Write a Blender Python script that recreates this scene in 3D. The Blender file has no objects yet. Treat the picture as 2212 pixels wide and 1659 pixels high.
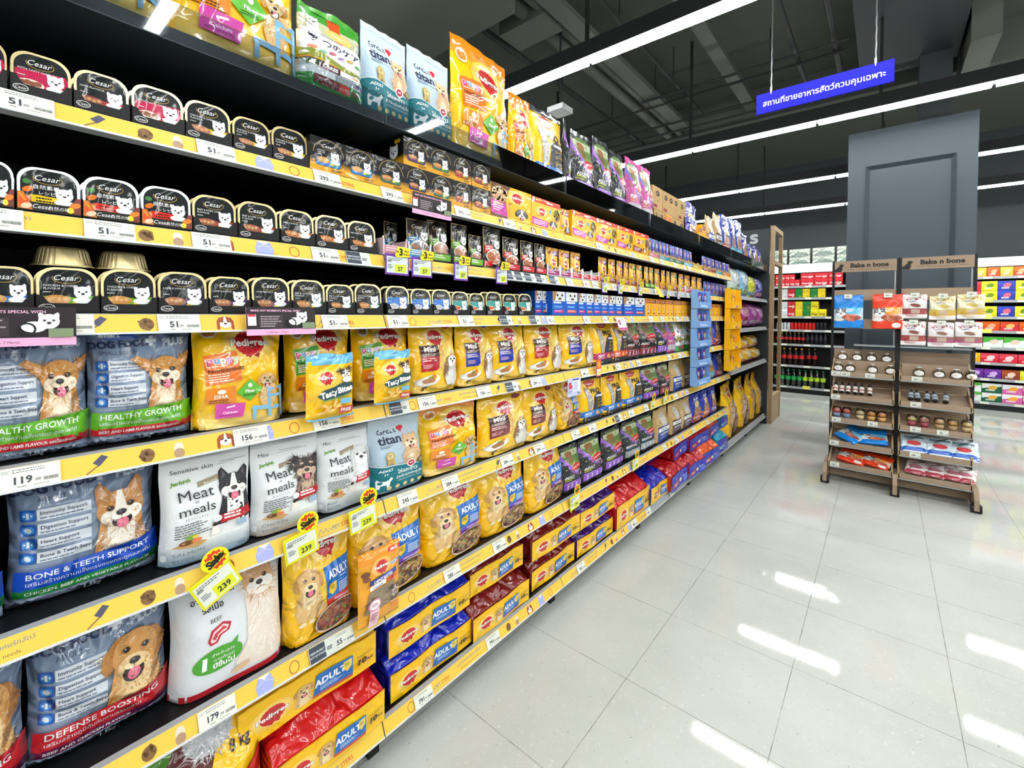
import bpy, math, random
import numpy as np
from mathutils import Matrix, Vector
from mathutils.geometry import tessellate_polygon

# ------------------------------------------------------------------ camera, world, exposure
sc = bpy.context.scene
COL = sc.collection
W, H = 2212, 1659
F, CX, CY = 969.224, 1105.93, 695.316
CAMP = np.array([1.21, 0.0, 1.45])

def _rot(yaw, pit, rol):
    f = np.array([math.sin(yaw) * math.cos(pit), math.cos(yaw) * math.cos(pit), math.sin(pit)])
    r = np.array([math.cos(yaw), -math.sin(yaw), 0.0])
    d = -np.cross(r, f)
    c, s = math.cos(rol), math.sin(rol)
    return np.array([c * r + s * d, -s * r + c * d, f])

RM = _rot(*[math.radians(a) for a in (-39.66903763, -1.01654829, -0.48542127)])
cam = bpy.data.cameras.new('camera')
cam.sensor_fit = 'HORIZONTAL'
cam.sensor_width = 36
cam.lens = 36 * F / W
cam.shift_x = (W / 2 - CX) / W
cam.shift_y = -(H / 2 - CY) / W
cam.clip_start = 0.02
co = bpy.data.objects.new('camera', cam)
M3 = Matrix((RM[0], -RM[1], -RM[2])).transposed()
co.matrix_world = Matrix.Translation(CAMP) @ M3.to_4x4()
COL.objects.link(co)
sc.camera = co

wd = bpy.data.worlds.new('world')
sc.world = wd
wd.use_nodes = True
wd.node_tree.nodes['Background'].inputs[0].default_value = (0.6, 0.63, 0.65, 1)
wd.node_tree.nodes['Background'].inputs[1].default_value = 0.04
sc.view_settings.view_transform = 'Standard'
sc.view_settings.look = 'None'
sc.view_settings.gamma = 1
sc.view_settings.use_curve_mapping = False
sc.view_settings.exposure = 0.0
LAMP = 62.0                       # radiance of the ceiling tubes
cy = sc.cycles
cy.max_bounces = 7
cy.diffuse_bounces = 4
cy.glossy_bounces = 3
cy.transmission_bounces = 4
cy.transparent_max_bounces = 8
cy.caustics_reflective = False
cy.caustics_refractive = False
cy.sample_clamp_indirect = 6

# pixel of the photograph -> point on a real plane of the shop
def ray(x, y): return RM.T @ np.array([(x - CX) / F, (y - CY) / F, 1.0])
def on_x(x, y, X=0.0):
    d = ray(x, y); return CAMP + d * ((X - CAMP[0]) / d[0])
def on_y(x, y, Y):
    d = ray(x, y); return CAMP + d * ((Y - CAMP[1]) / d[1])
def on_z(x, y, Z=0.0):
    d = ray(x, y); return CAMP + d * ((Z - CAMP[2]) / d[2])
def y_at(px, z, X=0.0):
    a = F * RM[0] + (CX - px) * RM[2]
    return float(-(a[0] * (X - CAMP[0]) + a[2] * (z - CAMP[2])) / a[1] + CAMP[1])

# ------------------------------------------------------------------ colour and materials
_cc = {}
def lin(c):
    if c not in _cc:
        v = [int(c[i:i + 2], 16) / 255 for i in (0, 2, 4)]
        _cc[c] = tuple((x / 12.92 if x <= 0.04045 else ((x + 0.055) / 1.055) ** 2.4) for x in v)
    return _cc[c]

def mat(name, col=None, rough=0.5, metal=0.0, spec=0.5, coat=0.0, bump=0.0, bscale=20.0, bstretch=None, emit=None, strength=0.0, trans=0.0, alpha=None, detail=3.0, var=0.0, bdist=0.02):
    m = bpy.data.materials.new(name)
    m.use_nodes = True
    nt = m.node_tree
    b = nt.nodes['Principled BSDF']
    b.inputs['Roughness'].default_value = rough
    b.inputs['Metallic'].default_value = metal
    b.inputs['Specular IOR Level'].default_value = spec
    b.inputs['Coat Weight'].default_value = coat
    b.inputs['Coat Roughness'].default_value = 0.08
    src = None
    if col is None:
        a = nt.nodes.new('ShaderNodeAttribute'); a.attribute_name = 'Col'
        src = a.outputs['Color']
    else:
        b.inputs['Base Color'].default_value = (*lin(col), 1)
    tc = nt.nodes.new('ShaderNodeTexCoord')
    if var > 0:
        n = nt.nodes.new('ShaderNodeTexNoise'); n.inputs['Scale'].default_value = bscale * 0.7
        n.inputs['Detail'].default_value = 4
        nt.links.new(tc.outputs['Object'], n.inputs['Vector'])
        mr = nt.nodes.new('ShaderNodeMapRange'); mr.inputs['To Min'].default_value = 1 - var; mr.inputs['To Max'].default_value = 1 + var
        nt.links.new(n.outputs['Fac'], mr.inputs['Value'])
        mx = nt.nodes.new('ShaderNodeVectorMath'); mx.operation = 'SCALE'
        if src is None: mx.inputs[0].default_value = lin(col)
        else: nt.links.new(src, mx.inputs[0])
        nt.links.new(mr.outputs['Result'], mx.inputs['Scale'])
        src = mx.outputs['Vector']
    if src is not None: nt.links.new(src, b.inputs['Base Color'])
    if bump > 0:
        n = nt.nodes.new('ShaderNodeTexNoise'); n.inputs['Scale'].default_value = bscale; n.inputs['Detail'].default_value = detail
        n.inputs['Distortion'].default_value = 0.8
        mp = nt.nodes.new('ShaderNodeMapping')
        if bstretch: mp.inputs['Scale'].default_value = bstretch
        nt.links.new(tc.outputs['Object'], mp.inputs['Vector'])
        nt.links.new(mp.outputs['Vector'], n.inputs['Vector'])
        bp = nt.nodes.new('ShaderNodeBump'); bp.inputs['Strength'].default_value = bump; bp.inputs['Distance'].default_value = bdist
        nt.links.new(n.outputs['Fac'], bp.inputs['Height'])
        nt.links.new(bp.outputs['Normal'], b.inputs['Normal'])
        if coat > 0: nt.links.new(bp.outputs['Normal'], b.inputs['Coat Normal'])
    if emit:
        b.inputs['Emission Color'].default_value = (*lin(emit), 1)
        b.inputs['Emission Strength'].default_value = strength
    if trans: b.inputs['Transmission Weight'].default_value = trans
    if alpha is not None: b.inputs['Alpha'].default_value = alpha
    return m

M_FILM = mat('printed_film', None, 0.34, spec=0.4, coat=0.4, bump=0.6, bscale=11, detail=1.5, bdist=0.035)
M_SHINY = mat('shiny_printed_film', None, 0.32, spec=0.35, coat=0.9, bump=0.9, bscale=10, detail=1.5, bdist=0.05)
M_MATTE = mat('printed_matte_film', None, 0.5, spec=0.4, bump=0.25, bscale=12)
M_CARD = mat('printed_card', None, 0.5, spec=0.35)
M_GLOSS = mat('printed_glossy_lid', None, 0.35, spec=0.15, coat=0.3, bump=0.16, bscale=18, detail=1.0)
M_BLACK = mat('black_card', '141315', 0.5, spec=0.3)
M_RACK = mat('black_rack_metal', '0b0b0d', 0.45, spec=0.4)
M_EDGE = mat('dark_slate_metal_edge', '2c343b', 0.35, spec=0.5)
M_RAIL = mat('grey_price_rail', '9a9da0', 0.35, spec=0.5)
M_LIP = mat('white_rail_lip', 'd9dcdf', 0.3, spec=0.5)
M_KICK = mat('grey_kick_plate', '565a5d', 0.45)
M_GOLD = mat('gold_foil', 'd6c391', 0.3, metal=0.75, spec=0.6)
M_SILVER = mat('silver_foil', 'd5d8e0', 0.28, metal=0.75, spec=0.6)
M_SLATE = mat('slate_painted_panel', '333d45', 0.55, spec=0.4)
M_SLATED = mat('dark_slate_wall_paint', '33383b', 0.6, spec=0.3)
M_CEIL = mat('dark_grey_ceiling_paint', '5a5d58', 0.8, spec=0.2, var=0.12, bscale=1.5)
M_DUCT = mat('grey_duct_paint', '64675f', 0.7, spec=0.3)
M_PIPE = mat('grey_pipe_paint', '62645e', 0.6, spec=0.3)
M_DARKP = mat('black_conduit', '2a2b2c', 0.6, spec=0.3)
M_CHAN = mat('black_light_channel', '1c1d1f', 0.5, spec=0.4)
M_TUBE = mat('lit_led_tube', 'ffffff', 0.5, emit='f5f8f6', strength=LAMP)
M_WOODL = mat('pale_oak', 'a98f6c', 0.5, spec=0.3, bump=0.05, bscale=9, bstretch=(8, 8, 1), var=0.1)
M_WOODB = mat('light_brown_board', '9a8570', 0.55, spec=0.3, bump=0.04, bscale=9, bstretch=(1, 8, 8), var=0.08)
M_WHITE = mat('white_plastic', 'e6e8ea', 0.4)
M_STEEL = mat('brushed_steel', 'a9adb0', 0.35, metal=0.8)
M_KRAFT = mat('kraft_card', None, 0.65, spec=0.25)

def mat_clear(name, rough, mixf, tint='ffffff'):
    m = bpy.data.materials.new(name); m.use_nodes = True
    nt = m.node_tree; nt.nodes.clear()
    o = nt.nodes.new('ShaderNodeOutputMaterial'); t = nt.nodes.new('ShaderNodeBsdfTransparent'); g = nt.nodes.new('ShaderNodeBsdfGlossy')
    t.inputs[0].default_value = (*lin(tint), 1); g.inputs['Roughness'].default_value = rough
    fr = nt.nodes.new('ShaderNodeFresnel'); fr.inputs[0].default_value = 1.28
    ad = nt.nodes.new('ShaderNodeMath'); ad.inputs[1].default_value = mixf; ad.use_clamp = True
    mx = nt.nodes.new('ShaderNodeMixShader')
    nt.links.new(fr.outputs[0], ad.inputs[0]); nt.links.new(ad.outputs[0], mx.inputs[0])
    nt.links.new(t.outputs[0], mx.inputs[1]); nt.links.new(g.outputs[0], mx.inputs[2]); nt.links.new(mx.outputs[0], o.inputs[0])
    return m
M_ACRYL = mat_clear('clear_acrylic', 0.03, 0.03, 'e3e7ea')
M_JAR = mat_clear('clear_jar_glass', 0.05, 0.08, 'e9e6dc')
M_PET = mat_clear('clear_bottle_plastic', 0.08, 0.10, 'e3ece8')

def mat_floor():
    m = bpy.data.materials.new('off_white_speckled_vinyl_tiles'); m.use_nodes = True
    nt = m.node_tree; b = nt.nodes['Principled BSDF']; N = nt.nodes.new; L = nt.links.new
    geo = N('ShaderNodeNewGeometry')
    sep = N('ShaderNodeSeparateXYZ'); L(geo.outputs['Position'], sep.inputs[0])
    def seam(out, off):
        a = N('ShaderNodeMath'); a.operation = 'ADD'; a.inputs[1].default_value = off; L(out, a.inputs[0])
        w = N('ShaderNodeMath'); w.operation = 'PINGPONG'; w.inputs[1].default_value = 0.25; L(a.outputs[0], w.inputs[0])
        lt = N('ShaderNodeMath'); lt.operation = 'LESS_THAN'; lt.inputs[1].default_value = 0.0013; L(w.outputs[0], lt.inputs[0])
        return lt.outputs[0]
    # 0.5 m tiles
    sx = seam(sep.outputs['X'], 10.0 - 0.444); sy = seam(sep.outputs['Y'], 10.0 - 0.155)
    mxm = N('ShaderNodeMath'); mxm.operation = 'MAXIMUM'; L(sx, mxm.inputs[0]); L(sy, mxm.inputs[1])
    def noise(scale, detail=4, rough=0.6):
        n = N('ShaderNodeTexNoise'); n.inputs['Scale'].default_value = scale; n.inputs['Detail'].default_value = detail; n.inputs['Roughness'].default_value = rough
        L(geo.outputs['Position'], n.inputs['Vector']); return n
    big = noise(1.6, 5); mid = noise(9, 4); fine = noise(60, 3); spk = noise(140, 2, 0.7)
    cr = N('ShaderNodeValToRGB'); L(big.outputs['Fac'], cr.inputs[0])
    cr.color_ramp.elements[0].position = 0.3; cr.color_ramp.elements[0].color = (*lin('b6b8b2'), 1)
    cr.color_ramp.elements[1].position = 0.7; cr.color_ramp.elements[1].color = (*lin('c4c6c1'), 1)
    def ramp(n, a, c):
        r = N('ShaderNodeMapRange'); r.inputs['From Min'].default_value = a; r.inputs['From Max'].default_value = c; L(n.outputs['Fac'], r.inputs['Value']); return r.outputs[0]
    def mix(fac, base, col):
        x = N('ShaderNodeMix'); x.data_type = 'RGBA'; L(fac, x.inputs[0]); L(base, x.inputs[6]); x.inputs[7].default_value = (*lin(col), 1); return x.outputs[2]
    c = mix(ramp(fine, 0.6, 0.75), cr.outputs[0], 'cfd1cd')
    c = mix(ramp(spk, 0.68, 0.73), c, '857f74')
    sp2 = noise(70, 2, 0.8)
    c = mix(ramp(sp2, 0.70, 0.74), c, '77736c')
    c = mix(ramp(mid, 0.66, 0.85), c, 'bdb6a2')
    sm = N('ShaderNodeMath'); sm.operation = 'MULTIPLY'; L(mxm.outputs[0], sm.inputs[0])
    r2 = N('ShaderNodeMapRange'); r2.inputs['From Min'].default_value = 0.3; r2.inputs['From Max'].default_value = 0.6; r2.inputs['To Min'].default_value = 0.25; r2.inputs['To Max'].default_value = 1
    L(mid.outputs['Fac'], r2.inputs['Value']); L(r2.outputs[0], sm.inputs[1])
    c = mix(sm.outputs[0], c, '77736c')
    L(c, b.inputs['Base Color'])
    b.inputs['Roughness'].default_value = 0.6
    b.inputs['Specular IOR Level'].default_value = 0.0
    # polished wax coat: a tight mirror-like lobe over the matte vinyl
    gl = N('ShaderNodeBsdfGlossy'); gl.distribution = 'BECKMANN'; gl.inputs['Roughness'].default_value = 0.13
    rr = N('ShaderNodeMapRange'); rr.inputs['To Min'].default_value = 0.045; rr.inputs['To Max'].default_value = 0.085; L(mid.outputs['Fac'], rr.inputs['Value']); L(rr.outputs[0], gl.inputs['Roughness'])
    fr = N('ShaderNodeFresnel'); fr.inputs[0].default_value = 1.42
    ms = N('ShaderNodeMixShader'); L(fr.outputs[0], ms.inputs[0]); L(b.outputs[0], ms.inputs[1]); L(gl.outputs[0], ms.inputs[2])
    out = [n for n in nt.nodes if n.type == 'OUTPUT_MATERIAL'][0]; L(ms.outputs[0], out.inputs[0])
    bp = N('ShaderNodeBump'); bp.inputs['Strength'].default_value = 0.02; bp.inputs['Distance'].default_value = 0.002
    L(mid.outputs['Fac'], bp.inputs['Height']); L(bp.outputs['Normal'], b.inputs['Normal'])
    return m
M_FLOOR = mat_floor()

# ------------------------------------------------------------------ object helpers
def mesh(name, v, f, m, col=None, smooth=False):
    me = bpy.data.meshes.new(name)
    v = np.asarray(v, dtype=np.float32)
    me.from_pydata(v.tolist(), [], [tuple(int(i) for i in q) for q in f])
    me.materials.append(m)
    if col is not None:
        at = me.color_attributes.new('Col', 'FLOAT_COLOR', 'POINT')
        if isinstance(col, str): arr = np.tile(np.array([*lin(col), 1.0], np.float32), (len(v), 1))
        else: arr = np.hstack([np.asarray(col, np.float32), np.ones((len(v), 1), np.float32)])
        at.data.foreach_set('color', arr.ravel())
    if smooth: me.shade_smooth()
    me.update()
    return me

def add(name, me, parent=None, loc=None, rz=0.0):
    o = bpy.data.objects.new(name, me); COL.objects.link(o)
    if parent is not None: o.parent = parent
    if loc is not None: o.location = loc
    if rz: o.rotation_euler.z = rz
    return o

def tag(o, label=None, cat=None, group=None, kind=None):
    if label: o['label'] = label
    if cat: o['category'] = cat
    if group: o['group'] = group
    if kind: o['kind'] = kind
    return o

def struct(name, me, label=None):
    o = add(name, me); o['kind'] = 'structure'
    if label: o['label'] = label
    return o

class MB:
    """collects boxes, tubes and prisms of one part"""
    def __init__(s): s.v = []; s.f = []
    def raw(s, v, f):
        n = len(s.v); s.v += [tuple(map(float, p)) for p in v]; s.f += [tuple(i + n for i in q) for q in f]; return s
    def box(s, x0, x1, y0, y1, z0, z1, ch=0.0):
        v = [(x0, y0, z0), (x1, y0, z0), (x1, y1, z0), (x0, y1, z0), (x0, y0, z1), (x1, y0, z1), (x1, y1, z1), (x0, y1, z1)]
        return s.raw(v, [(0, 3, 2, 1), (4, 5, 6, 7), (0, 1, 5, 4), (1, 2, 6, 5), (2, 3, 7, 6), (3, 0, 4, 7)])
    def prism(s, pts, axis, a, b):
        """pts: 2D outline, extruded along axis from a to b"""
        n = len(pts)
        def P(p, t):
            return {'x': (t, p[0], p[1]), 'y': (p[0], t, p[1]), 'z': (p[0], p[1], t)}[axis]
        v = [P(p, a) for p in pts] + [P(p, b) for p in pts]
        f = [tuple(range(n))[::-1], tuple(range(n, 2 * n))] + [(i, (i + 1) % n, n + (i + 1) % n, n + i) for i in range(n)]
        return s.raw(v, f)
    def tube(s, p, q, r, n=8, r2=None):
        p, q = Vector(p), Vector(q); d = (q - p).normalized()
        u = d.orthogonal().normalized(); w = d.cross(u); r2 = r if r2 is None else r2
        v = []
        for c, rr in ((p, r), (q, r2)):
            for i in range(n):
                t = 2 * math.pi * i / n; v.append(c + u * (math.cos(t) * rr) + w * (math.sin(t) * rr))
        f = [tuple(range(n))[::-1], tuple(range(n, 2 * n))] + [(i, (i + 1) % n, n + (i + 1) % n, n + i) for i in range(n)]
        return s.raw(v, f)
    def lathe(s, prof, n=14, c=(0, 0, 0), sx=1.0, sy=1.0):
        v = []; m = len(prof)
        for r, z in prof:
            for i in range(n):
                t = 2 * math.pi * i / n; v.append((c[0] + r * sx * math.cos(t), c[1] + r * sy * math.sin(t), c[2] + z))
        f = [(j * n + i, j * n + (i + 1) % n, (j + 1) * n + (i + 1) % n, (j + 1) * n + i) for j in range(m - 1) for i in range(n)]
        f.append(tuple(range(n))[::-1]); f.append(tuple(range((m - 1) * n, m * n)))
        return s.raw(v, f)
    def mesh(s, name, m, col=None, smooth=False): return mesh(name, s.v, s.f, m, col, smooth)

# a recipe is a list of parts: (part name, mesh, label or None, [sub-parts of the same shape])
def spawn(name, recipe, loc, rz=0.0, scale=(1, 1, 1), rx=0.0, ry=0.0):
    r = bpy.data.objects.new(name, None); COL.objects.link(r)
    r.empty_display_size = 0.05
    r.location = loc; r.rotation_euler = (rx, ry, rz); r.scale = scale
    for pn, me, lb, subs in recipe:
        o = add(pn, me, r)
        if lb: o['label'] = lb
        for sn, sm, sl, _ in subs:
            q = add(sn, sm, o)
            if sl: q['label'] = sl
    return r
# ------------------------------------------------------------------ printed artwork as coloured geometry
_txt = {}
def text2d(s, bold=0.0, shear=0.0):
    k = (s, bold, shear)
    if k in _txt: return _txt[k]
    cu = bpy.data.curves.new('t', 'FONT'); cu.body = s; cu.size = 1; cu.offset = bold; cu.resolution_u = 2; cu.shear = shear
    ob = bpy.data.objects.new('t', cu); COL.objects.link(ob)
    dg = bpy.context.evaluated_depsgraph_get()
    me = bpy.data.meshes.new_from_object(ob.evaluated_get(dg))
    v = np.zeros(len(me.vertices) * 3); me.vertices.foreach_get('co', v); v = v.reshape(-1, 3)[:, :2]
    me.calc_loop_triangles()
    t = np.zeros(len(me.loop_triangles) * 3, dtype=np.int32); me.loop_triangles.foreach_get('vertices', t); t = t.reshape(-1, 3)
    w = float(v[:, 0].max()) if len(v) else 0.0
    bpy.data.objects.remove(ob); bpy.data.curves.remove(cu); bpy.data.meshes.remove(me)
    _txt[k] = (v, t, w)
    return _txt[k]

class Art:
    """2D print in centimetres, origin bottom left"""
    def __init__(s, w, h, seed=1):
        s.w, s.h = w, h; s.V = []; s.T = []; s.C = []; s.Z = []; s.n = 0; s.k = 0
        s.st = [(0.0, 0.0, 1.0, 0.0, 1.0)]; s.r = random.Random(seed)
    def push(s, x, y, sc=1.0, rot=0.0, flip=1.0): s.st.append((x, y, sc, math.radians(rot), flip)); return s
    def pop(s): s.st.pop()
    def _tf(s, p):
        p = np.asarray(p, float).reshape(-1, 2)
        for x, y, k, r, fl in reversed(s.st):
            c, n = math.cos(r), math.sin(r)
            q = p * k; q = q * np.array([fl, 1.0])
            p = np.stack([q[:, 0] * c - q[:, 1] * n + x, q[:, 0] * n + q[:, 1] * c + y], 1)
        return p
    def put(s, v, t, c):
        v = s._tf(v); s.V.append(v); s.T.append(np.asarray(t, np.int32).reshape(-1, 3) + s.n)
        cc = np.tile(np.array(lin(c)), (len(v), 1)) if isinstance(c, str) else np.asarray(c, float)
        s.C.append(cc); s.Z.append(np.full(len(v), s.k)); s.n += len(v); s.k += 1
    def poly(s, pts, c):
        t = tessellate_polygon([[Vector((p[0], p[1], 0)) for p in pts]]); s.put(pts, t, c)
    def rect(s, x, y, w, h, c, r=0.0, c2=None):
        if r <= 0:
            cols = c if c2 is None else [lin(c), lin(c), lin(c2), lin(c2)]
            s.put([(x, y), (x + w, y), (x + w, y + h), (x, y + h)], [(0, 1, 2), (0, 2, 3)], cols); return
        pts = []
        for cx, cy, a in ((x + w - r, y + r, -90), (x + w - r, y + h - r, 0), (x + r, y + h - r, 90), (x + r, y + r, 180)):
            for i in range(5):
                t = math.radians(a + i * 22.5); pts.append((cx + r * math.cos(t), cy + r * math.sin(t)))
        s.put(pts + [(x + w / 2, y + h / 2)], [(i, (i + 1) % 20, 20) for i in range(20)], c)
    def ell(s, cx, cy, rx, ry=None, c='ffffff', rot=0.0, n=22, cc=None, a0=0, a1=360):
        ry = rx if ry is None else ry
        ca, sa = math.cos(math.radians(rot)), math.sin(math.radians(rot)); pts = []
        for i in range(n + (a1 - a0 < 360)):
            t = math.radians(a0 + (a1 - a0) * i / n); x, y = rx * math.cos(t), ry * math.sin(t)
            pts.append((cx + x * ca - y * sa, cy + x * sa + y * ca))
        m = len(pts); cols = c if cc is None else [lin(c)] * m + [lin(cc)]
        s.put(pts + [(cx, cy)], [(i, (i + 1) % m, m) for i in range(m if a1 - a0 >= 360 else m - 1)], cols)
    def ring(s, cx, cy, rx, ry, wd, c, n=26, a0=0, a1=360, rot=0):
        ca, sa = math.cos(math.radians(rot)), math.sin(math.radians(rot)); v = []
        for i in range(n + 1):
            t = math.radians(a0 + (a1 - a0) * i / n)
            for k in (0, wd):
                x, y = (rx - k) * math.cos(t), (ry - k) * math.sin(t); v.append((cx + x * ca - y * sa, cy + x * sa + y * ca))
        s.put(v, [q for i in range(n) for q in ((2 * i, 2 * i + 2, 2 * i + 1), (2 * i + 1, 2 * i + 2, 2 * i + 3))], c)
    def line(s, pts, wd, c):
        v = []; t = []
        for a, b in zip(pts[:-1], pts[1:]):
            dx, dy = b[0] - a[0], b[1] - a[1]; l = math.hypot(dx, dy) or 1; nx, ny = -dy / l * wd / 2, dx / l * wd / 2
            k = len(v); v += [(a[0] + nx, a[1] + ny), (a[0] - nx, a[1] - ny), (b[0] - nx, b[1] - ny), (b[0] + nx, b[1] + ny)]
            t += [(k, k + 1, k + 2), (k, k + 2, k + 3)]
        s.put(v, t, c)
    def text(s, tx, x, y, size, c, al='c', bold=0.0, shear=0.0, rot=0.0, out=None, ow=0.04, sx=1.0):
        for off, cc in (((bold + ow, out), (bold, c)) if out else ((bold, c),)):
            v, t, w = text2d(tx, off, shear)
            if not len(v): return
            w0 = text2d(tx, bold, shear)[2]
            k = {'l': 0, 'c': -w0 / 2, 'r': -w0}[al]
            p = (v + np.array([k, 0])) * np.array([size * sx, size])
            if rot:
                a = math.radians(rot); p = p @ np.array([[math.cos(a), math.sin(a)], [-math.sin(a), math.cos(a)]])
            s.put(p + np.array([x, y]), t, cc)
    def small(s, x, y, w, n, lh, c, th=0.5, frag=0.12):
        """n lines of print too small to read"""
        v = []; t = []
        for i in range(n):
            yy = y - i * lh; xx = x; end = x + w * s.r.uniform(0.6, 1.0)
            while xx < end:
                l = w * frag * s.r.uniform(0.5, 1.3); l = min(l, end - xx); k = len(v)
                v += [(xx, yy), (xx + l, yy), (xx + l, yy + lh * th), (xx, yy + lh * th)]; t += [(k, k + 1, k + 2), (k, k + 2, k + 3)]
                xx += l + w * 0.02
        if v: s.put(v, t, c)
    def fur(s, cx, cy, rx, ry, n, ln, cols, wd=0.16, down=0.0, spread=0.4, a0=0, a1=360):
        v = []; t = []; c = []
        for _ in range(int(n * 1.5)):
            a = math.radians(s.r.uniform(a0, a1)); q = math.sqrt(s.r.uniform(0.1, 1))
            x, y = cx + rx * q * math.cos(a), cy + ry * q * math.sin(a)
            d = math.atan2(math.sin(a) - down, math.cos(a)) + s.r.uniform(-spread, spread); l = ln * s.r.uniform(0.5, 1.2); k = len(v)
            nx, ny = -math.sin(d) * wd * l * .6, math.cos(d) * wd * l * .6
            v += [(x + nx, y + ny), (x - nx, y - ny), (x + l * math.cos(d), y + l * math.sin(d))]; t.append((k, k + 1, k + 2))
            q = s.r.random(); c1, c2 = lin(s.r.choice(cols)), lin(s.r.choice(cols)); cl = tuple(m * q + n * (1 - q) for m, n in zip(c1, c2)); c += [cl] * 3
        s.put(v, t, c)
    def mesh(s, name, fn, m, maxlen=1.3, eps=0.0008, lay=0.00012, smooth=True):
        if not s.V: return None
        V = np.vstack(s.V); T = np.vstack(s.T); C = np.vstack(s.C); Z = np.concatenate(s.Z).astype(float)
        if maxlen:
            for _ in range(14):
                e = np.stack([np.linalg.norm(V[T[:, i]] - V[T[:, (i + 1) % 3]], axis=1) for i in range(3)], 1)
                lg = e.argmax(1); bad = e.max(1) > maxlen
                if not bad.any(): break
                B = T[bad]; g = lg[bad]; ix = np.arange(len(B))
                a, b, c = B[ix, g], B[ix, (g + 1) % 3], B[ix, (g + 2) % 3]
                lo, hi = np.minimum(a, b), np.maximum(a, b)
                key, inv = np.unique(lo.astype(np.int64) * 10000000 + hi, return_inverse=True)
                l2, h2 = key // 10000000, key % 10000000
                mi = len(V) + inv
                V = np.vstack([V, (V[l2] + V[h2]) / 2]); C = np.vstack([C, (C[l2] + C[h2]) / 2]); Z = np.concatenate([Z, Z[l2]])
                T = np.vstack([T[~bad], np.stack([a, mi, c], 1), np.stack([mi, b, c], 1)])
        P = fn((V[:, 0] - s.w / 2) * 0.01, V[:, 1] * 0.01, eps + lay * Z)
        # counter-clockwise seen from the front (a to the right, b up)
        A, B, D = V[T[:, 0]], V[T[:, 1]], V[T[:, 2]]
        cr = (B[:, 0] - A[:, 0]) * (D[:, 1] - A[:, 1]) - (B[:, 1] - A[:, 1]) * (D[:, 0] - A[:, 0])
        T = np.where((cr < 0)[:, None], T[:, ::-1], T)
        return mesh(name, P, T, m, C, smooth)

def flat(x=0.0):
    return lambda a, b, e: np.stack([x + e, a, b], 1)

# ------------------------------------------------------------------ bags
def sstep(a, b, x): t = np.clip((x - a) / (b - a), 0, 1); return t * t * (3 - 2 * t)

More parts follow.
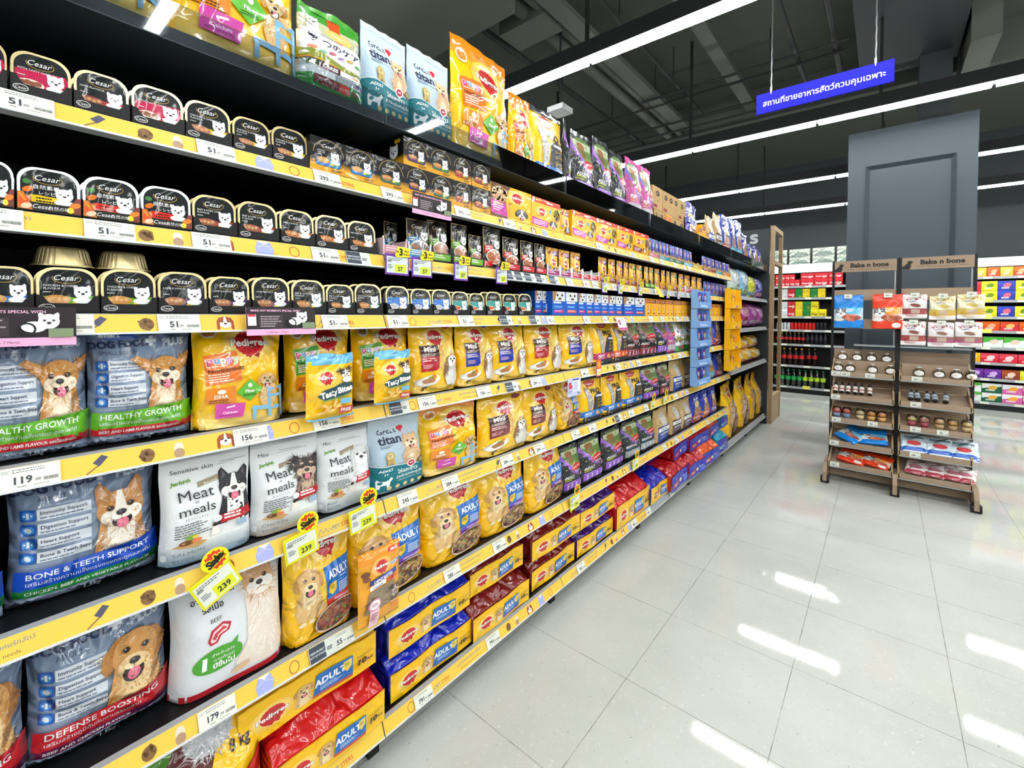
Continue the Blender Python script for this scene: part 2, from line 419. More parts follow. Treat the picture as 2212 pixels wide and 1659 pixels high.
class Bag:
    def __init__(s, w, h, d, kind='gusset', p=8, seed=0, wr=0.004):
        s.w, s.h, s.d, s.kind, s.p, s.wr = w, h, d, kind, p, min(wr, .022 * w)
        r = random.Random(seed * 7 + 3); s.ph = [(r.uniform(2, 4.6), r.uniform(2, 5), r.uniform(0, 6.3), r.choice((-1, 1))) for _ in range(5)]
    def prof(s, v):
        d = s.d
        if s.kind == 'gusset':
            hw = s.w / 2 * (1 - 0.05 * np.sin(np.pi * np.clip(v, 0, 1)) ** 2 - 0.02 * sstep(0.8, 1, v))
            df = d / 2 * (1 - 0.93 * sstep(0.5, 0.97, v)); df = df * (0.9 + 0.12 * np.sin(np.pi * np.clip(v * 1.4, 0, 1)))
        elif s.kind == 'pillow':
            hw = s.w / 2 * (1 - 0.07 * np.sin(np.pi * v) ** 1.5); df = d / 2 * (0.04 + np.clip(np.sin(np.pi * np.clip(v * 0.97 + 0.03, 0, 1)), 0, 1) ** 0.55)
        elif s.kind == 'pouch':
            hw = s.w / 2 * (1 - 0.035 * np.sin(np.pi * v)); df = d / 2 * (0.05 + (1 - np.clip(v, 0, 1) ** 1.6) * (0.75 + 0.25 * sstep(0, 0.12, v)))
        elif s.kind == 'hang':
            hw = s.w / 2 + 0 * v; df = d / 2 * (0.06 + np.clip(np.sin(np.pi * np.clip(v, 0, 1)), 0, 1) ** 0.6)
        else:
            hw = s.w / 2 + 0 * v; df = d / 2 + 0 * v
        return hw, df
    def S(s, a, b):
        u = np.clip(a / s.w, -0.5, 0.5); v = np.clip(b / s.h, -0.02, 1.02)
        hw, df = s.prof(v); g = 1 - np.abs(2 * u) ** s.p
        n = sum(sg * np.sin(f1 * 2 * u + f2 * 2.2 * v + ph) for f1, f2, ph, sg in s.ph) / 3
        c = df * g + s.wr * n * g * np.clip(df / (s.d / 2), 0.25, 1)
        return np.stack([c, 2 * u * hw, b], 1)
    def front(s, a, b, e):
        h = 0.0015
        P = s.S(a, b); A = s.S(np.clip(a + h, -s.w / 2, s.w / 2), b) - s.S(np.clip(a - h, -s.w / 2, s.w / 2), b); B = s.S(a, b + h) - s.S(a, b - h)
        N = np.cross(A, B); N /= np.linalg.norm(N, axis=1, keepdims=True) + 1e-9
        return P + N * np.reshape(e, (-1, 1))
    def body(s, name, m, col, colf=None, nv=26):
        U = np.array([-.5, -.497, -.49, -.475, -.45, -.4, -.32, -.22, -.11, 0, .11, .22, .32, .4, .45, .475, .49, .497, .5]); nu = len(U)
        Vv = np.linspace(0, 1, nv)
        uu, vv = np.meshgrid(U * s.w, Vv * s.h)
        Fp = s.S(uu.ravel(), vv.ravel()); Bp = Fp * np.array([-1, 1, 1])
        Bp[:, 0] *= 0.9
        v = np.vstack([Fp, Bp]); o = nu * nv; f = []
        for j in range(nv - 1):
            for i in range(nu - 1):
                k = j * nu + i
                f.append((k, k + 1, k + nu + 1, k + nu)); f.append((o + k, o + k + nu, o + k + nu + 1, o + k + 1))
        for j in (0, nv - 1):
            for i in range(nu - 1):
                k = j * nu + i
                f.append((o + k, o + k + 1, k + 1, k) if j == 0 else (k, k + 1, o + k + 1, o + k))
        cols = col
        if colf is not None:
            q = np.concatenate([vv.ravel(), vv.ravel()]) / s.h; cols = np.array([lin(colf(t)) for t in q])
        me = mesh(name, v, f, m, cols, True)
        return me
    def strip(s, name, v0, v1, m, col):
        """a heat-sealed crimp band on top of the bag"""
        U = np.linspace(-.5, .5, 21); v = []; f = []
        y0, y1 = v0 * s.h, v1 * s.h
        hw = s.prof(np.array([min(v0, 1.0)]))[0][0]; t0 = s.prof(np.array([min(v0, 1.0)]))[1][0]
        for k, y in enumerate((y0, y1)):
            for sg in (1, -1):
                for u in U:
                    wv = 0.0022 * math.sin(u * 23 + s.ph[0][2]) * (1 if k else 0.4) + 0.004 * math.sin(u * 7 + s.ph[1][2]) * k
                    v.append((sg * (0.0012 + (t0 * (1 - abs(2 * u) ** s.p) if k == 0 else 0)) + wv, 2 * u * hw, y + (0.003 * math.sin(u * 9 + s.ph[2][2]) if k else 0)))
        n = len(U)
        for i in range(n - 1):
            f.append((i, i + 1, 2 * n + i + 1, 2 * n + i)); f.append((n + i, 3 * n + i, 3 * n + i + 1, n + i + 1)); f.append((2 * n + i, 2 * n + i + 1, 3 * n + i + 1, 3 * n + i))
        return mesh(name, v, f, m, col, True)
# ------------------------------------------------------------------ pictures of dogs and food
DOGS = {
 'chi': dict(f='c4873c', d='8e5423', l='f0dcc0', e='c98d4a', ei='e8b896', ear='bat', m=1),
 'corgi': dict(f='c98c50', d='99602f', l='f6eee2', e='bd7f48', ei='e5b594', ear='up', m=1, bl=1),
 'gold': dict(f='cf9550', d='9c6328', l='eccb98', e='b37636', ear='flop', m=1),
 'goldp': dict(f='dcb377', d='ad7d42', l='f2dcae', e='c99550', ear='flop', m=1),
 'boston': dict(f='2a2a30', d='131317', l='f0eeec', e='1f1e24', ei='5b5459', ear='up', m=1, bl=1),
 'lchi': dict(f='3d3234', d='1d171a', l='cdb29a', e='2f2628', ear='tuft', m=1, ruff=1),
 'malt': dict(f='dcdddd', d='b9bbbd', l='f4f4f4', e='cfd1d2', ear='long', m=0, ruff=1),
 'pom': dict(f='e2bd90', d='c08d55', l='f5e0bf', e='cd9a62', ei='f0d4b0', ear='small', m=1, ruff=1),
 'west': dict(f='e9ebef', d='b7bcc8', l='fbfbfd', e='dcdfe6', ei='f1cfc8', ear='small', m=0),
 'bw': dict(f='4a474a', d='222024', l='f0eeea', e='2d2a2d', ear='flop', m=1, bl=1),
 'husky': dict(f='5d5f69', d='2f3138', l='eef0f2', e='50525b', ei='aaaab2', ear='small', m=0, bl=1),
 'shiba': dict(f='d9a878', d='a97845', l='f8f2ea', e='cf9764', ei='efd0b8', ear='small', m=0, ruff=1),
 'tri': dict(f='5a4636', d='33271f', l='efe8dc', e='4a392d', ear='tuft', m=1, bl=1),
 'cav': dict(f='a44d26', d='7c3718', l='f4efe6', e='9a4522', ear='long', m=0, bl=1),
}
def head(A, x, y, s, k, rot=0, fine=1, flip=1):
    D = DOGS[k]; A.push(x, y, s, rot, flip); r = A.r
    f, d, l, e = D['f'], D['d'], D['l'], D['e']; ear = D['ear']
    if fine and D.get('ruff'): A.fur(0, -.15, 1.05, 1.05, 130, .5, [f, f, l, d], .13)
    if ear == 'bat':
        for q in (-1, 1):
            A.poly([(q * .45, .55), (q * 1.0, .1), (q * 1.95, .95), (q * 1.55, 1.15)], e); A.poly([(q * .7, .5), (q * 1.0, .28), (q * 1.7, .95)], D['ei'])
            if fine: A.fur(q * 1.05, .55, .5, .3, 26, .4, [e, d, f], .12)
    if ear in ('up', 'small'):
        hh = 1.55 if ear == 'up' else 1.2; ww = .35 if ear == 'up' else .4
        for q in (-1, 1):
            A.poly([(q * .12, .68), (q * .95, .35), (q * .98, hh * .8), (q * (ww + .42), hh)], e); A.poly([(q * .38, .65), (q * .82, .5), (q * .72, hh * .86)], D['ei'])
    if ear == 'tuft':
        for q in (-1, 1):
            A.poly([(q * .25, .8), (q * .9, .3), (q * 1.25, .75), (q * 1.0, 1.3)], e)
            if fine: A.fur(q * .95, .6, .45, .5, 40, .65, [e, d, f], .1)
    lm = ear == 'flop'                      # retriever type: longer, narrower face
    hx, hy, ex, ey, my = (.88, 1.05, .37, .2, -.16) if lm else (1.0, .98, .42, .12, 0.0)
    if lm:
        for q in (-1, 1):
            A.poly([(q * .35, .95), (q * .8, .82), (q * 1.2, .2), (q * 1.28, -.45), (q * 1.05, -.75), (q * .8, -.35), (q * .6, .3)], e)
            if fine: A.fur(q * 1.0, -.05, .22, .5, 50, .35, [e, e, d, f], .12, 1.2)
    A.ell(0, 0, hx, hy, f, cc=f)
    if fine: A.fur(0, .12, hx * .8, .75, 90, .3, [f, f, f, d, l] if k not in ('boston', 'malt', 'west') else [f, f, d], .1)
    A.ell(0, -.42 + my, .72 * hx, .52, l)
    if not lm: A.ell(-.45, -.35, .42, .38, l); A.ell(.45, -.35, .42, .38, l)
    if fine: A.fur(0, -.5 + my, .66 * hx, .42, 60, .26, [l, l, f], .1, .4)
    if D.get('bl'): A.poly([(-.1, .95), (.1, .95), (.26, .0), (.2, -.3), (-.2, -.3), (-.26, .0)], l)
    if k in ('lchi', 'tri', 'husky'):
        for q in (-1, 1): A.ell(q * .4, .42, .16, .1, l)
    A.ell(0, -.28 + my, .42, .38, l)
    for q in (-1, 1):
        A.ell(q * ex, ey, .18, .15, d); A.ell(q * ex, ey, .13, .13, '1a120e', n=14); A.ell(q * ex - .04, ey + .04, .032, .032, 'e9e9ee', n=6)
    if D['m']:
        A.ell(0, -.66 + my - .06 * lm, .42, .33 + .1 * lm, '2a1413'); A.ell(.02, -.78 + my, .25, .3, 'd9627f', cc='e98ba0'); A.line([(.02, -.55 + my), (.02, -.95 + my)], .03, 'b84a66')
        A.ell(-.17, -.36 + my, .25, .18, l); A.ell(.17, -.36 + my, .25, .18, l)
    else: A.line([(-.3, -.58), (0, -.5), (.3, -.58)], .05, d)
    A.ell(0, -.2 + my, .22, .16, '1d1718', cc='3a3034'); A.ell(-.05, -.14 + my, .07, .035, '7d7478', n=8); A.line([(0, -.3 + my), (0, -.46 + my)], .03, '2a1d1a')
    if ear == 'long':
        for q in (-1, 1):
            bt = -1.35
            A.poly([(q * .5, .82), (q * .85, .75), (q * 1.18, .2), (q * 1.22, bt + .3), (q * 1.0, bt), (q * .8, bt + .35), (q * .78, .2)], e)
            if fine: A.fur(q * 1.0, -.2, .2, .6, 40, .35, [e, d, f], .12, 1.2)
    A.pop()
def sit(A, x, y, s, k, fine=1, flip=1):
    """sitting dog, body below the head, (x, y) = head centre"""
    D = DOGS[k]; A.push(x, y, s, 0, flip)
    A.poly([(-.75, -.5), (.8, -.5), (1.15, -1.8), (1.3, -3.0), (1.0, -3.5), (-.9, -3.5), (-1.15, -2.6), (-.95, -1.4)], D['f'])
    A.ell(.85, -2.9, .75, .75, D['f'])
    if fine: A.fur(0, -2, 1.0, 1.5, 220, .5, [D['f'], D['f'], D['d'], D['l'], D['l']], .1, 1.5)
    A.poly([(-.6, -.8), (.6, -.8), (.5, -2.3), (0, -2.6), (-.55, -2.2)], D['l'])
    if fine: A.fur(0, -1.5, .5, .8, 70, .45, [D['l'], D['l'], D['f']], .1, 1.5)
    for q in (-.5, .35):
        A.poly([(q - .26, -2.2), (q + .26, -2.2), (q + .2, -3.75), (q - .24, -3.75)], D['f']); A.ell(q - .05, -3.78, .34, .18, D['l'])
    A.pop(); head(A, x, y, s, k, 0, fine, flip)
def bust(A, x, y, s, k, rot=0, fine=1, flip=1, deep=2.4):
    D = DOGS[k]; A.push(x, y, s, 0, flip); fine = fine and k != 'boston'
    A.poly([(-.8, -.3), (.85, -.3), (1.25, -deep), (-1.2, -deep)], D['f'])
    if fine: A.fur(0, -deep * .62, 1.05, deep * .36, 120, .5, [D['f'], D['d'], D['l'], D['l']], .1, 1.5)
    A.poly([(-.55, -.6), (.6, -.6), (.6, -deep), (-.55, -deep)], D['l'])
    if fine: A.fur(0, -deep * .6, .6, deep * .36, 80, .45, [D['l'], D['l'], D['f']], .1, 1.5)
    A.pop(); head(A, x, y, s, k, rot, fine or k == "boston", flip)
def kibble(A, cx, cy, rx, ry, n, cols, s=.12, base='4a2f22', rot=0):
    A.ell(cx, cy, rx, ry, base, rot=rot)
    v = []; t = []; c = []; ca, sa = math.cos(math.radians(rot)), math.sin(math.radians(rot))
    for _ in range(n):
        a = A.r.uniform(0, 6.283); q = math.sqrt(A.r.random()) * .9; x, y = rx * q * math.cos(a), ry * q * math.sin(a); x, y = cx + x * ca - y * sa, cy + x * sa + y * ca
        w, h, g = rx * s * A.r.uniform(.7, 1.4), rx * s * A.r.uniform(.6, 1), A.r.uniform(0, 3); k = len(v); cl = np.array(lin(A.r.choice(cols)))
        for i in range(8):
            th = i * math.pi / 4; px, py = w * math.cos(th), h * math.sin(th); v.append((x + px * math.cos(g) - py * math.sin(g), y + px * math.sin(g) + py * math.cos(g))); c.append(cl * .8)
        v.append((x, y)); c.append(cl * 1.1); t += [(k + i, k + (i + 1) % 8, k + 8) for i in range(8)]
    A.put(v, t, c)
def plate(A, cx, cy, s, meat='a06a3c', rot=8):
    A.push(cx, cy, s, rot)
    A.ell(0, 0, 2.1, .95, 'd9d6cf'); A.ell(0, .05, 1.9, .8, 'f7f6f2')
    A.ell(.8, .3, .8, .35, 'd8b92c'); A.ell(.9, .55, .5, .3, 'e07a28'); A.ell(.2, .55, .5, .2, '8aa83a')
    for i in range(4): A.ell(-.7 + i * .42, .05 - i * .03, .5, .42, meat, rot=-20, cc='c9905c'); A.line([(-.85 + i * .42, -.25), (-.65 + i * .42, .35)], .05, '5d3519')
    A.pop()
def rosette_logo(A, x, y, s, bg='f2bd08', glow=True, tx='Pedigree', rot=0):
    A.push(x, y, s, rot)
    if glow: A.ell(0, 0, 2.15, 1.75, bg, cc='fff8d6', n=30); A.ell(0, 0, 1.5, 1.35, 'f6d24a' if bg[0] == 'f' else bg, cc='fffdf2', n=30)
    A.poly([(.1, -.9), (.75, -1.05), (.62, -1.18), (.58, -1.4), (.1, -1.1), (-.1, -1.4), (-.25, -1.22), (-.45, -1.25), (-.3, -.9)], 'a81c25')
    pts = []
    for i in range(44):
        r = 1.2 if i % 2 else 1.13; t = 2 * math.pi * i / 44; pts.append((r * math.cos(t), r * math.sin(t)))
    A.put(pts + [(0, 0)], [(i, (i + 1) % 44, 44) for i in range(44)], [lin('da2831') if (i // 2) % 2 else lin('c01f29') for i in range(44)] + [lin('b0202a')])
    A.text(tx, 0, -.28, .92, 'fbf7ee', 'c', .03, 0, 0, '6a2420', .03, .92)
    A.pop()

YEL = 'f7c106'
def a_puppy(v='o', W=20, H=29):
    A = Art(W, H, 3)
    A.rect(0, 0, W, 5.5, 'ecd07a', c2='f0b90a'); A.rect(0, H - 3, W, 3, 'e99a18', c2='ee8512')
    rosette_logo(A, 12, 22.6, 3.0)
    if v == 'o': A.ell(3.2, 26, 1.9, 1.9, 'f5e7cf'); A.ell(3.2, 26, 1.5, 1.5, 'd98a4a')
    else: A.poly([(1.5, 29), (5, 29), (5, 24), (1.5, 26)], '4f9a3c'); A.ell(3.4, 24.6, 1.8, 1.8, 'eef0e0'); A.ell(3.4, 24.6, 1.2, 1.2, 'c98f52'); A.poly([(17, 29), (20, 29), (20, 27), (17, 28)], '4f9a3c')
    pc, dc = ('ec7a2c', '5d2412') if v == 'o' else ('55a53c', '1f4a1c')
    A.poly([(1.9, 11.6), (9.4, 12.6), (8.7, 20.6), (1.6, 19.5)], pc)
    A.push(2.1, 16.9, 1, 4); x = 0
    for ch, c in zip('puppy', ('d84a86', '6f9fd8', 'f3f0ea', 'd59ad6', 'b5d67a')):
        A.text(ch, x, .4, 2.5, c, 'l', .04, out='ffffff' if ch != 'p' or c != 'f3f0ea' else 'e98a3a', ow=.04); x += text2d(ch, .04)[2] * 2.5 + .16
    A.small(0, -.5, 6, 1, .5, 'fbe5cf'); A.text('NutriDEFENSE', 0, -1.9, 1.25, dc, 'l', .02); A.small(0, -2.6, 6.3, 4, .62, 'fbe0c8'); A.pop()
    A.poly([(2, 6.8), (8, 6.9), (7.9, 11.2), (2, 11)], 'e8861f'); A.text('DHA', 4.8, 8.2, 1.35, 'fdf3e2', 'c', .03, out='8a4410'); A.ell(4.9, 9.9, .9, .6, 'fdf3e2'); A.small(2.5, 7.6, 5, 2, .5, '5a3312')
    A.poly([(8.0, 9.3), (11, 6.7), (14.2, 9.8), (11.2, 12.7)], '5fb336'); A.text('Fiber', 11.1, 9.1, 1.1, 'f4fbe8', 'c', .03, out='2d6a1c'); A.ell(11.1, 11, .5, .6, 'f4fbe8'); A.small(9.5, 8.5, 3, 2, .4, '24521a')
    A.poly([(3.8, 2.9), (9.6, 2.6), (10, 6.4), (3.7, 6.8)], 'cf3fa4'); A.text('Calcium', 6.8, 3.9, .95, 'fbe6f6', 'c', .02); A.line([(6, 5.6), (7.8, 5.9)], .4, 'fbe6f6'); A.small(4.5, 3.4, 4.5, 1, .4, '7c1a60')
    # puppy climbing on a blue chair
    D = DOGS['goldp']
    A.poly([(14.2, 10.5), (17, 11), (17.4, 6.5), (16.5, 4), (14, 4.2), (13.2, 7)], D['f']); A.fur(15.4, 7.5, 1.8, 3.2, 160, .9, [D['f'], D['d'], D['l']], .12, 1.4)
    B = '7db4d8'
    A.poly([(11.5, 5.2), (19, 4.4), (19, 3.3), (11.5, 4.1)], B); 
    for p in (((15.6, 10), (15.6, 1.6)), ((18.6, 10.3), (18.6, 1.2)), ((12.1, 4.5), (12.1, 1.4)), ((15.6, 9.4), (18.6, 9.7)), ((15.6, 7.4), (18.6, 7.5))): A.line(p, .8, B)
    A.line([(16.6, 10.6), (17.4, 9.4)], .9, D['f']); head(A, 15.2, 12.4, 1.75, 'goldp')
    A.text('1.3 kg', 17.6, .8, .8, '5a3a10', 'c')
    return A
def a_mini(pc='b3202a', meat='b06a48', W=17, H=25):
    A = Art(W, H, 5)
    A.rect(0, 0, W, 5, 'e9c14e', c2=YEL); A.ell(11.5, 12, 6, 8.5, YEL, cc='fbe98a', n=28)
    rosette_logo(A, 8.6, 19.6, 2.3); A.ell(13.5, 23.8, 1.7, 1.3, pc)
    A.rect(2.2, 12.9, 6.6, 3.9, '431f1d'); A.text('Mini', 5.5, 14.6, 2.4, 'f7f2ea', 'c', .03); A.small(2.7, 13.6, 5.6, 2, .55, 'd9c8bd')
    A.poly([(2.2, 12.9), (8.8, 12.9), (8.9, 8.8), (8, 7.7), (2.2, 7.7)], pc); A.small(2.7, 12, 5.5, 2, .75, 'f5d9d6'); A.small(2.7, 9.8, 4, 3, .5, 'eec0bd')
    for i in range(6): A.ring(9.8 + .12 * i * (-1) ** i, 15.8 - i * 1.5, .62, .62, .16, 'c96a7c', 12)
    plate(A, 5, 4.4, 1.95, meat)
    # long haired white and brown dog
    A.poly([(11.4, 12.2), (14.6, 12.6), (16.2, 8), (16.3, 3.4), (14.8, 1.8), (11.8, 2), (10.6, 6)], 'eeeae4'); A.fur(13.6, 6.4, 2.2, 3.8, 170, 1.5, ['f4f1ec', 'e3ded6', 'd3cdc6', 'faf9f6'], .1, 2.2)
    A.poly([(11.3, 12.4), (12.3, 12.8), (12, 8), (10.8, 4.8), (10.4, 7)], '8a6240'); A.poly([(14.6, 12.8), (15.6, 11.6), (16.6, 6.5), (15.8, 6.4), (14.6, 9)], '8a6240'); A.fur(11.3, 8, .6, 3, 40, 1.4, ['8a6240', '6b482c', 'a57b52'], .1, 2.4); A.fur(15.8, 9, .6, 2.6, 40, 1.4, ['8a6240', '6b482c', 'a57b52'], .1, 2.4)
    A.ell(13.4, 11.2, 1.8, 1.7, 'f3f0ea'); A.fur(13.4, 13, 1, .8, 40, .9, ['6b482c', 'f3f0ea', '8a6240'], .1, -1)
    for q in (-.7, .7): A.ell(13.4 + q, 11.5, .34, .32, '20150f')
    A.ell(13.4, 10.7, .42, .32, '1d1718'); A.ell(13.5, 9.9, .35, .25, 'c9606c')
    A.poly([(2.6, 1), (3.2, 1), (3.2, 2), (3.9, 2), (4.2, 2.5), (3.5, 2.6), (2.7, 2.2)], '3a2a12'); A.small(5, 1.5, 3, 1, .5, '6a5318')
    A.text('1.3 kg', 14.7, .6, .7, '5a3a10')
    return A
def a_adult(st='7a2ea0', pl=1, W=26, H=38):
    A = Art(W, H, 7)
    A.rect(0, 0, W, 8, 'e8ad08', c2=YEL); A.ell(8, 20, 8, 14, YEL, cc='f6d14a', n=28)
    rosette_logo(A, 15.5, 32.6, 3.5)
    A.poly([(13.6, 13.2), (24.8, 15.2), (25.2, 26.5), (13, 25)], '1f6ec2'); A.poly([(13.6, 13.2), (24.8, 15.2), (24.8, 12.6), (14, 10.6)], st)
    A.text('ADULT', 19.0, 21.0, 3.7, 'fbfbfb', 'c', .03, 0, 4, None, .04, .72); A.small(19, 20, 4, 1, .7, 'cfe2f5'); A.small(15.2, 18.9, 9, 1, .4, '9cc4ea'); A.small(18.3, 17.8, 6, 5, .75, 'd6e6f6'); A.small(16.5, 12.8, 7, 2, .55, 'e8d3ee')
    A.poly([(14.4, 18.8), (17.4, 19.4), (17.3, 16.4), (15.8, 14.7), (14.3, 15.8)], 'f0c81e'); A.small(14.9, 17.9, 2, 3, .55, '6a5210')
    sit(A, 7.2, 22.6, 4.0, 'goldp')
    A.ell(17, 6.4, 8.0, 5.3, 'd8b8a4', rot=24); kibble(A, 17, 6.6, 7.4, 4.7, 110, ['7d4a2a', '9c6a3c', '8a3a22', 'b5945c', '93a05a', 'c9a24e'] if pl else ['8c4a28', '9a3626', 'b06a38', 'a8423a', '7c8a44'], .09, '5b3a2a', 24)
    A.text('7.5', 23.2, .9, 1.7, '2a2210', 'c', .02); return A
def a_ten(st='3a52b8', W=40, H=15):
    A = Art(W, H, 9)
    A.ell(20, 7.5, 19, 7, YEL, cc='f4c720', n=30); rosette_logo(A, 8.3, 7.6, 2.9)
    bust(A, 16.8, 9.1, 2.2, 'goldp', deep=2.9)
    A.poly([(19.5, 3.6), (31.6, 3.2), (31.6, 11.6), (20.4, 12.2)], '1d68b8'); A.poly([(19.5, 3.6), (31.6, 3.2), (31.4, 2.0), (19.2, 2.6)], st); A.text('ADULT', 24.6, 6.9, 4.0, 'fbfbfb', 'c', .035, 0, 0, None, .04, .72); A.small(21.5, 5.7, 7, 3, .6, 'bcd6f0')
    A.poly([(28.6, 10.6), (31.2, 10.9), (31.2, 7.5), (29.8, 5.8), (28.4, 7.4)], 'e9d25a'); A.small(28.9, 9.5, 2, 3, .6, '6a6210')
    A.text('10', 34.6, 5.0, 3.4, '2a1d08', 'c', .05, .1); A.text('KG', 37.6, 5.1, 1.5, '2a1d08', 'c', .04, .1); A.text('น้ำหนักสุทธิ', 35.6, 8.6, 1.35, '4a3508', 'c')
    return A
def a_pro(b='1c6fc4', W=15, H=24):
    A = Art(W, H, 11)
    A.rect(0, 0, W, 3, '2a2e38'); A.poly([(6.5, 3), (15, 3), (15, 15), (11, 16), (7.6, 14)], '2b2f3c'); A.poly([(3.5, 22.6), (7, 23.6), (11, 22.6), (9, 19.8), (5.5, 19.8)], 'c5222c'); A.text('Pedigree', 7, 20.8, 1.2, 'fbf7ee', 'c', .02, 0, 0, '7a1a1a')
    A.text('PRO', 9.6, 15.8, 3.4, '1b1a17', 'c', .05, 0, 0, None, .04, .9); A.rect(9, 13.4, 5, 1, 'd9dde4')
    for i in range(3): A.ring(10, 11.8 - i * 1.9, .55, .55, .2, 'e0b01a', 10); A.small(11, 11.8 - i * 1.9, 3, 1, .5, 'c9a83a')
    D = ['b9b4b6', '8c8689', 'd6d2d2', '6a6368']; A.poly([(3, 18), (5.4, 18.6), (6.3, 14), (6.6, 8), (5.2, 5.5), (4, 6), (3.6, 11)], D[0]); A.fur(4.8, 12, 1, 5, 90, 1.6, D, .1, 1.8); A.ell(4.6, 17.2, 1.5, 1.3, D[0]); A.ell(5.4, 16.8, .3, .25, '1d1718'); A.ell(4.1, 17.6, .2, .2, '1d1718'); A.poly([(3.3, 18), (3.5, 20), (4.4, 18.6)], D[1]); A.poly([(5, 18.5), (5.9, 19.9), (5.9, 17.9)], D[1])
    A.rect(0, 2.6, W, 3.6, b); A.text('ADULT', 4.4, 4.2, 1.6, 'fbfbfb', 'c', .04); A.small(2, 3.6, 5, 2, .5, 'cfe0f2'); A.ell(9.4, 4.2, .8, 1.2, 'e2b25c'); A.ell(10.2, 3.6, .7, .7, 'd09a48'); A.small(11.5, 4.6, 2.6, 2, .8, 'e8eef6')
    A.text('2kg', 4, 1, 1, 'e8eaee'); return A
def a_dual(p='8a4fc0', sw='9a62c8', base='22242a', mid=None, tx='ADULT', W=14, H=22):
    A = Art(W, H, 13)
    A.poly([(1, 12.5), (13, 12.5), (13, 20), (10, 21.8), (4, 21.8), (1, 20)], '5d7a3a'); A.rect(1, 17.6, 12, 2.8, 'a9b98c', c2='c9cfb0'); A.ell(7, 12.7, 6.2, 2.2, '6f8c3c', cc='8aa34a')
    for x in (4, 5.2, 6.6, 7.4): A.line([(x, 18.5), (x + .1, 14.2)], .6, '8a5a34')
    A.ell(5.8, 18.6, 2.6, 1.3, '9a673c'); A.fur(5.8, 18.6, 2.2, 1, 40, .8, ['9a673c', '7a4c28', 'b98552'], .12)
    A.poly([(0, 9), (0, 17), (2, 14.6), (7, 11), (14, 8), (14, 6)], base)
    A.poly([(0, 20), (0, 15.5), (6, 9.5), (14, 6.2), (14, 7.6), (7, 11.2), (2, 17)], sw)
    A.ell(8.6, 12.2, 3.6, 1.5, 'c9282c', rot=8); A.text('SUPERCOAT', 8.6, 11.9, 1.0, 'fbeeee', 'c', .02, .1, 8); A.text('DUAL PRO', 9.4, 9.8, 1.0, 'eeeeee', 'c', .02, 0, -6)
    A.text(tx, 1.2, 7.4, 1.7, 'f3f3f3', 'l', .03); A.small(1.2, 6.9, 6, 2, .8, mid or 'b9c23a'); 
    A.rect(1, 1.6, 11.5, 3.9, p)
    for i in range(4): A.line([(2.6 + i * 2.9, 2), (2.6 + i * 2.9, 3.6)], .9, 'cdb6e6' if p[0] == '8' else 'd8cfcf'); A.ell(2.6 + i * 2.9, 4, .4, .4, 'e3d6f0')
    A.small(1.6, 5.0, 9, 1, .4, 'e6dcf2'); head(A, 12, 8.2, 1.2, 'tri', fine=0); A.small(8, .7, 4, 1, .5, '8f9498'); return A
def a_meat(dog='boston', b='7f95a8', tp='Mini', fl='BEEF', W=22, H=33):
    A = Art(W, H, 15)
    A.rect(0, 0, W, 6.5, b, c2='e3e6e8'); A.rect(0, 6.2, W, .5, 'f4f5f6')
    A.text(tp, 2.2, 28.6, 1.9, '3a3c42', 'l'); A.line([(8 if len(tp) < 6 else 13.4, 29), (18, 29.4)], .14, '8a8d92'); A.small(9 if len(tp) < 6 else 14, 29.7, 7, 1, .4, '8a8d92')
    A.text('Jerhigh', 2.2, 25.2, 1.6, '6a9a2e', 'l', .04, .2, 4); A.poly([(8, 25), (14.6, 26.4), (14.2, 24.6), (8, 23.4)], '9a8d74'); A.text('Beyond', 11.2, 24.1, 1.1, 'f3ecd9', 'c', 0, .2, 12)
    bust(A, 16.8, 21.6, 3.9, dog, -4, 1, 1, 3.0)
    A.text('Meat', 7.4, 20.2, 4.4, '2a2a30', 'c', .0, 0, 2, None, .04, .95); A.text('as', 7.4, 19, 1.3, '4a4a50'); A.text('meals', 7.4, 15.8, 4.1, '2a2a30', 'c', 0, 0, 2, None, .04, .95); A.text('H o l i s t i c', 7.2, 14.2, 1.1, '5a5c62')
    A.small(2.4, 13, 9, 6, .75, '6c6f75'); 
    A.poly([(13, 10.4), (20.6, 11), (20.2, 14), (13, 13.4)], 'b8222a'); A.small(13.8, 12.7, 5.6, 2, 1.1, 'fbe9e9', .6, .3); A.ell(12.2, 12.4, 1.1, 1.1, 'e9ebee'); A.rect(17, 8, 2.4, 2, '9db7d6')
    A.ell(11.5, 10.6, .6, .7, '2a1c18'); A.poly([(10.8, 10), (12.3, 10), (12.8, 7.2), (10.4, 7.2)], 'efe9e6')
    A.poly([(2, 6.6), (7.5, 5.4), (9.6, 6.6), (4.4, 8)], 'c39a62'); A.ell(4.8, 7.6, 1.6, .8, '6b3f22'); A.ell(7, 7.7, 1.2, .6, 'e07a4a'); A.ell(5.6, 9, 1.1, .8, '7ba03a'); A.ell(6.6, 8.9, .7, .5, 'dcc23a')
    A.text(fl, 2.2, 3.6, 1.7, '6d7b88', 'l'); A.text('RECIPE', 2.2, 1.6, 1.5, '6d7b88', 'l'); A.small(10, 4.6, 9, 3, .8, 'c5ced6'); A.text('500 g', 18.4, 1.2, 1.2, '4a525a')
    return A
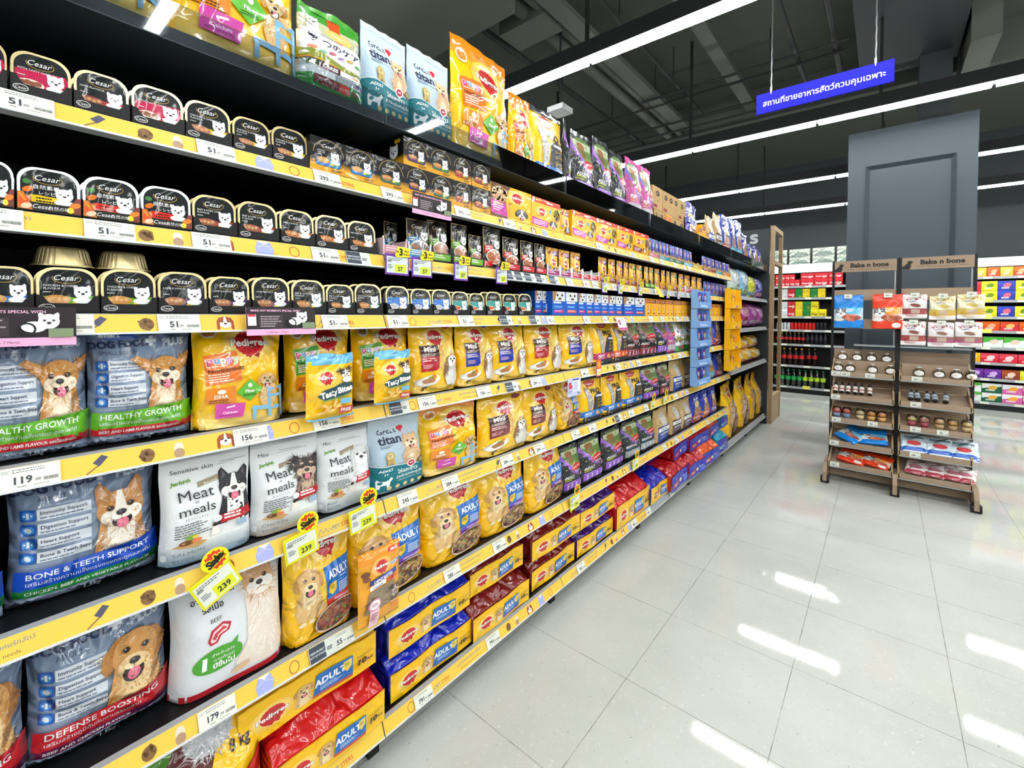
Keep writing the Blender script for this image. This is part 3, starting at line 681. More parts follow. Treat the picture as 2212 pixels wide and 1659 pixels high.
def a_titan(W=18, H=27):
    A = Art(W, H, 17); T = '13707c'
    A.rect(0, 17, W, 10, 'b3c6d6', c2='c3d2de')
    A.text('Great', 2.2, 21.6, 2.7, '26304a', 'l', .02); A.ell(9.6, 23, .8, .7, 'd5263a', rot=40); A.ell(10.5, 23, .8, .7, 'd5263a', rot=-40); A.poly([(9, 22.8), (11.2, 22.8), (10.1, 21.2)], 'd5263a')
    A.text('titan', 2.2, 18, 4.2, '26304a', 'l', .03); A.small(2.4, 17.2, 5, 2, .5, '6d7d8e')
    bust(A, 12.6, 17.4, 2.5, 'pom', deep=3.6); A.fur(12.4, 12.4, 3, 3, 160, 1.2, ['e2bd90', 'f0d6ae', 'cfa271'], .12, .9)
    A.ell(4.8, 13.6, 1.6, 1.6, 'b89a56', n=14); A.ell(4.8, 13.6, 1.2, 1.2, 'd9c58a'); A.poly([(3.6, 12.6), (4.8, 13), (6, 12.6), (6.4, 10), (4.8, 11.2), (3.4, 10)], 'b89a56'); A.small(4, 14, 1.6, 2, .5, '7a6430')
    A.put([(0, 1.2), (18, 1.2), (18, 8.2), (13.5, 9.0), (9, 9.6), (4.5, 10.3), (0, 10.8)], [(0, 1, 2), (0, 2, 3), (0, 3, 4), (0, 4, 5), (0, 5, 6)], T)
    A.line([(0, 10.8), (4.5, 10.3), (9, 9.6), (13.5, 9), (18, 8.2)], .25, 'd8e4ea')
    A.text('ADULT', 3.4, 8.6, 1.15, 'f4f8fa', 'c', .03); A.text('1+', 3.2, 7.2, 1.15, 'f4f8fa', 'c', .03)
    A.poly([(1.4, 2.4), (2, 2.4), (2.2, 3.6), (3.6, 3.6), (3.9, 2.4), (4.5, 2.4), (4.6, 4.6), (5.4, 5.6), (4.6, 6.4), (4, 5.4), (2.2, 5.2), (1.3, 6), (1.2, 5)], 'eef4f6')
    A.text('ไก่และข้าว', 10.6, 6.6, 1.9, 'f6fafb', 'c', .02); A.text('สำหรับสุนัขพันธุ์เล็ก', 11.2, 5, 1.25, 'f6fafb', 'c', .01); A.text('Chicken and Rice for Small', 11.2, 3.9, .75, 'e3eef0')
    A.ell(12, 9.5, 1.5, 1.5, 'e8dfe6'); A.ell(12, 9.5, 1.1, 1.1, 'b53a4a'); A.line([(11.5, 9.5), (12.6, 9.6)], .4, 'f6eeee'); A.ell(15.4, 9.8, 1.2, 1.2, '6b5a3a'); A.ell(15.4, 9.8, .8, .8, '9c8a5c')
    for i in range(5): A.ell(4.5 + i * 2.6, 2.2, .75, .7, 'd9c48c')
    return A
def a_nine(W=16, H=24):
    A = Art(W, H, 19)
    A.rect(0, 21.5, W, 2.5, '3f9a2e'); A.rect(0, 17, W, 4.5, 'b7b990', c2='c9c8a4'); A.poly([(7, 23.8), (10.4, 23.8), (11, 17), (8.6, 17.6)], 'e0501e'); A.ell(10, 19.2, 3.4, 1.7, 'e2c06a', rot=-5); A.text('Smart', 10, 18.8, 1.5, 'f7eccb', 'c', .02)
    sit(A, 3.3, 20.4, 1.5, 'west', flip=1); A.rect(0, 9.2, W, 7.4, 'eceff2', c2='f2f4f6')
    A.text('9', 1.6, 13.6, 3.6, '26233c', 'l', .05); A.text('つのケア', 4.2, 13.0, 2.6, '26233c', 'l', .03); A.small(4.2, 16.2, 8, 1, .6, '57536c')
    for i in range(6): A.ell(2.2 + i * 2.3, 11.8 - (i % 2) * .5, 1, .45, ('e58a6a', '7cb89a', 'd96a82', '9a7ab8', 'c9a85a', '6aa86a')[i], rot=10)
    A.poly([(0, 9), (0, 11.6), (4, 11), (9, 9.6), (16, 8.6), (16, 7.4), (8, 8.2)], '8a9434'); A.line([(0, 8.8), (6, 8.8), (11, 7.6), (16, 7.2)], .35, 'e39a1e')
    A.rect(0, 4.4, W, 3.6, 'e6ebef'); A.rect(1.2, 6.6, 2.2, 1.7, '2d4a28'); A.text('9', 2.3, 6.9, 1.5, 'f6f6f2', 'c', .04); A.rect(3.6, 6.6, 5.2, 1.7, '4a1630'); A.text('CARES', 6.2, 6.95, 1.35, 'f6f6f2', 'c', .03); A.small(7.5, 5.9, 7, 4, .5, '6b7683'); A.rect(13.2, 4.9, 1.9, 1.4, '3a2a7c')
    A.rect(0, 0, W, 4.4, '2f8a36', c2='37943e'); A.poly([(2.4, 2), (8.6, 1.6), (8.6, 4.2), (2.6, 4.4)], '7c2a34'); A.text('サポート', 5.6, 2.9, 1.1, 'f2e3e0', 'c'); A.text('スモール', 5.6, 1.9, .8, 'f2e3e0', 'c'); A.rect(8.6, 1.6, 2.6, 2.6, 'd63a2a'); A.text('小粒', 9.9, 2.4, 1.2, 'fbeee8', 'c'); A.ell(12.6, 2.6, 1.1, .9, '6b5a3a'); A.text('1', 14.2, 1, 1.6, 'f4f8f2', 'c', .04); A.text('kg', 15.1, .9, .9, 'f4f8f2', 'c'); return A
def a_beef(W=27, H=36):
    A = Art(W, H, 21)
    A.rect(0, 0, W, 1.8, 'b3202a'); A.text('BEEF', 9, 31.6, 2.6, 'a83a3c', 'c', .0); A.text('FLAVOUR', 9.4, 28.8, 2.2, 'a83a3c', 'c'); A.text('อาหารสุนัขโต', 8.8, 26.2, 2.0, '2d2d33', 'c', .02); A.text('รสเนื้อ', 8.4, 23.6, 2.0, '2d2d33', 'c', .02)
    A.text('BEEF', 8.6, 20.8, 1.4, '2d2d33', 'c'); A.poly([(6.4, 16.2), (7.2, 19), (10, 20.2), (12, 19.2), (11.4, 17.4), (9.4, 16.8), (8.6, 15), (7, 14.8)], 'b8283a'); A.poly([(7, 16.4), (7.7, 18.5), (10, 19.6), (11.3, 18.8), (10.8, 17.7), (9, 17.2), (8.2, 15.5), (7.2, 15.5)], 'f0d6d6'); A.poly([(7.5, 16.6), (8, 18), (10, 19), (10.8, 18.6), (8.6, 17.4), (8, 16)], 'c9404e')
    A.ell(9, 10, 5.6, 3.6, '4c9e34', rot=6); A.poly([(11, 12.5), (13.6, 14.6), (13, 11.5)], '4c9e34'); A.text('1', 5.6, 8.2, 4.6, 'fbfbf6', 'c', .06); A.text('สำหรับสุนัข', 10, 11.2, 1.2, 'f4f8ee', 'c'); A.text('อายุตั้งแต่', 10.2, 9.6, 1.2, 'f4f8ee', 'c'); A.text('ปีขึ้นไป', 10.2, 7.6, 1.9, 'fbfbf6', 'c', .03)
    D = DOGS['shiba']; A.poly([(16, 25), (24, 25), (25.6, 16), (26, 5), (22, 2.4), (14, 3.4), (13, 6), (16, 12)], 'e7d9cc'); A.fur(20.6, 13, 4.6, 9, 340, 2.0, ['f5efe8', 'e9dccf', 'fbf8f4', 'dcc4ab'], .09, 1.5); head(A, 20, 26.4, 4.0, 'shiba', 8)
    A.ell(14.2, 4.4, 2.2, .9, 'd9b48c', rot=20); return A
def a_plus(dog, band, bt, b2, t2, thai, top='SMALL BREED', fl='1.5kg', W=30, H=38, hd=5.2, dx=21.6, dy=23):
    A = Art(W, H, 23)
    A.rect(0, 26, W, 12, '8394ae', c2='4a5f88'); A.rect(0, 0, W, 26, '8c9cb4', c2='8394ae')
    A.poly([(1, 35), (10, 37), (14, 33), (6, 32)], '1d4fae'); A.text('smart', 6, 33.4, 2.4, 'e3ebf6', 'c', .04, .2); A.text('DOG FOOD', 8.6, 30.2, 3.0, '26345a', 'c', .05, 0, 3); A.text(top, 8, 28, 1.7, '26345a', 'c')
    A.rect(15.8, 31.6, 3, 1.1, 'cfd9e6'); A.rect(16.75, 30.6, 1.1, 3.1, 'cfd9e6'); A.text('PLUS', 24, 30.6, 3.1, 'c3d0e0', 'c', .05, 0, 3, '6f82a0', .03)
    for i, t in enumerate(('Immunity Support', 'Digestion Support', 'Heart Support', 'Bone & Teeth Support')):
        y = 23.6 - i * 3.7
        A.rect(5, y - .3, 10.4, 2.8, 'd3dae4'); A.rect(2, y - .4, 2.8, 3, '1b58b4', .5); A.ell(3.4, y + 1.1, 1.05, 1.1, '3f8fdc'); 
        if i % 2 == 0: A.rect(2.65, y + .85, 1.5, .5, 'f2f7fc'); A.rect(3.15, y + .35, .5, 1.5, 'f2f7fc')
        else: A.ell(3.4, y + 1.1, .55, .75, 'e6f0fa', rot=30)
        A.text(t, 5.5, y + 1.1, 1.25, '3f4a66', 'l', .02); A.small(5.5, y + .1, 8.5, 1, .7, '6d7892')
    bust(A, dx, dy - 1.0, hd, dog, -6 if dog == 'gold' else 4, 1, 1, 3.1)
    A.poly([(1.6, 3.4), (30, 3.4), (30, 11.6), (1.6, 10.2)], band); A.poly([(1.6, .9 + 2.2), (30, 3.1), (30, 5.3), (1.6, 5.3)], b2)
    A.text(bt, 3.4, 8.0, 2.5 if len(bt) < 17 else 2.15, 'f4f6f8', 'l', .01, 0, 1.5); A.text(thai, 3.4, 6.3, 1.5, 'e9eef2', 'l'); A.text(t2, 3.4, 3.75, 1.25, 'eef2f4', 'l', .02)
    A.text(fl, 15.6, 1.0, 1.7, 'c9d5e6', 'c', .02); return A
def a_eight(W=36, H=30):
    A = Art(W, H, 26)
    A.poly([(0, 30), (22, 30), (24, 24), (20, 16), (8, 12), (0, 14)], '5a1f1c'); A.ell(8, 22, 4, 3, 'b8301c', rot=20); A.ell(15, 20, 3.4, 2.4, 'd97a1c', rot=-20); A.ell(11, 26, 3, 2, '4f8a2c', rot=30); A.ell(19, 17, 2.6, 1.6, 'c9a23a', rot=40); kibble(A, 7, 15, 5, 2.6, 30, ['9a6a3c', '7d4a2a', 'b5945c'], .16)
    A.ell(22, 26, 6, 4, 'b5b5ba'); A.fur(22, 25, 5.5, 3.6, 160, 1.2, ['c9c9cc', 'e3e3e4', '9a9aa0'], .2); A.text('8 kg', 29, 20, 3.2, '2a1d08', 'c', .02)
    A.put([(0, 4), (12, 6), (24, 12), (36, 18), (36, 12), (24, 5), (12, 0), (0, 0)], [(0, 1, 7), (1, 6, 7), (1, 2, 6), (2, 5, 6), (2, 3, 5), (3, 4, 5)], 'c0201c'); return A
def a_vital(b='1f3f9a', W=13, H=22):
    A = Art(W, H, 25)
    A.rect(0, 11, W, 11, 'b3935c', c2='c8ac78'); A.rect(0, 0, W, 11, b)
    A.poly([(4, 19), (7.6, 20), (9.4, 15), (8.6, 10.5), (5, 11), (4.4, 15)], 'cfcac6'); A.fur(6.6, 15, 1.8, 3.4, 90, 1.6, ['dedad6', 'b8b2ae', 'f2f0ee', '8a8480'], .1, 1.4); A.ell(5.2, 18, .25, .25, '222'*2); A.ell(6.6, 18.2, .25, .25, '222222'); A.ell(5.8, 17.2, .4, .3, '222222')
    A.rect(1.6, 7.2, 10, 2.6, 'eef0ee'); A.text('Vitalité', 6.6, 7.8, 2.0, '4a5a5a', 'c', .01); A.rect(2.8, 4.6, 7.6, 1.4, 'a9b3bd'); A.small(2.8, 3.4, 7, 3, .6, '8fa0c8'); return A
def a_treat(b='d9591e', c='2a63d6', W=11, H=19):
    A = Art(W, H, 27)
    A.rect(0, 14, W, 5, '1d2fa8', c2='26388f'); A.ell(6, 12.6, 2.3, 2.3, 'f0dcae'); A.ell(6, 12.6, 1.8, 1.8, 'e9c98a'); A.text('RUF', 5.6, 15.4, 2.6, 'e8ecfa', 'c', .04, .1)
    A.poly([(1.5, 5), (4, 12), (6, 9), (9.6, 10), (9, 5)], 'a87848'); A.fur(5.4, 8, 3, 2.6, 60, 1.4, ['c9905c', '8a5a34', 'e3c39a', 'f4eadb'], .12)
    A.rect(0, 0, W, 5.4, b); A.small(1.5, 4, 7, 2, 1.0, 'f6ece6'); A.line([(3, 1.4), (7.5, 1.6)], .8, 'f2dfc8'); return A
# ------------------------------------------------------------------ small goods
LIDW, LIDH = 8.8, 8.7
def lid_outline(k=0.0, n=7):
    w, h = LIDW / 2 - k, LIDH; pts = []
    for cx, cy, r, a in ((w - .9, .9 + k, .9, -90), (w - 2.7, h - 2.7 - k, 2.7, 0), (-w + 2.7, h - 2.7 - k, 2.7, 90), (-w + .9, .9 + k, .9, 180)):
        for i in range(n + 1):
            t = math.radians(a + 90 * i / n); pts.append((cx + r * math.cos(t), cy + r * math.sin(t)))
    return pts
def lid_print(A, col='2f6fc0', food='c9863a', base='14181a', jp=None, txt=('CHICKEN & CHEESE', 'FLAVOUR'), up=None):
    A.push(LIDW / 2, 0)
    A.poly(lid_outline(.42), base)
    if up: A.poly([(-3.9, 2.6), (3.9, 2.6), (3.95, 4.6), (3.6, 5.5), (-3.8, 4.9)], up)
    if not jp: A.poly([(-3.6, .6), (3.6, .6), (3.85, 1.3), (3.85, 3.2), (1.4, 2.7), (-1.5, 3.2), (-3.9, 2.9)], col)
    A.ell(-1.6, 2.3, 2.0, .95, 'efe6d2' if up else food, cc=food)
    for i in range(4): A.ell(-2.8 + i * .76, 2.4 + .15 * (i % 2), .55, .5, food, cc='e0b27c' if not up else food)
    A.ell(1.2, 1.5, .7, .45, 'e3c22c' if not jp else 'e07a22'); A.ell(2.4, 1.4, .8, .4, '3f8a3a' if not up else 'd9c13a')
    if jp:
        A.ell(-3.0, 4.2, .8, .5, 'e0701c', rot=30); A.ell(-3.1, 5.7, .6, .5, '3f7a3a'); A.poly([(-2.4, 1.4), (2.4, 1.4), (2.4, 3.0), (-2.6, 3.2)], jp); A.small(-1.9, 2.5, 3.6, 2, .6, '2a1a10' if jp[0] == 'e' and jp[1] != '0' else '5a0d0a'); A.text('自然素材', -.5, 4.5, .95, 'f2f2f2'); A.text('レシピ', -.4, 3.4, .85, 'f2f2f2')
    head(A, 2.1, 3.8, 1.3, 'west', 4, 0)
    A.ell(2.1, 2.2, 1.5, .6, 'f2f3f6')
    A.ring(-.2, 6.55, 2.1, 1.05, .1, 'b59a4a', 20, 160, 400); A.text('Cesar', -.35, 6.15, 1.5, 'f6f6f6', 'c', .0, .3)
    if not jp:
        for i, t in enumerate(txt): A.text(t, -3.5, 4.9 - i * .6, .55, 'e9e9e9', 'l')
        A.small(-3.5, 3.7, 1.8, 1, .35, 'c9c9c9')
    A.pop()
def tray_recipe(rim, lidkw, key):
    """aluminium food tray standing on its edge, lid towards the aisle"""
    o = lid_outline(0); i = lid_outline(.42); n = len(o); v = []; f = []
    for pts, x in ((o, 0.0), (o, .25), (i, .25), (i, .12)):
        for p in pts: v.append((x * .01, p[0] * .01, p[1] * .01))
    for r in range(3):
        for k in range(n): f.append((r * n + k, r * n + (k + 1) % n, (r + 1) * n + (k + 1) % n, (r + 1) * n + k))
    rimm = mesh('rim_' + key, v, f, rim, None, False)
    v = []; f = []; m = len(o) * 3
    ring = []
    oo = lid_outline(.35, 23)
    for j, (x, sc_) in enumerate(((0.0, 1.0), (-2.9, .84), (-3.3, .78))):
        for q, p in enumerate(oo):
            fl = 1 + (.018 if q % 4 < 2 else -.018) * (j > 0); v.append((x * .01, p[0] * sc_ * fl * .01, ((p[1] - LIDH / 2) * sc_ * fl + LIDH / 2) * .01))
    n = len(oo)
    for r in range(2):
        for k in range(n): f.append((r * n + k, (r + 1) * n + k, (r + 1) * n + (k + 1) % n, r * n + (k + 1) % n))
    f.append(tuple(range(2 * n, 3 * n))[::-1])
    tub = mesh('tub_' + key, v, f, rim, None, False)
    A = Art(LIDW, LIDH, 31); lid_print(A, **lidkw); lid = A.mesh('lid_' + key, flat(.0012), M_GLOSS, 0, lay=.00003)
    return [('foil_tub', tub, None, []), ('rim', rimm, None, []), ('printed_lid', lid, None, [])]
def cut_card(w, h, lo, W=9.3, jp=False):
    """front of a shelf-ready carton with a scooped edge"""
    return [(-w, 0), (w, 0), (w, h), (w - .9, h), (w - 1.3, lo + .9), (w - 1.9, lo + .15), (-w + 1.9, lo + .15), (-w + 1.3, lo + .9), (-w + .9, h), (-w, h)]
def carton_recipe(key, jp=False, W=9.3, D=30):
    w = W / 2; pts = cut_card(w, 3.3, 1.6); m = MB(); t = .05
    fr = MB(); fr.prism([(p[0] * .01, p[1] * .01) for p in pts], 'x', -.0006, .0)
    m.box(-D * .01, 0, -w * .01, -w * .01 + .0008, 0, .036); m.box(-D * .01, 0, w * .01 - .0008, w * .01, 0, .036); m.box(-D * .01, 0, -w * .01, w * .01, 0, .0008)
    A = Art(W, 4, 33)
    if jp:
        A.poly([(0.1, .1), (W - .1, .1), (W - .1, 1.7), (.1, 1.7)], '1b1712'); A.poly([(.1, .3), (2.2, .2), (1.7, 1.9), (.9, 3.4), (.1, 3.4)], 'c9702a'); A.ell(.9, 1.7, .7, .9, 'd8501e'); A.ell(1.3, .9, .8, .5, 'e7c6a6', rot=20); A.line([(.3, 3.2), (1.2, 1.8)], .4, 'e8862a')
        A.poly([(W - .1, .3), (W - 1.8, .3), (W - 1.5, 2.2), (W - .7, 3.4), (W - .1, 3.4)], '7a3a34'); A.ell(W - 1.0, 1.9, .9, .5, 'e07f2a', rot=20); A.ell(W - 1.7, .9, .55, .55, 'e6d21c'); A.text('Cesar', 3.4, .6, 1.1, 'eeeeee', 'c', 0, .3); A.text('自然の味', 5.9, .6, .8, 'e6e6e6')
    else:
        A.ring(1.5, .95, 1.15, .62, .12, 'd9d9d9', 20); A.text('Cesar', 1.5, .7, .75, 'eeeeee', 'c', 0, .3)
    return [('carton_front', fr.mesh('cf_' + key, M_BLACK), None, []), ('carton_sides', m.mesh('cs_' + key, M_BLACK), None, []), ('printed_emblem', A.mesh('ce_' + key, flat(.0002), M_CARD, 0, lay=.00003), None, [])]
def giftbox_recipe(key, lidkw):
    W, H_, D = 10.2, 9.2, 16; m = MB(); m.box(-.16, 0, -.051, .051, 0, .092)
    A = Art(W, H_, 35); A.rect(0, 0, W, H_, '141416'); A.rect(0, 0, W, 1.4, 'd79b22'); A.rect(0, 1.4, W, 1.8, 'd79b22', c2='4a3312'); A.push(1.1, 1.1, .9); lid_print(A, **lidkw); A.pop(); A.push(.7 + 4.4, 1.2)
    A.pop(); A.ring(W / 2 - .0, 4.9, 4.3, 3.9, .12, 'c9ac6a', 30, 0, 180); A.small(6, .9, 3.6, 2, .4, '5a3c08')
    B = Art(D, H_, 36); B.rect(0, 0, D, H_, '161618'); B.rect(0, 0, D, 1.4, 'd79b22'); B.rect(0, 1.4, D, 1.6, 'd79b22', c2='3a2a12'); head(B, 11, 4.6, 2.2, 'west', 0, 0); B.rect(11.5, 7.4, 3, 1.2, 'd8b11e')
    side = lambda sg: (lambda a, b, e: np.stack([-.08 + sg * a, sg * (.051 + e), b], 1))
    return [('box_body', m.mesh('gb_' + key, M_CARD, '131315'), None, []), ('printed_front', A.mesh('gf_' + key, flat(0.0003), M_GLOSS, 0, lay=.00003), None, []), ('printed_side', B.mesh('gs_' + key, lambda a, b, e: np.stack([a - .08, -.051 - e, b], 1), M_GLOSS, 0, lay=.00003), None, [])]
def pouch_recipe(key, art, w, h, d, col, m=None, kind='pouch', seal=None, seed=1, p=6, wr=.003, fold=False):
    m = m or M_FILM; B = Bag(w * .01, h * .01, d * .01, kind, p, seed, wr)
    r = [('bag_body', B.body('bb_' + key, m, col), None, [])]
    if art: r.append(('printed_front', art.mesh('bp_' + key, B.front, m, 2.2), None, []))
    if seal: r.append(('top_seal', B.strip('bs_' + key, .985, 1.06 if kind != 'hang' else 1.05, m, seal), None, []))
    return r, (w * .01, h * .01, d * .01)
def box_recipe(key, art, w, h, d, col, sideart=None, m=None):
    m = m or M_CARD; b = MB(); b.box(-d * .01, 0, -w * .005, w * .005, 0, h * .01)
    r = [('carton_body', b.mesh('xb_' + key, m, col), None, [])]
    if art: r.append(('printed_front', art.mesh('xp_' + key, flat(.0004), m, 0, lay=.00004), None, []))
    if sideart: r.append(('printed_side', sideart.mesh('xs_' + key, lambda a, b_, e: np.stack([a - d * .005, -w * .005 - .0004 - e, b_], 1), m, 0, lay=.00004), None, []))
    return r, (w * .01, h * .01, d * .01)

def lying_recipe(key, art, col, back, w=40, h=16, d=46, seed=1):
    """a big bag lying on its back, its bottom panel to the aisle; the panel is lower than the bag, which bulges up behind it"""
    r = random.Random(seed); v = []; f = []; w2, hh = w * .005, h * .01
    ph = [r.uniform(0, 6) for _ in range(6)]; pf = .70
    secs = [(-.007, 1, pf - .01), (-.008, 1.0, pf), (-.012, 1.0, pf + .02), (-.028, .995, pf + .09), (-.05, .99, .89), (-.08, .985, .99), (-.12, .975, 1.05), (-.17, .97, 1.08), (-.23, .96, 1.08), (-.32, .955, 1.0), (-.4, .95, .8), (-.44, .95, .45), (-.45, .95, .2)]
    N = 96
    for x, kw, kh in secs:
        for i in range(N):
            t = 2 * math.pi * i / N; c, s_ = math.cos(t), math.sin(t); pw = .12 if x > -.02 else .2
            a = w2 * kw * math.copysign(abs(c) ** pw, c); b = hh * kh * (.5 + .5 * math.copysign(abs(s_) ** pw, s_))
            if b > hh * kh * .8 and -.3 < x < -.02: b += .0035 * math.sin(a * 75 + ph[0] + x * 40) + .0028 * math.sin(a * 160 + ph[1] - x * 90)
            v.append((x + .003 * math.sin(a * 22 + ph[2]) * (x > -.03), a, max(b, 0.0)))
    for j in range(len(secs) - 1):
        for i in range(N): f.append((j * N + i, (j + 1) * N + i, (j + 1) * N + (i + 1) % N, j * N + (i + 1) % N))
    f.append(tuple(range(N))); f.append(tuple(range((len(secs) - 1) * N, len(secs) * N))[::-1])
    cols = np.array([lin(col) if p[0] > -.19 else lin(back) for p in v])
    body = mesh('lb_' + key, v, f, M_SHINY, cols, True)
    ph_ = hh * pf
    fn = lambda a, b, e: np.stack([.003 * np.sin(a * 22 + ph[2]) + .0016 + e, a * .99, np.clip(b, .001, hh * 1.2) * pf + .0025 * np.sin(a * 30 + ph[3]) * np.clip(b / hh, 0, 1)], 1)
    A2 = Art(w, h, 2); A2.rect(0, .2, w, h, back); fr = A2.mesh('lf_' + key, lambda a, b, e: fn(a, b, e * 0), M_FILM, 1.5)
    pr = art.mesh('lp_' + key, fn, M_FILM, 1.5, .0008)
    # thin welded fin along the top edge of the end panel
    fv = []; ff = []
    for j in (0, 1):
        for i in range(41):
            a = w2 * (2 * i / 40 - 1); p = fn(np.array([a]), np.array([hh]), np.array([.0004]))[0]; fv.append((p[0] + .004 * j, a * .99, p[2] - .003 + .007 * j + .0015 * math.sin(a * 90 + ph[4]) * j))
    for i in range(40): ff.append((i, i + 1, 42 + i, 41 + i))
    fin = mesh('lt_' + key, fv, ff, M_FILM, back, True)
    return [('bag_body', body, None, []), ('end_panel', fr, None, []), ('printed_end', pr, None, []), ('welded_edge', fin, None, [])], (w * .01, h * .01, d * .01)

# ---- art of the small goods
def a_tasty(W=12, H=17):
    A = Art(W, H, 41); A.rect(0, 15, W, 2, '69b4e2'); A.ell(6, 9, 6, 6, YEL, cc='f7d85a')
    rosette_logo(A, 4.4, 11.4, 1.45); head(A, 9.3, 12.3, 1.35, 'tri', 10); A.ell(9.4, 10.6, 1.2, .8, 'f0ebe2')
    A.put([(2, 6.6), (3.4, 8.2), (6, 8.8), (8.6, 10), (10.8, 9.6), (11.2, 8), (10, 6.6), (7, 5.8), (3.6, 5.4)], [(0, 1, 8), (1, 2, 8), (2, 7, 8), (2, 3, 7), (3, 6, 7), (3, 4, 6), (4, 5, 6)], '14424e')
    A.text('Tasty', 4.9, 6.3, 2.3, 'fbfbf4', 'c', .04, 0, 12, None, .04, .85); A.text('Bites', 8.9, 7.3, 2.2, 'fbfbf4', 'c', .04, 0, 12, None, .04, .85); A.line([(3, 5.2), (7, 5.6), (10.4, 6.4)], .25, '5da83c')
    for i in range(7): A.ell(3 + (i * 1.7) % 6, 2 + (i * 1.1) % 2.6, 1.2, .45, 'e3b14e', rot=i * 37, cc='f3d58c')
    A.rect(7.8, 3.9, 2.6, 1.5, '6fb7e0'); A.rect(7.6, 1.2, 3.6, 1.8, 'c5222c'); A.text('FREE', 9.4, 1.6, 1.35, 'fbf3ee', 'c', .03); A.rect(0, 0, W, .5, '69b4e2'); return A
def a_denta(W=13, H=23):
    A = Art(W, H, 43); A.rect(0, 20.4, W, 2.6, 'e8901a'); rosette_logo(A, 6.6, 18.4, 1.6, 'e9a01c'); A.rect(9, 21.4, 4, 1.5, 'd03a22'); A.text('FREE', 11, 21.7, 1.2, 'fbf3ee', 'c', .02); A.ell(1.8, 17.6, 1.2, .9, '6b3a1a'); A.ell(2, 16, 1, .8, '7c4522')
    A.text('VET', 10.8, 17.6, 1.5, '5a7fb8', 'c', .03, 0, 8, 'f4f6fa', .05)
    A.poly([(2.8, 13.6), (11.2, 14.6), (11.2, 16.2), (2.8, 15.2)], '1f3f98'); A.text('DENTASTIX', 7, 14.1, 1.4, 'f4f6fa', 'c', .03, 0, 6, None, .04, .8); A.poly([(2.8, 11.9), (7.6, 12.6), (7.6, 14), (2.8, 13.3)], 'f2f4f6'); A.text('ChewX', 5.2, 12.4, 1.0, '2a55a8', 'c', .03, 0, 6); A.poly([(7.8, 12.6), (11.2, 13), (11.2, 14.4), (7.8, 14)], 'd9601e'); A.ell(9.6, 13.4, .5, .5, 'c5222c')
    A.poly([(1.4, 4.6), (9, 5), (10.6, 12.4), (2.6, 11.6)], '8c7a62'); A.fur(5.6, 8, 3, 3, 40, 1.6, ['7a6a54', 'a08c70', '6a5a46'], .3)
    sit(A, 10.4, 9.4, 1.15, 'tri'); A.rect(2.6, 0, 2.8, 7.6, 'eec6cc'); A.ell(4, 7.4, 1.9, 1.9, 'c98aa2'); A.ell(4, 7.4, 1.45, 1.45, 'f6eef0'); A.small(3, 7.5, 2, 2, .6, 'b0657e'); A.small(3, 4.2, 2, 3, .8, 'b0657e'); A.rect(9.6, 3, 2, 1.6, 'e8841e'); return A
def a_yp(lab='c5322c', W=9.5, H=14, big=1):
    A = Art(W, H, 45); A.rect(0, 11.2, W, 2.8, 'e2b050', c2='d99a3a'); A.rect(4.8, 10, 4, 2.6, lab); A.small(5.2, 11.8, 3, 2, .7, 'f3e3e0'); A.ell(2.6, 11.4, 1.5, 1.1, 'b5683a')
    rosette_logo(A, 5, 6.8, 1.55); A.ell(1.7, 4, .7, .8, '7f95ad'); head(A, 5.6, 2.4, 1.7, 'bw' if big else 'cav', fine=0); return A
def a_cp(c='4f9a2c', meat='b58a7c', W=9.5, H=14):
    A = Art(W, H, 47); A.rect(.25, .3, W - .5, H - .6, '1c1a1a'); A.ring(4, 11.2, 2.4, 1.2, .12, 'b59a4a', 20, 150, 400); A.text('Cesar', 4.1, 10.8, 1.9, 'f4f4f4', 'c', 0, .3); head(A, 7, 8.2, 1.5, 'west', fine=0)
    A.poly([(.3, 7.4), (4.2, 7.9), (4.2, 5.4), (.3, 4.9)], c); A.small(.7, 6.9, 3, 2, .7, 'f0f4e8'); A.ell(4.9, 4, 4, 2.6, 'e8e2da'); kibble(A, 4.9, 3.9, 3.6, 2.1, 30, [meat, 'c98a62', 'a8583a'], .16, meat); A.rect(.4, .6, 3.6, 1.6, c); return A
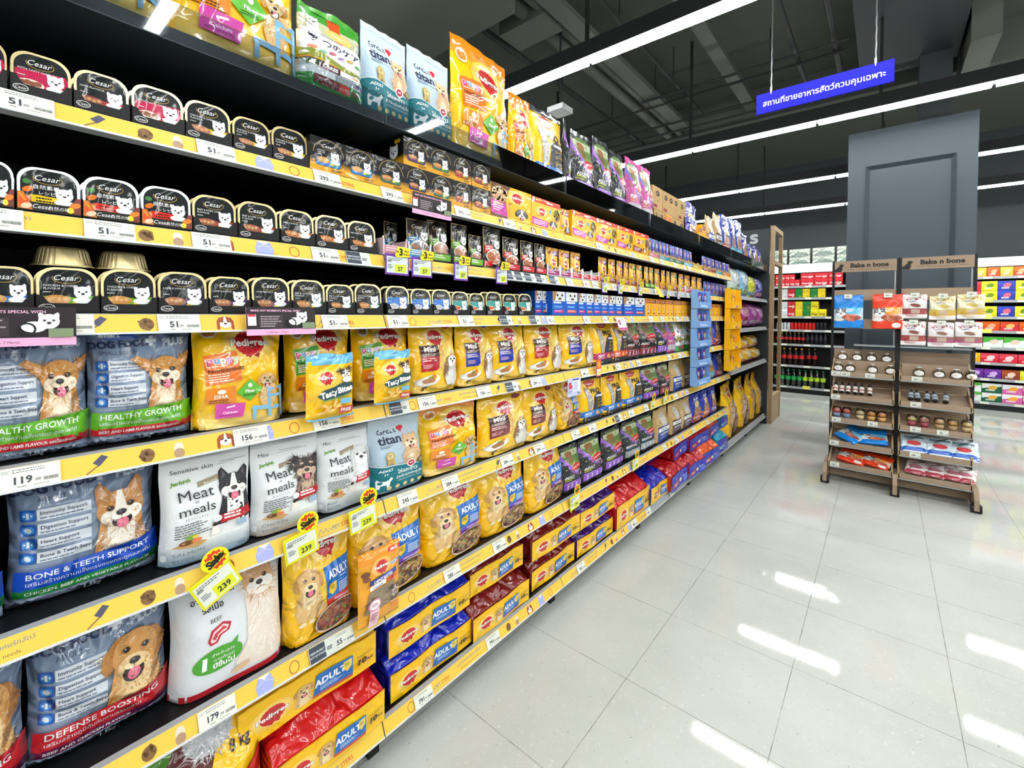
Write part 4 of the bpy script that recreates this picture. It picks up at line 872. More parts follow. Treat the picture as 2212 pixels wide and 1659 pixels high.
def a_pupbox(v=0, W=16, H=14):
    A = Art(W, H, 49); A.rect(0, 0, W, H, 'f2b30c')
    if v == 0:
        A.poly([(0, 14), (7.4, 14), (5.4, 9), (6.4, 0), (0, 0)], '6a4526'); kibble(A, 3.2, 9.6, 3, 3.4, 34, ['e2b98c', 'c9905c', 'f0d2ac'], .22, 'b5835a'); A.poly([(0, 7), (5.4, 6.4), (6.3, .8), (0, 1.4)], 'c03a9c'); A.small(.8, 5.4, 4, 4, .9, 'f6dcef'); A.text('puppy', 2.8, 5.6, 1.3, 'f0c040', 'c', .02)
        rosette_logo(A, 10, 10, 1.8, 'f2b30c'); head(A, 12, 3.6, 2.1, 'bw'); A.small(6.6, 7, 2, 2, .6, 'a8621a')
        for i in range(5): A.ring(6.9, 6.4 - i * 1.2, .42, .42, .12, 'c9746a', 10)
    else:
        A.rect(0, 11.6, W, 2.4, 'd8341c'); A.small(2, 12.6, 5, 1, 1.0, 'f6c23a', .7, .2); A.small(8, 12.4, 6, 1, 1.1, 'fbeee6', .7, .16); A.rect(.6, 11.8, 1, 2, 'f4eeee')
        rosette_logo(A, 5.6, 7.8, 1.5, 'f2b30c'); A.ell(10.2, 8.6, .8, 1.0, '5f86b8'); A.ell(14, 7.8, 1.8, 3.2, '8a5a24'); kibble(A, 14, 7.6, 1.6, 3, 20, ['b5803a', 'c99a4e', '6b8a34'], .35, '8a5a24')
        A.poly([(.4, 1), (8.6, .6), (9.6, 3.4), (.4, 4.6)], 'c03a9c' if v == 1 else '7c2a20'); A.small(1.4, 3, 6, 3, .8, 'f6dcef'); head(A, 12, 3.0, 1.7, 'bw' if v == 1 else 'cav'); A.small(3, 5.6, 5, 1, .6, 'a8621a')
    return A
def a_can(W=15, H=12):
    A = Art(W, H, 51); A.rect(0, 0, W, H, '0f55b8'); n = 2
    for i in range(n):
        x = 3.75 + i * 7.5; A.rect(x - 3.5, 7.2, 7, 4.8, 'dfe0e0'); A.poly([(x - 3.5, 12), (x - 1.2, 12), (x - 2.2, 7.4), (x - 3.5, 7.2)], 'a5794c' if i == 0 else 'dfe0e0'); A.ell(x - .8, 10.2, .55, .7, '3a2418'); A.ell(x + 1.8, 10.2, .55, .7, '3a2418'); A.ell(x + .5, 8.4, .9, .6, '4a2a34')
        A.small(x - 3, 6, 6, 1, 1.1, 'e3ecf8', .8, .2); A.rect(x - 2.6, 3.8, 4.4, 1, '5fa0e6'); A.rect(x - 2.6, 1.2, 5.4, 1.5, ('c2307c', 'd9502a')[i]); A.small(x - 2.2, 2, 4.4, 1, .6, 'f6e8ee')
    return A
def a_canside(W=12, H=12):
    A = Art(W, H, 52); A.rect(0, 0, W, H, '0f55b8'); A.rect(6, 1.6, 3.6, 4, 'e9edf2')
    for i in range(7): A.rect(6.4 + i * .42, 2, .2 if i % 2 else .12, 3, '1a1a22')
    A.rect(5, 7, 4, 2.4, '3f8ad8'); return A
def a_ybox(c='8a3a24', W=8, H=12):
    A = Art(W, H, 53); A.rect(0, 0, W, H, 'f0ae0e'); A.rect(.4, 8.8, W - .8, 2.8, c); A.small(1, 10.4, 5, 2, .8, 'd9b09a'); rosette_logo(A, 4, 6.9, .8, 'f0ae0e'); sit(A, 4.4, 4.2, .9, 'cav', 0); return A
def a_kraft(c='8f3038', n=1, W=9, H=12):
    A = Art(W, H, 55)
    for i in range(n): x = W * (i + .5) / n; A.ell(x, 8.6, 1.5, 1.5, '3a2f26'); A.small(x - .9, 8.8, 1.8, 2, .6, 'c9a878'); A.line([(x - .6, 5), (x + .5, 4.6)], .3, '6a4a2c')
    A.rect(.6, 1, 3.4, 1.6, c); return A
def a_bluetray(lab, W=14, H=14):
    A = Art(W, H, 57); A.poly([(.2, 0), (W - .2, 0), (W - .2, 6), (10, 4.6), (7, 7), (4, 4.6), (.2, 6)], 'b3946a'); A.rect(0, 0, W, 3.2, lab); A.small(1, 2, 9, 2, .9, 'e8ddd0'); return A
def a_bluepouch(W=7, H=13):
    A = Art(W, H, 58); A.rect(0, 8, W, 5, '1c34b4', c2='2a3f9c'); A.ell(4.2, 8.6, 1.5, 1.7, 'efe3c4'); A.rect(2.8, 10, 2.8, .9, 'c9342a'); A.poly([(1, 2), (3, 7), (5.6, 6.6), (6.2, 2)], '9a6a3e'); A.fur(3.4, 4.4, 2, 2, 30, 1, ['c9905c', '7a4c2a', 'e3d2b8'], .14); A.rect(0, 0, W, 1.6, '2f8fd0'); return A
# ------------------------------------------------------------------ the room
ZC = 4.6
fl = MB(); fl.box(-9, 15, -9, 11.2, -0.1, 0); struct('floor', fl.mesh('floor', M_FLOOR), 'off-white speckled vinyl tile floor')
ce = MB(); ce.box(-9, 15, -9, 11.2, ZC, ZC + .1); struct('ceiling', ce.mesh('ceiling', M_CEIL), 'dark grey painted concrete ceiling')
for n, b in (('wall_back', (-9, 15, 11.0, 11.2)), ('wall_front', (-9, 15, -9.2, -9)), ('wall_left', (-9.2, -9, -9, 11.2)), ('wall_right', (15, 15.2, -9, 11.2))):
    m = MB(); m.box(*b, 0, ZC); struct(n, m.mesh(n, M_SLATED), 'dark grey painted shop wall')

# beams, ducts, pipes under the ceiling
def one(name, m, mt, label, cat, group=None, kind=None, smooth=False):
    o = add(name, m.mesh(name, mt, None, smooth)); tag(o, label, cat, group, kind); return o
for i, (x0, x1, y0, y1) in enumerate(((-9, 15, 7.0, 7.5), (.95, 1.75, -9, 6.6))):
    m = MB(); m.box(x0, x1, y0, y1, ZC - .42, ZC); struct('ceiling_beam', m.mesh('ceiling_beam', M_SLATED if x0 > 0 else M_CEIL), 'grey concrete ceiling beam')
one('air_duct', MB().box(-6, -1.2, -3, 2.91, 3.95, 4.35), M_DUCT, 'big flat grey air duct above the top left of the shelving', 'air duct')
one('air_duct', MB().box(-1.72, -1.2, 3.3, 3.62, 4.15, 4.5), M_DUCT, 'small grey duct box just beyond the big air duct', 'air duct')
one('air_duct', MB().box(1.78, 1.98, 5.9, 7.0, 4.0, 4.5), M_DUCT, 'narrow grey duct high above the blue hanging sign', 'air duct')
one('cable_tray', MB().box(-1.16, -1.0, 1.8, 6.6, 4.16, 4.22), M_PIPE, 'flat grey cable tray running along the ceiling beside the pipes', 'cable tray')
one('cable_tray', MB().box(-.32, -.18, 1.8, 7, 4.3, 4.36), M_PIPE, 'flat grey cable tray nearer the blue hanging sign', 'cable tray')
one('ceiling_pipe', MB().tube((-1.42, 2.95, 4.25), (-1.42, 7.0, 4.25), .065, 12), M_PIPE, 'thick grey ceiling pipe, left of the two side by side', 'pipe', smooth=True)
one('ceiling_pipe', MB().tube((-1.25, 2.95, 4.25), (-1.25, 7.0, 4.25), .05, 12), M_PIPE, 'thinner grey ceiling pipe, right of the two side by side', 'pipe', smooth=True)
for i, (a, b, r, lb) in enumerate((((-1.85, 3.2, 4.22), (-1.85, 7.2, 4.22), .03, 'dark ceiling conduit running lengthwise left of the thick pipes'),
        ((-.75, 3.0, 4.2), (-.75, 6.4, 4.2), .02, 'thin dark conduit running lengthwise right of the cable tray'),
        ((.45, 2.4, 4.2), (.45, 7.0, 4.2), .025, 'dark conduit running lengthwise above the blue hanging sign'),
        ((.78, 2.4, 4.2), (.78, 7.0, 4.2), .03, 'thicker dark conduit running lengthwise above the blue hanging sign'))):
    one('ceiling_conduit', MB().tube(a, b, r, 8), M_DARKP, lb, 'conduit')
for i, (y, z, x0, x1) in enumerate(((5.45, 4.14, -1.2, .9), (5.7, 4.16, -2.4, .9), (6.25, 4.12, -2.5, .2), (6.5, 4.1, -2.6, .1), (6.75, 4.1, -2.6, 1.5))):
    one('ceiling_conduit', MB().tube((x0, y, z), (x1, y, z), .016, 8), M_DARKP, f'{("nearest", "second", "third", "fourth", "farthest")[i]} of five thin crosswise conduits under the ceiling', 'conduit', 'crosswise ceiling conduits')
RODS = [(-1.42, 3.6), (-1.25, 5.0), (-.75, 3.9), (-.75, 5.3), (-1.85, 4.6), (-1.85, 5.9), (-.25, 4.4), (.45, 4.4), (-1.05, 5.5), (.2, 5.6)]
rod = MB().tube((0, 0, -.34), (0, 0, 0), .006, 6).mesh('hanger_rod', M_DARKP)
for i, (x, y) in enumerate(RODS):
    tag(add('hanger_rod', rod, None, (x, y, ZC)), 'thin threaded rod hanging pipework from the dark ceiling', 'rod', 'threaded rods holding the ceiling pipework')
one('wifi_box', MB().box(-1.36, -1.18, 3.61, 3.79, 3.42, 3.47), M_WHITE, 'flat white square device hung above the top shelf bags', 'device')
one('hanger_rod', MB().tube((-1.27, 3.7, 3.47), (-1.27, 3.7, ZC), .012, 6), M_DARKP, 'dark drop pole above the flat white device', 'rod')

# strip lights: black channel, 1.2 m tubes, drop rods
XT0, NT = -2.93, 14
tube = MB().box(.0, 1.172, -.034, .034, -.012, .012).mesh('tube', M_TUBE)
chan = MB().box(XT0 - .1, XT0 + 1.2 * NT + .1, -.055, .055, .012, .13).mesh('channel', M_CHAN)
LY = [(-7.9, 0), (-5.7, 0), (-3.5, 0), (-1.4, 0), (.8, 0), (2.98, 'nearest lit strip light crossing the ceiling above the shelving'), (5.33, 'second lit strip light, passing just below the blue hanging sign'), (7.5, 'third lit strip light, passing behind the tall slate column'), (9.42, 'farthest lit strip light, lowest in view behind the slate column')]
for y, lb in LY:
    if y < -6: continue
    r = bpy.data.objects.new('strip_light', None); COL.objects.link(r); r.location = (0, y, 3.35)
    tag(r, lb or 'lit strip light on the ceiling behind the camera', 'strip light', 'ceiling strip lights')
    add('channel', chan, r)
    for k in range(NT): add('tube', tube, r, (XT0 + 1.2 * k + .01, 0, 0))
    rods = MB()
    for x in (((-2.4,) if y > 3.3 else ()) + (-.55, 1.15, 3.0, 5.2, 8, 11)): rods.box(x - .012, x + .012, -.012, .012, .13, ZC - 3.35)
    add('drop_rod', rods.mesh('drop_rod', M_CHAN), r)

# hanging sign
sg = bpy.data.objects.new('hanging_sign', None); COL.objects.link(sg)
sg.location = (.856, 3.6, 2.885); sg.rotation_euler.z = 0.0
tag(sg, 'blue hanging sign with white Thai lettering above the aisle', 'sign')
M_BLUE = mat('blue_acrylic_sign', '0a08b4', 0.5, spec=0.15)
SW, SH = .75, .138
add('sign_board', MB().box(-.006, .006, -SW / 2, SW / 2, 0, SH).mesh('sign_board', M_BLUE), sg).rotation_euler.z = -math.pi / 2
A = Art(75, 13.8); A.text('สถานที่ขายอาหารสัตว์ควบคุมเฉพาะ', 37.5, 4.6, 5.3, 'f2f3fb', 'c', .012)
v_, t_, w_ = text2d('สถานที่ขายอาหารสัตว์ควบคุมเฉพาะ', .012); A.V[0][:, 0] = (A.V[0][:, 0] - 37.5) * (67.0 / (w_ * 5.3)) + 37.5
add('sign_lettering', A.mesh('sign_lettering', flat(.0066), M_CARD, 0), sg).rotation_euler.z = -math.pi / 2
for x in (-SW / 2 + .09, SW / 2 - .09):
    c = MB(); z = SH - .015
    c.tube((x, 0, z), (x, 0, z + .05), .007, 8); n = 34
    for k in range(n):
        z0 = SH + .03 + k * (ZC - 2.885 - SH - .03) / n; z1 = z0 + (ZC - 2.885 - SH - .03) / n
        c.tube((x + .0012 * (-1) ** k, 0, z0), (x - .0012 * (-1) ** k, 0, z1), .0045, 5)
    add('chain', c.mesh('chain', M_STEEL), sg)

# slate column with a recessed panel
def column():
    x0, x1, y0, y1, z1 = .885, 1.86, 6.0, 6.9, 3.39
    m = MB(); px0, px1, pz0, pz1 = x0 + .15, x1 - .145, .5, 3.02; d = .03
    m.box(x0, x1, y0 + d, y1, 0, z1)
    m.box(x0, px0, y0, y0 + d, 0, z1); m.box(px1, x1, y0, y0 + d, 0, z1); m.box(px0, px1, y0, y0 + d, pz1, z1); m.box(px0, px1, y0, y0 + d, 0, pz0)
    b = MB()
    for a, c_ in (((px0, pz0), (px0, pz1)), ((px1, pz0), (px1, pz1)), ((px0, pz1), (px1, pz1)), ((px0, pz0), (px1, pz0))):
        if a[0] == c_[0]: s = 1 if a[0] == px0 else -1; b.prism([(a[0], y0 - .012), (a[0], y0 + d), (a[0] + s * .035, y0 + d)], 'z', a[1], c_[1])
        else: s = -1 if a[1] == pz1 else 1; b.prism([(y0 - .012, a[1]), (y0 + d, a[1]), (y0 + d, a[1] + s * .035)], 'x', a[0], c_[0])
    r = bpy.data.objects.new('pillar', None); COL.objects.link(r); r['kind'] = 'structure'; r['label'] = 'tall slate-painted column with a recessed moulded panel'
    add('casing', m.mesh('casing', M_SLATE), r); add('panel_moulding', b.mesh('panel_moulding', M_SLATE), r)
    add('core', MB().box(1.45, 1.7, 6.35, 6.8, 3.39, ZC).mesh('core', M_SLATED), r)
column()

# ------------------------------------------------------------------ the shelving
XB = -.47
LOW = [.10, .475, .815, 1.122, 1.402, 1.59, 1.803, 2.04]     # underside of each price rail, bottom to top
RH = .043
TOP = [z + RH for z in LOW[:7]] + [2.074]
ENDZ = [.10, .84, 1.27, 1.63, 2.04]
BAYS = [(-1.23, -.2), (-.2, .83), (.83, 1.86), (1.86, 2.89), (2.89, 3.92), (3.92, 4.95), (4.95, 5.98), (5.98, 6.78)]
ORD = ['first', 'second', 'third', 'fourth', 'fifth', 'sixth', 'seventh', 'eighth', 'ninth', 'tenth', 'eleventh', 'twelfth', 'thirteenth', 'fourteenth', 'fifteenth', 'sixteenth', 'seventeenth', 'eighteenth', 'nineteenth', 'twentieth']
LEVEL = ['bottom deck', 'seventh shelf down', 'sixth shelf down', 'fifth shelf down', 'fourth shelf down', 'third shelf down', 'second shelf down', 'top shelf']
g = bpy.data.objects.new('gondola_frame', None); COL.objects.link(g); tag(g, 'black steel back frame and back panels of the long shelving', 'shelving')
m = MB(); m.box(XB - .03, XB, -1.23, 6.78, 0, 2.02); add('back_panel', m.mesh('back_panel', M_RACK), g)
post = MB().box(XB, XB + .03, -.015, .015, 0, 2.02).mesh('upright', M_RACK)
for y0, _ in BAYS[1:]: add('upright', post, g, (0, y0, 0))
g = bpy.data.objects.new('kick_plate', None); COL.objects.link(g); tag(g, 'grey kick plate under the bottom deck, along the floor', 'kick plate')
add('plate', MB().box(-.1, -.075, -1.23, 6.75, .012, .098).mesh('kick_plate', M_KICK), g)
ft = MB().box(-.12, -.05, -.02, .02, 0, .03).mesh('foot', M_BLACK)
for y0, _ in BAYS[1:]: add('foot', ft, g, (0, y0, 0))
g = bpy.data.objects.new('end_panel', None); COL.objects.link(g); tag(g, 'dark slate end panel rising beyond the last bay, pale letter on it', 'end panel')
add('board', MB().box(-1.0, .015, 6.81, 6.85, 0, 2.62).mesh('end_panel', M_SLATED), g)
A = Art(40, 40); A.text('ร', 20, 14, 20, 'a9afb3', 'c', .05); me = A.mesh('end_panel_letter', flat(.001), M_CARD, 0)
o = add('letter', me, g, (-.17, 6.807, 2.30)); o.rotation_euler.z = -math.pi / 2

def strip_art(seed, w, W_=103.0):
    A = Art(w * 100, 4.2, seed); y = 'e6bf48'
    A.rect(0, 0, A.w, 4.2, y)
    r = A.r; x = -8.0 - (seed % 3) * 9
    while x < A.w:
        def put(i, f):
            X = x + i
            if 1 < X < A.w - 6: A.push(X, 0); f(); A.pop()
        put(0, lambda: (head(A, 2.4, 2.3, 1.5, 'cav', 0, 0),))
        put(9, lambda: (A.poly([(.2, 0), (4, 0), (4.4, 2), (3.6, 4), (.8, 4), (0, 2)], '9fa6dc'), A.line([(.4, 2.2), (2.2, 3), (4.2, 2)], .14, 'c7cbf0'), A.poly([(.8, 4), (3.6, 4), (2.2, 3.1)], 'e9eaf6')))
        put(17, lambda: A.ring(1.6, 2, 1.35, 1.5, .22, 'b5622c', 20))
        put(24, lambda: (A.line([(0, .9), (1.2, 1.2), (2, 2.6), (2.6, 1.2), (3.4, 2.4), (4, 1.2), (4.6, 2.2), (5.2, 1.3)], .16, '7b8590'), A.text('PET', 5.2, 1.4, 1.5, '7b8590', 'l', .02), A.text('STERS', 8.0, 1.4, 1.5, 'cf6a3c', 'l', .02), A.line([(1, .6), (12, .8)], .1, '7b8590')))
        if x + 41 < A.w - 12:
            A.text('ครบครันทุกสิ่งสำหรับคนรักสัตว์', x + 40, 2.5, 1.05, '6f7d8c', 'l', .01); A.text('All things your pet needs.', x + 41.5, 1.0, .95, '6a5a3a', 'l')
        put(60, lambda: (A.line([(0, .4), (2.4, 2.2)], .3, '8a6a3a'), A.poly([(2, 1.6), (3.4, 3.2), (2.4, 3.8), (1, 2.4)], '4a4a62')))
        put(68, lambda: kibble(A, 1.6, 2, 1.3, 1.4, 12, ['7d5a34', '6a4824'], .3, '7d5a34'))
        put(74, lambda: (A.ell(1.2, 2.4, .9, 1.2, 'd9d0c0'), A.ell(1.2, 1.2, 1.0, 1.1, 'a8886a')))
        x += 82
    return A
BN = lambda b: f'{ORD[b - 1]} bay from the left' if b else 'bay beyond the left picture edge'
for b, (y0, y1) in enumerate(BAYS):
    w = y1 - y0 - .004
    for k in range(8):
        if b >= 6 and k not in (0, 2, 3, 5, 7): continue
        z = LOW[k] if b < 6 else {0: .10, 2: .84, 3: 1.27, 5: 1.63, 7: 2.04}[k]
        r = bpy.data.objects.new('shelf', None); COL.objects.link(r); r.location = (0, y0 + .002, z)
        cl = 'grey' if (k == 0 and b >= 4) or b >= 6 else 'yellow'
        if k < 7:
            tag(r, f'black shelf with {cl} price strip, {BN(b)}, {LEVEL[k]}', 'shelf', 'shelves of the pet food aisle')
            dk = MB(); dk.box(XB, -.02, 0, w, RH - .03, RH - .003); add('deck', dk.mesh('deck', M_RACK), r)
            ra = MB(); ra.prism([(-.02, .0), (.012, .0), (-.006, .041), (-.02, RH)], 'y', 0, w); add('price_rail', ra.mesh('price_rail', M_RAIL), r)
            add('rail_lip', MB().box(.012, .0155, 0, w, 0, .004).mesh('rail_lip', M_LIP), r)
            if cl == 'yellow' and b > 0 and not (k == 5 and b in (4,)):
                A = strip_art(b * 7 + k * 3 + 1, w); me = A.mesh('printed_strip', lambda a, bb, e: np.stack([.0122 - .439 * (bb * .93 + .001) + e, a + w / 2, bb * .93 + .001], 1), M_CARD, 0, lay=.00002)
                add('printed_strip', me, r)
        else:
            tag(r, f'dark slate top shelf with clear guard, {BN(b)}', 'shelf', 'shelves of the pet food aisle')
            dk = MB(); dk.box(XB, .0, 0, w, 0, .03); add('deck', dk.mesh('deck', M_EDGE), r)
            add('clear_guard', MB().box(.0015, .0045, .004, w - .004, .002, .085).mesh('clear_guard', M_ACRYL), r)

# wooden frame at the end of the shelving
wf = bpy.data.objects.new('wooden_frame', None); COL.objects.link(wf); tag(wf, 'tall pale wooden end frame standing at the far end of the shelving', 'frame')
for nm, a in (('post', (.018, .068, 6.85, 6.9, 0, 2.66)), ('post', (.024, .068, 7.44, 7.49, 0, 2.66)), ('top_rail', (.02, .068, 6.9, 7.44, 2.6, 2.66)), ('cross_rail', (.02, .068, 6.9, 7.44, 2.15, 2.2)), ('bottom_panel', (.035, .06, 6.9, 7.44, 0, .34)), ('cross_rail', (.02, .068, 6.9, 7.44, .34, .37))):
    add(nm, MB().box(*a).mesh(nm, M_WOODL), wf)
# ------------------------------------------------------------------ kinds of goods
R = {}
def reg(key, rec, centred, name, cat, desc, plural): R[key] = (rec[0], rec[1], centred, name, cat, desc, plural)
def bag(key, art, d, col, desc, kind='gusset', m=None, seal=None, seed=1, p=8, wr=.004, name='dog_food_bag', cat='pet food bag', plural=None):
    reg(key, pouch_recipe(key, art, art.w, art.h, d, col, m, kind, seal, seed, p, wr), True, name, cat, desc, plural or desc + 's')
GB = '8796b0'
bag('chi', a_plus('chi', '5fae1e', 'HEALTHY GROWTH', 'c8202a', 'BEEF AND LAMB FLAVOUR รสเนื้อและแกะ', 'เสริมสร้างความแข็งแรงและสุขภาพที่ดี'), 11, GB, 'blue bag with chihuahua picture', 'pillow', M_SHINY, '8ea0bd', 1, 5, .007)
bag('bone', a_plus('corgi', '1a4fc4', 'BONE & TEETH SUPPORT', '1d8a3a', 'CHICKEN, BEEF AND VEGETABLE FLAVOUR', 'เสริมสร้างความแข็งแรงของกระดูกและฟัน', 'ADULT'), 12, GB, 'blue bag with corgi picture', 'pillow', M_SHINY, '8ea0bd', 2, 5, .008)
bag('defense', a_plus('gold', 'c4222c', 'DEFENSE BOOSTING', '6c1f4a', 'BEEF AND CHICKEN FLAVOUR', 'เสริมสร้างภูมิคุ้มกันตามธรรมชาติ', 'ADULT', hd=5.8, dy=24), 13, GB, 'blue bag with golden retriever picture', 'pillow', M_SHINY, '8ea0bd', 3, 5, .008)
bag('pup', a_puppy('o'), 8, YEL, 'yellow bag with orange puppy panel', seal='e8860f', m=M_SHINY, seed=4)
bag('pupg', a_puppy('g'), 8, YEL, 'yellow bag with green puppy panel', seal='e9a514', m=M_SHINY, seed=5)
bag('minir', a_mini('b3202a', 'b4745a'), 7, YEL, 'yellow small-dog bag, red panel', seal='ecb20c', m=M_SHINY, seed=6)
bag('minib', a_mini('1d38a8', 'b06a30'), 7, YEL, 'yellow small-dog bag, blue panel', seal='ecb20c', m=M_SHINY, seed=7)
bag('minim', a_mini('7c2428', '94603c'), 7, YEL, 'yellow small-dog bag, maroon panel', seal='ecb20c', m=M_SHINY, seed=8)
bag('adp', a_adult('6a3aa8'), 11, YEL, 'yellow retriever bag, purple stripe', seal='ecb20c', m=M_SHINY, seed=9)
bag('adr', a_adult('c4302c', 0), 11, YEL, 'yellow retriever bag, red stripe', seal='ecb20c', m=M_SHINY, seed=10)
bag('prob', a_pro('1c6fc4'), 7, YEL, 'yellow and navy bag, blue band', seed=11, seal='2b2f3c')
bag('prop', a_pro('b02a5c'), 7, YEL, 'yellow and navy bag, pink band', seed=12, seal='ecb20c')
bag('proo', a_pro('d9481c'), 7, YEL, 'yellow and navy bag, orange band', seed=13, seal='ecb20c')
bag('dual', a_dual(), 7, '22242a', 'black bag with purple panel', seed=14, seal='2a2d33')
bag('dualr', a_dual('8a2c30', '9a6a70', '211e20', 'a8483c'), 7, '211e20', 'black bag with maroon panel', seed=15, seal='2a2428')
bag('duals', a_dual('9aa3a8', '7d5ab0', '25282e', '2f6c98', 'SENSITIVE'), 7, '25282e', 'black bag with grey panel', seed=16, seal='2a2d33')
bag('dualp', a_dual('a9a5aa', '7a5ac0', 'c04a92', 'e09a6a', 'PUPPY'), 7, 'c04a92', 'pink bag with grey panel', seed=17, seal='c85a9a')
bag('meatb', a_meat('boston', '6f8ea6', 'Sensitive skin', 'SALMON'), 9, 'e9ecee', 'white bag with Boston terrier picture', seed=18, seal='c9ced2', m=M_MATTE)
bag('meatc', a_meat('lchi', 'b3a295', 'Mini', 'CHICKEN'), 9, 'e9ecee', 'white bag with longhaired chihuahua picture', seed=19, seal='c9ced2', m=M_MATTE)
bag('meatm', a_meat('malt', '98a3aa', 'Mini', 'BEEF'), 9, 'e9ecee', 'white bag with maltese picture', seed=20, seal='c9ced2', m=M_MATTE)
bag('titan', a_titan(), 8, 'b3c6d6', 'pale blue bag with pomeranian picture', seed=21, seal='b9cad8', m=M_MATTE)
bag('nine', a_nine(), 7, 'dfe4e6', 'white and green bag with nine', seed=22, seal='4fa03a', m=M_SHINY)
bag('beef', a_beef(), 13, 'dde1e5', 'white bag with sitting shiba picture', seed=23, seal='d8dce0', m=M_MATTE, wr=.007)
bag('eight', a_eight(), 12, YEL, 'yellow bag with red wave and vegetables', seal='ecb20c', m=M_SHINY, seed=33)
bag('vitb', a_vital('1f3f9a'), 6.5, 'b3935c', 'tan and blue bag', seed=24, seal='c0a068')
bag('vitr', a_vital('4a2420'), 6.5, 'b3935c', 'tan and brown bag', seed=25, seal='c0a068')
bag('vitc', a_vital('5a3a2a'), 6.5, 'b8a27c', 'tan and tawny bag', seed=26, seal='c0a068')
bag('trto', a_treat('d9591e'), 6, '2238a8', 'blue treat bag, orange base', 'pouch', seed=27, seal='2a3fc0', m=M_SHINY)
bag('trtr', a_treat('a83428'), 6, '2238a8', 'blue treat bag, red base', 'pouch', seed=28, seal='2a3fc0', m=M_SHINY)
bag('trtt', a_treat('1fa0c4'), 6, '2238a8', 'blue treat bag, teal base', 'pouch', seed=29, seal='2a3fc0', m=M_SHINY)
bag('trtv', a_treat('5a3a98'), 6, '3a2a98', 'violet treat bag', 'pouch', seed=30, seal='4a3ab0', m=M_SHINY)
bag('tasty', a_tasty(), 3, YEL, 'small yellow free treat pouch', 'hang', M_SHINY, '69b4e2', 31, 5, .003, 'treat_pouch', 'treat pouch')
bag('denta', a_denta(), 3, 'e9a01c', 'orange free dental treat pouch', 'hang', M_SHINY, 'e8901a', 32, 5, .003, 'treat_pouch', 'treat pouch')

def lying(key, col, st, desc, seed):
    reg(key, lying_recipe(key, a_ten(st), col, YEL, 40, 16, 46, seed), False, 'dog_food_sack', 'pet food sack', desc, desc + 's')
lying('l_blue', '1426b0', '3a5ab8', 'lying yellow sack with blue top', 1); lying('l_red', 'c81418', 'c4483c', 'lying yellow sack with red top', 2)
lying('l_mar', '7a1a16', '8a4a8a', 'lying yellow sack with maroon top', 3); lying('l_pur', '431a70', '6a4ab8', 'lying yellow sack with purple top', 4); lying('l_yel', 'e3ae08', 'b8483c', 'lying all yellow sack', 5)

LK = dict(pink=dict(col='b3204a', food='8a5440', up='b81f4c', txt=('WITH TASTY CHICKEN', '')), red=dict(col='b52430', food='8a4638', txt=('LIVER FLAVOUR', '')), yel=dict(col='d9c22c', food='a8705a', txt=('CHICKEN & LIVER MEAT', 'FLAVOUR')),
  beef=dict(col='9a3a30', food='9a5a48', txt=('BEEF & PORK LIVER', 'FLAVOUR')), brown=dict(col='c8783a', food='b06a34', txt=('BEEF FLAVOUR', '')), green=dict(col='6fae2c', food='c08a48', txt=('CHICKEN & CHEESE', 'FLAVOUR')),
  lamb=dict(col='4a2f5c', food='a0684c', txt=('LAMB FLAVOUR', '')), blue=dict(col='2f72c4', food='c89a5a', txt=('CHICKEN', 'FLAVOUR')), veg=dict(col='3f6a58', food='b5763c', txt=('BEEF & VEGETABLE', 'FLAVOUR')),
  lblue=dict(col='3f6fc8', food='b9bcc4', base='12151c', up='3f78c8', txt=('PUPPY', '')), teal=dict(col='3a8a86', food='d0603a', up='3f9a94', txt=('SALMON', '')), jy=dict(jp='e3c21c', food='c9804a'), jr=dict(jp='d02818', food='c06a3a'))
def tray(key, lk, metal, desc):
    reg('t_' + key, (tray_recipe(M_GOLD if metal == 'gold' else M_SILVER, LK[lk], key), (.088, .087, .033)), False, 'dog_food_tray', 'pet food tray', desc, desc + 's')
for k, d in (('pink', 'gold-rimmed crimson-lid tray'), ('red', 'gold-rimmed liver-red tray'), ('yel', 'gold-rimmed yellow-wedge tray'), ('beef', 'gold-rimmed beef tray'), ('brown', 'gold-rimmed brown-food tray'), ('green', 'gold-rimmed green-wedge tray'), ('lamb', 'gold-rimmed purple-wedge tray'), ('blue', 'gold-rimmed blue-wedge tray'), ('veg', 'gold-rimmed dark-green-wedge tray'), ('lblue', 'gold-rimmed light-blue-lid tray'), ('teal', 'gold-rimmed teal-lid tray')): tray(k, k, 'gold', d)
tray('jy', 'jy', 'silver', 'silver-rimmed tray with yellow label'); tray('jr', 'jr', 'silver', 'silver-rimmed tray with red label')
reg('carton', (carton_recipe('a'), (.093, .036, .3)), False, 'display_carton', 'display carton', 'black scooped display carton', 'black display cartons')
reg('cartonj', (carton_recipe('j', True), (.093, .036, .3)), False, 'display_carton', 'display carton', 'vegetable-printed display carton', 'printed display cartons')
for k, lk in (('gb1', 'blue'), ('gb2', 'veg'), ('gb3', 'beef'), ('gb4', 'lamb')):
    reg(k, (giftbox_recipe(k, LK[lk]), (.102, .092, .16)), False, 'tray_multipack', 'boxed multipack', 'black and gold tray multipack box', 'black and gold multipack boxes')
def pouch(key, art, col, desc, d=2.6, m=None, seal=None, cat='wet food pouch', name='wet_food_pouch', kind='pouch', seed=1):
    reg(key, pouch_recipe(key, art, art.w, art.h, d, col, m or M_SHINY, kind, seal, seed, 6, .003), True, name, cat, desc, desc + 'es')
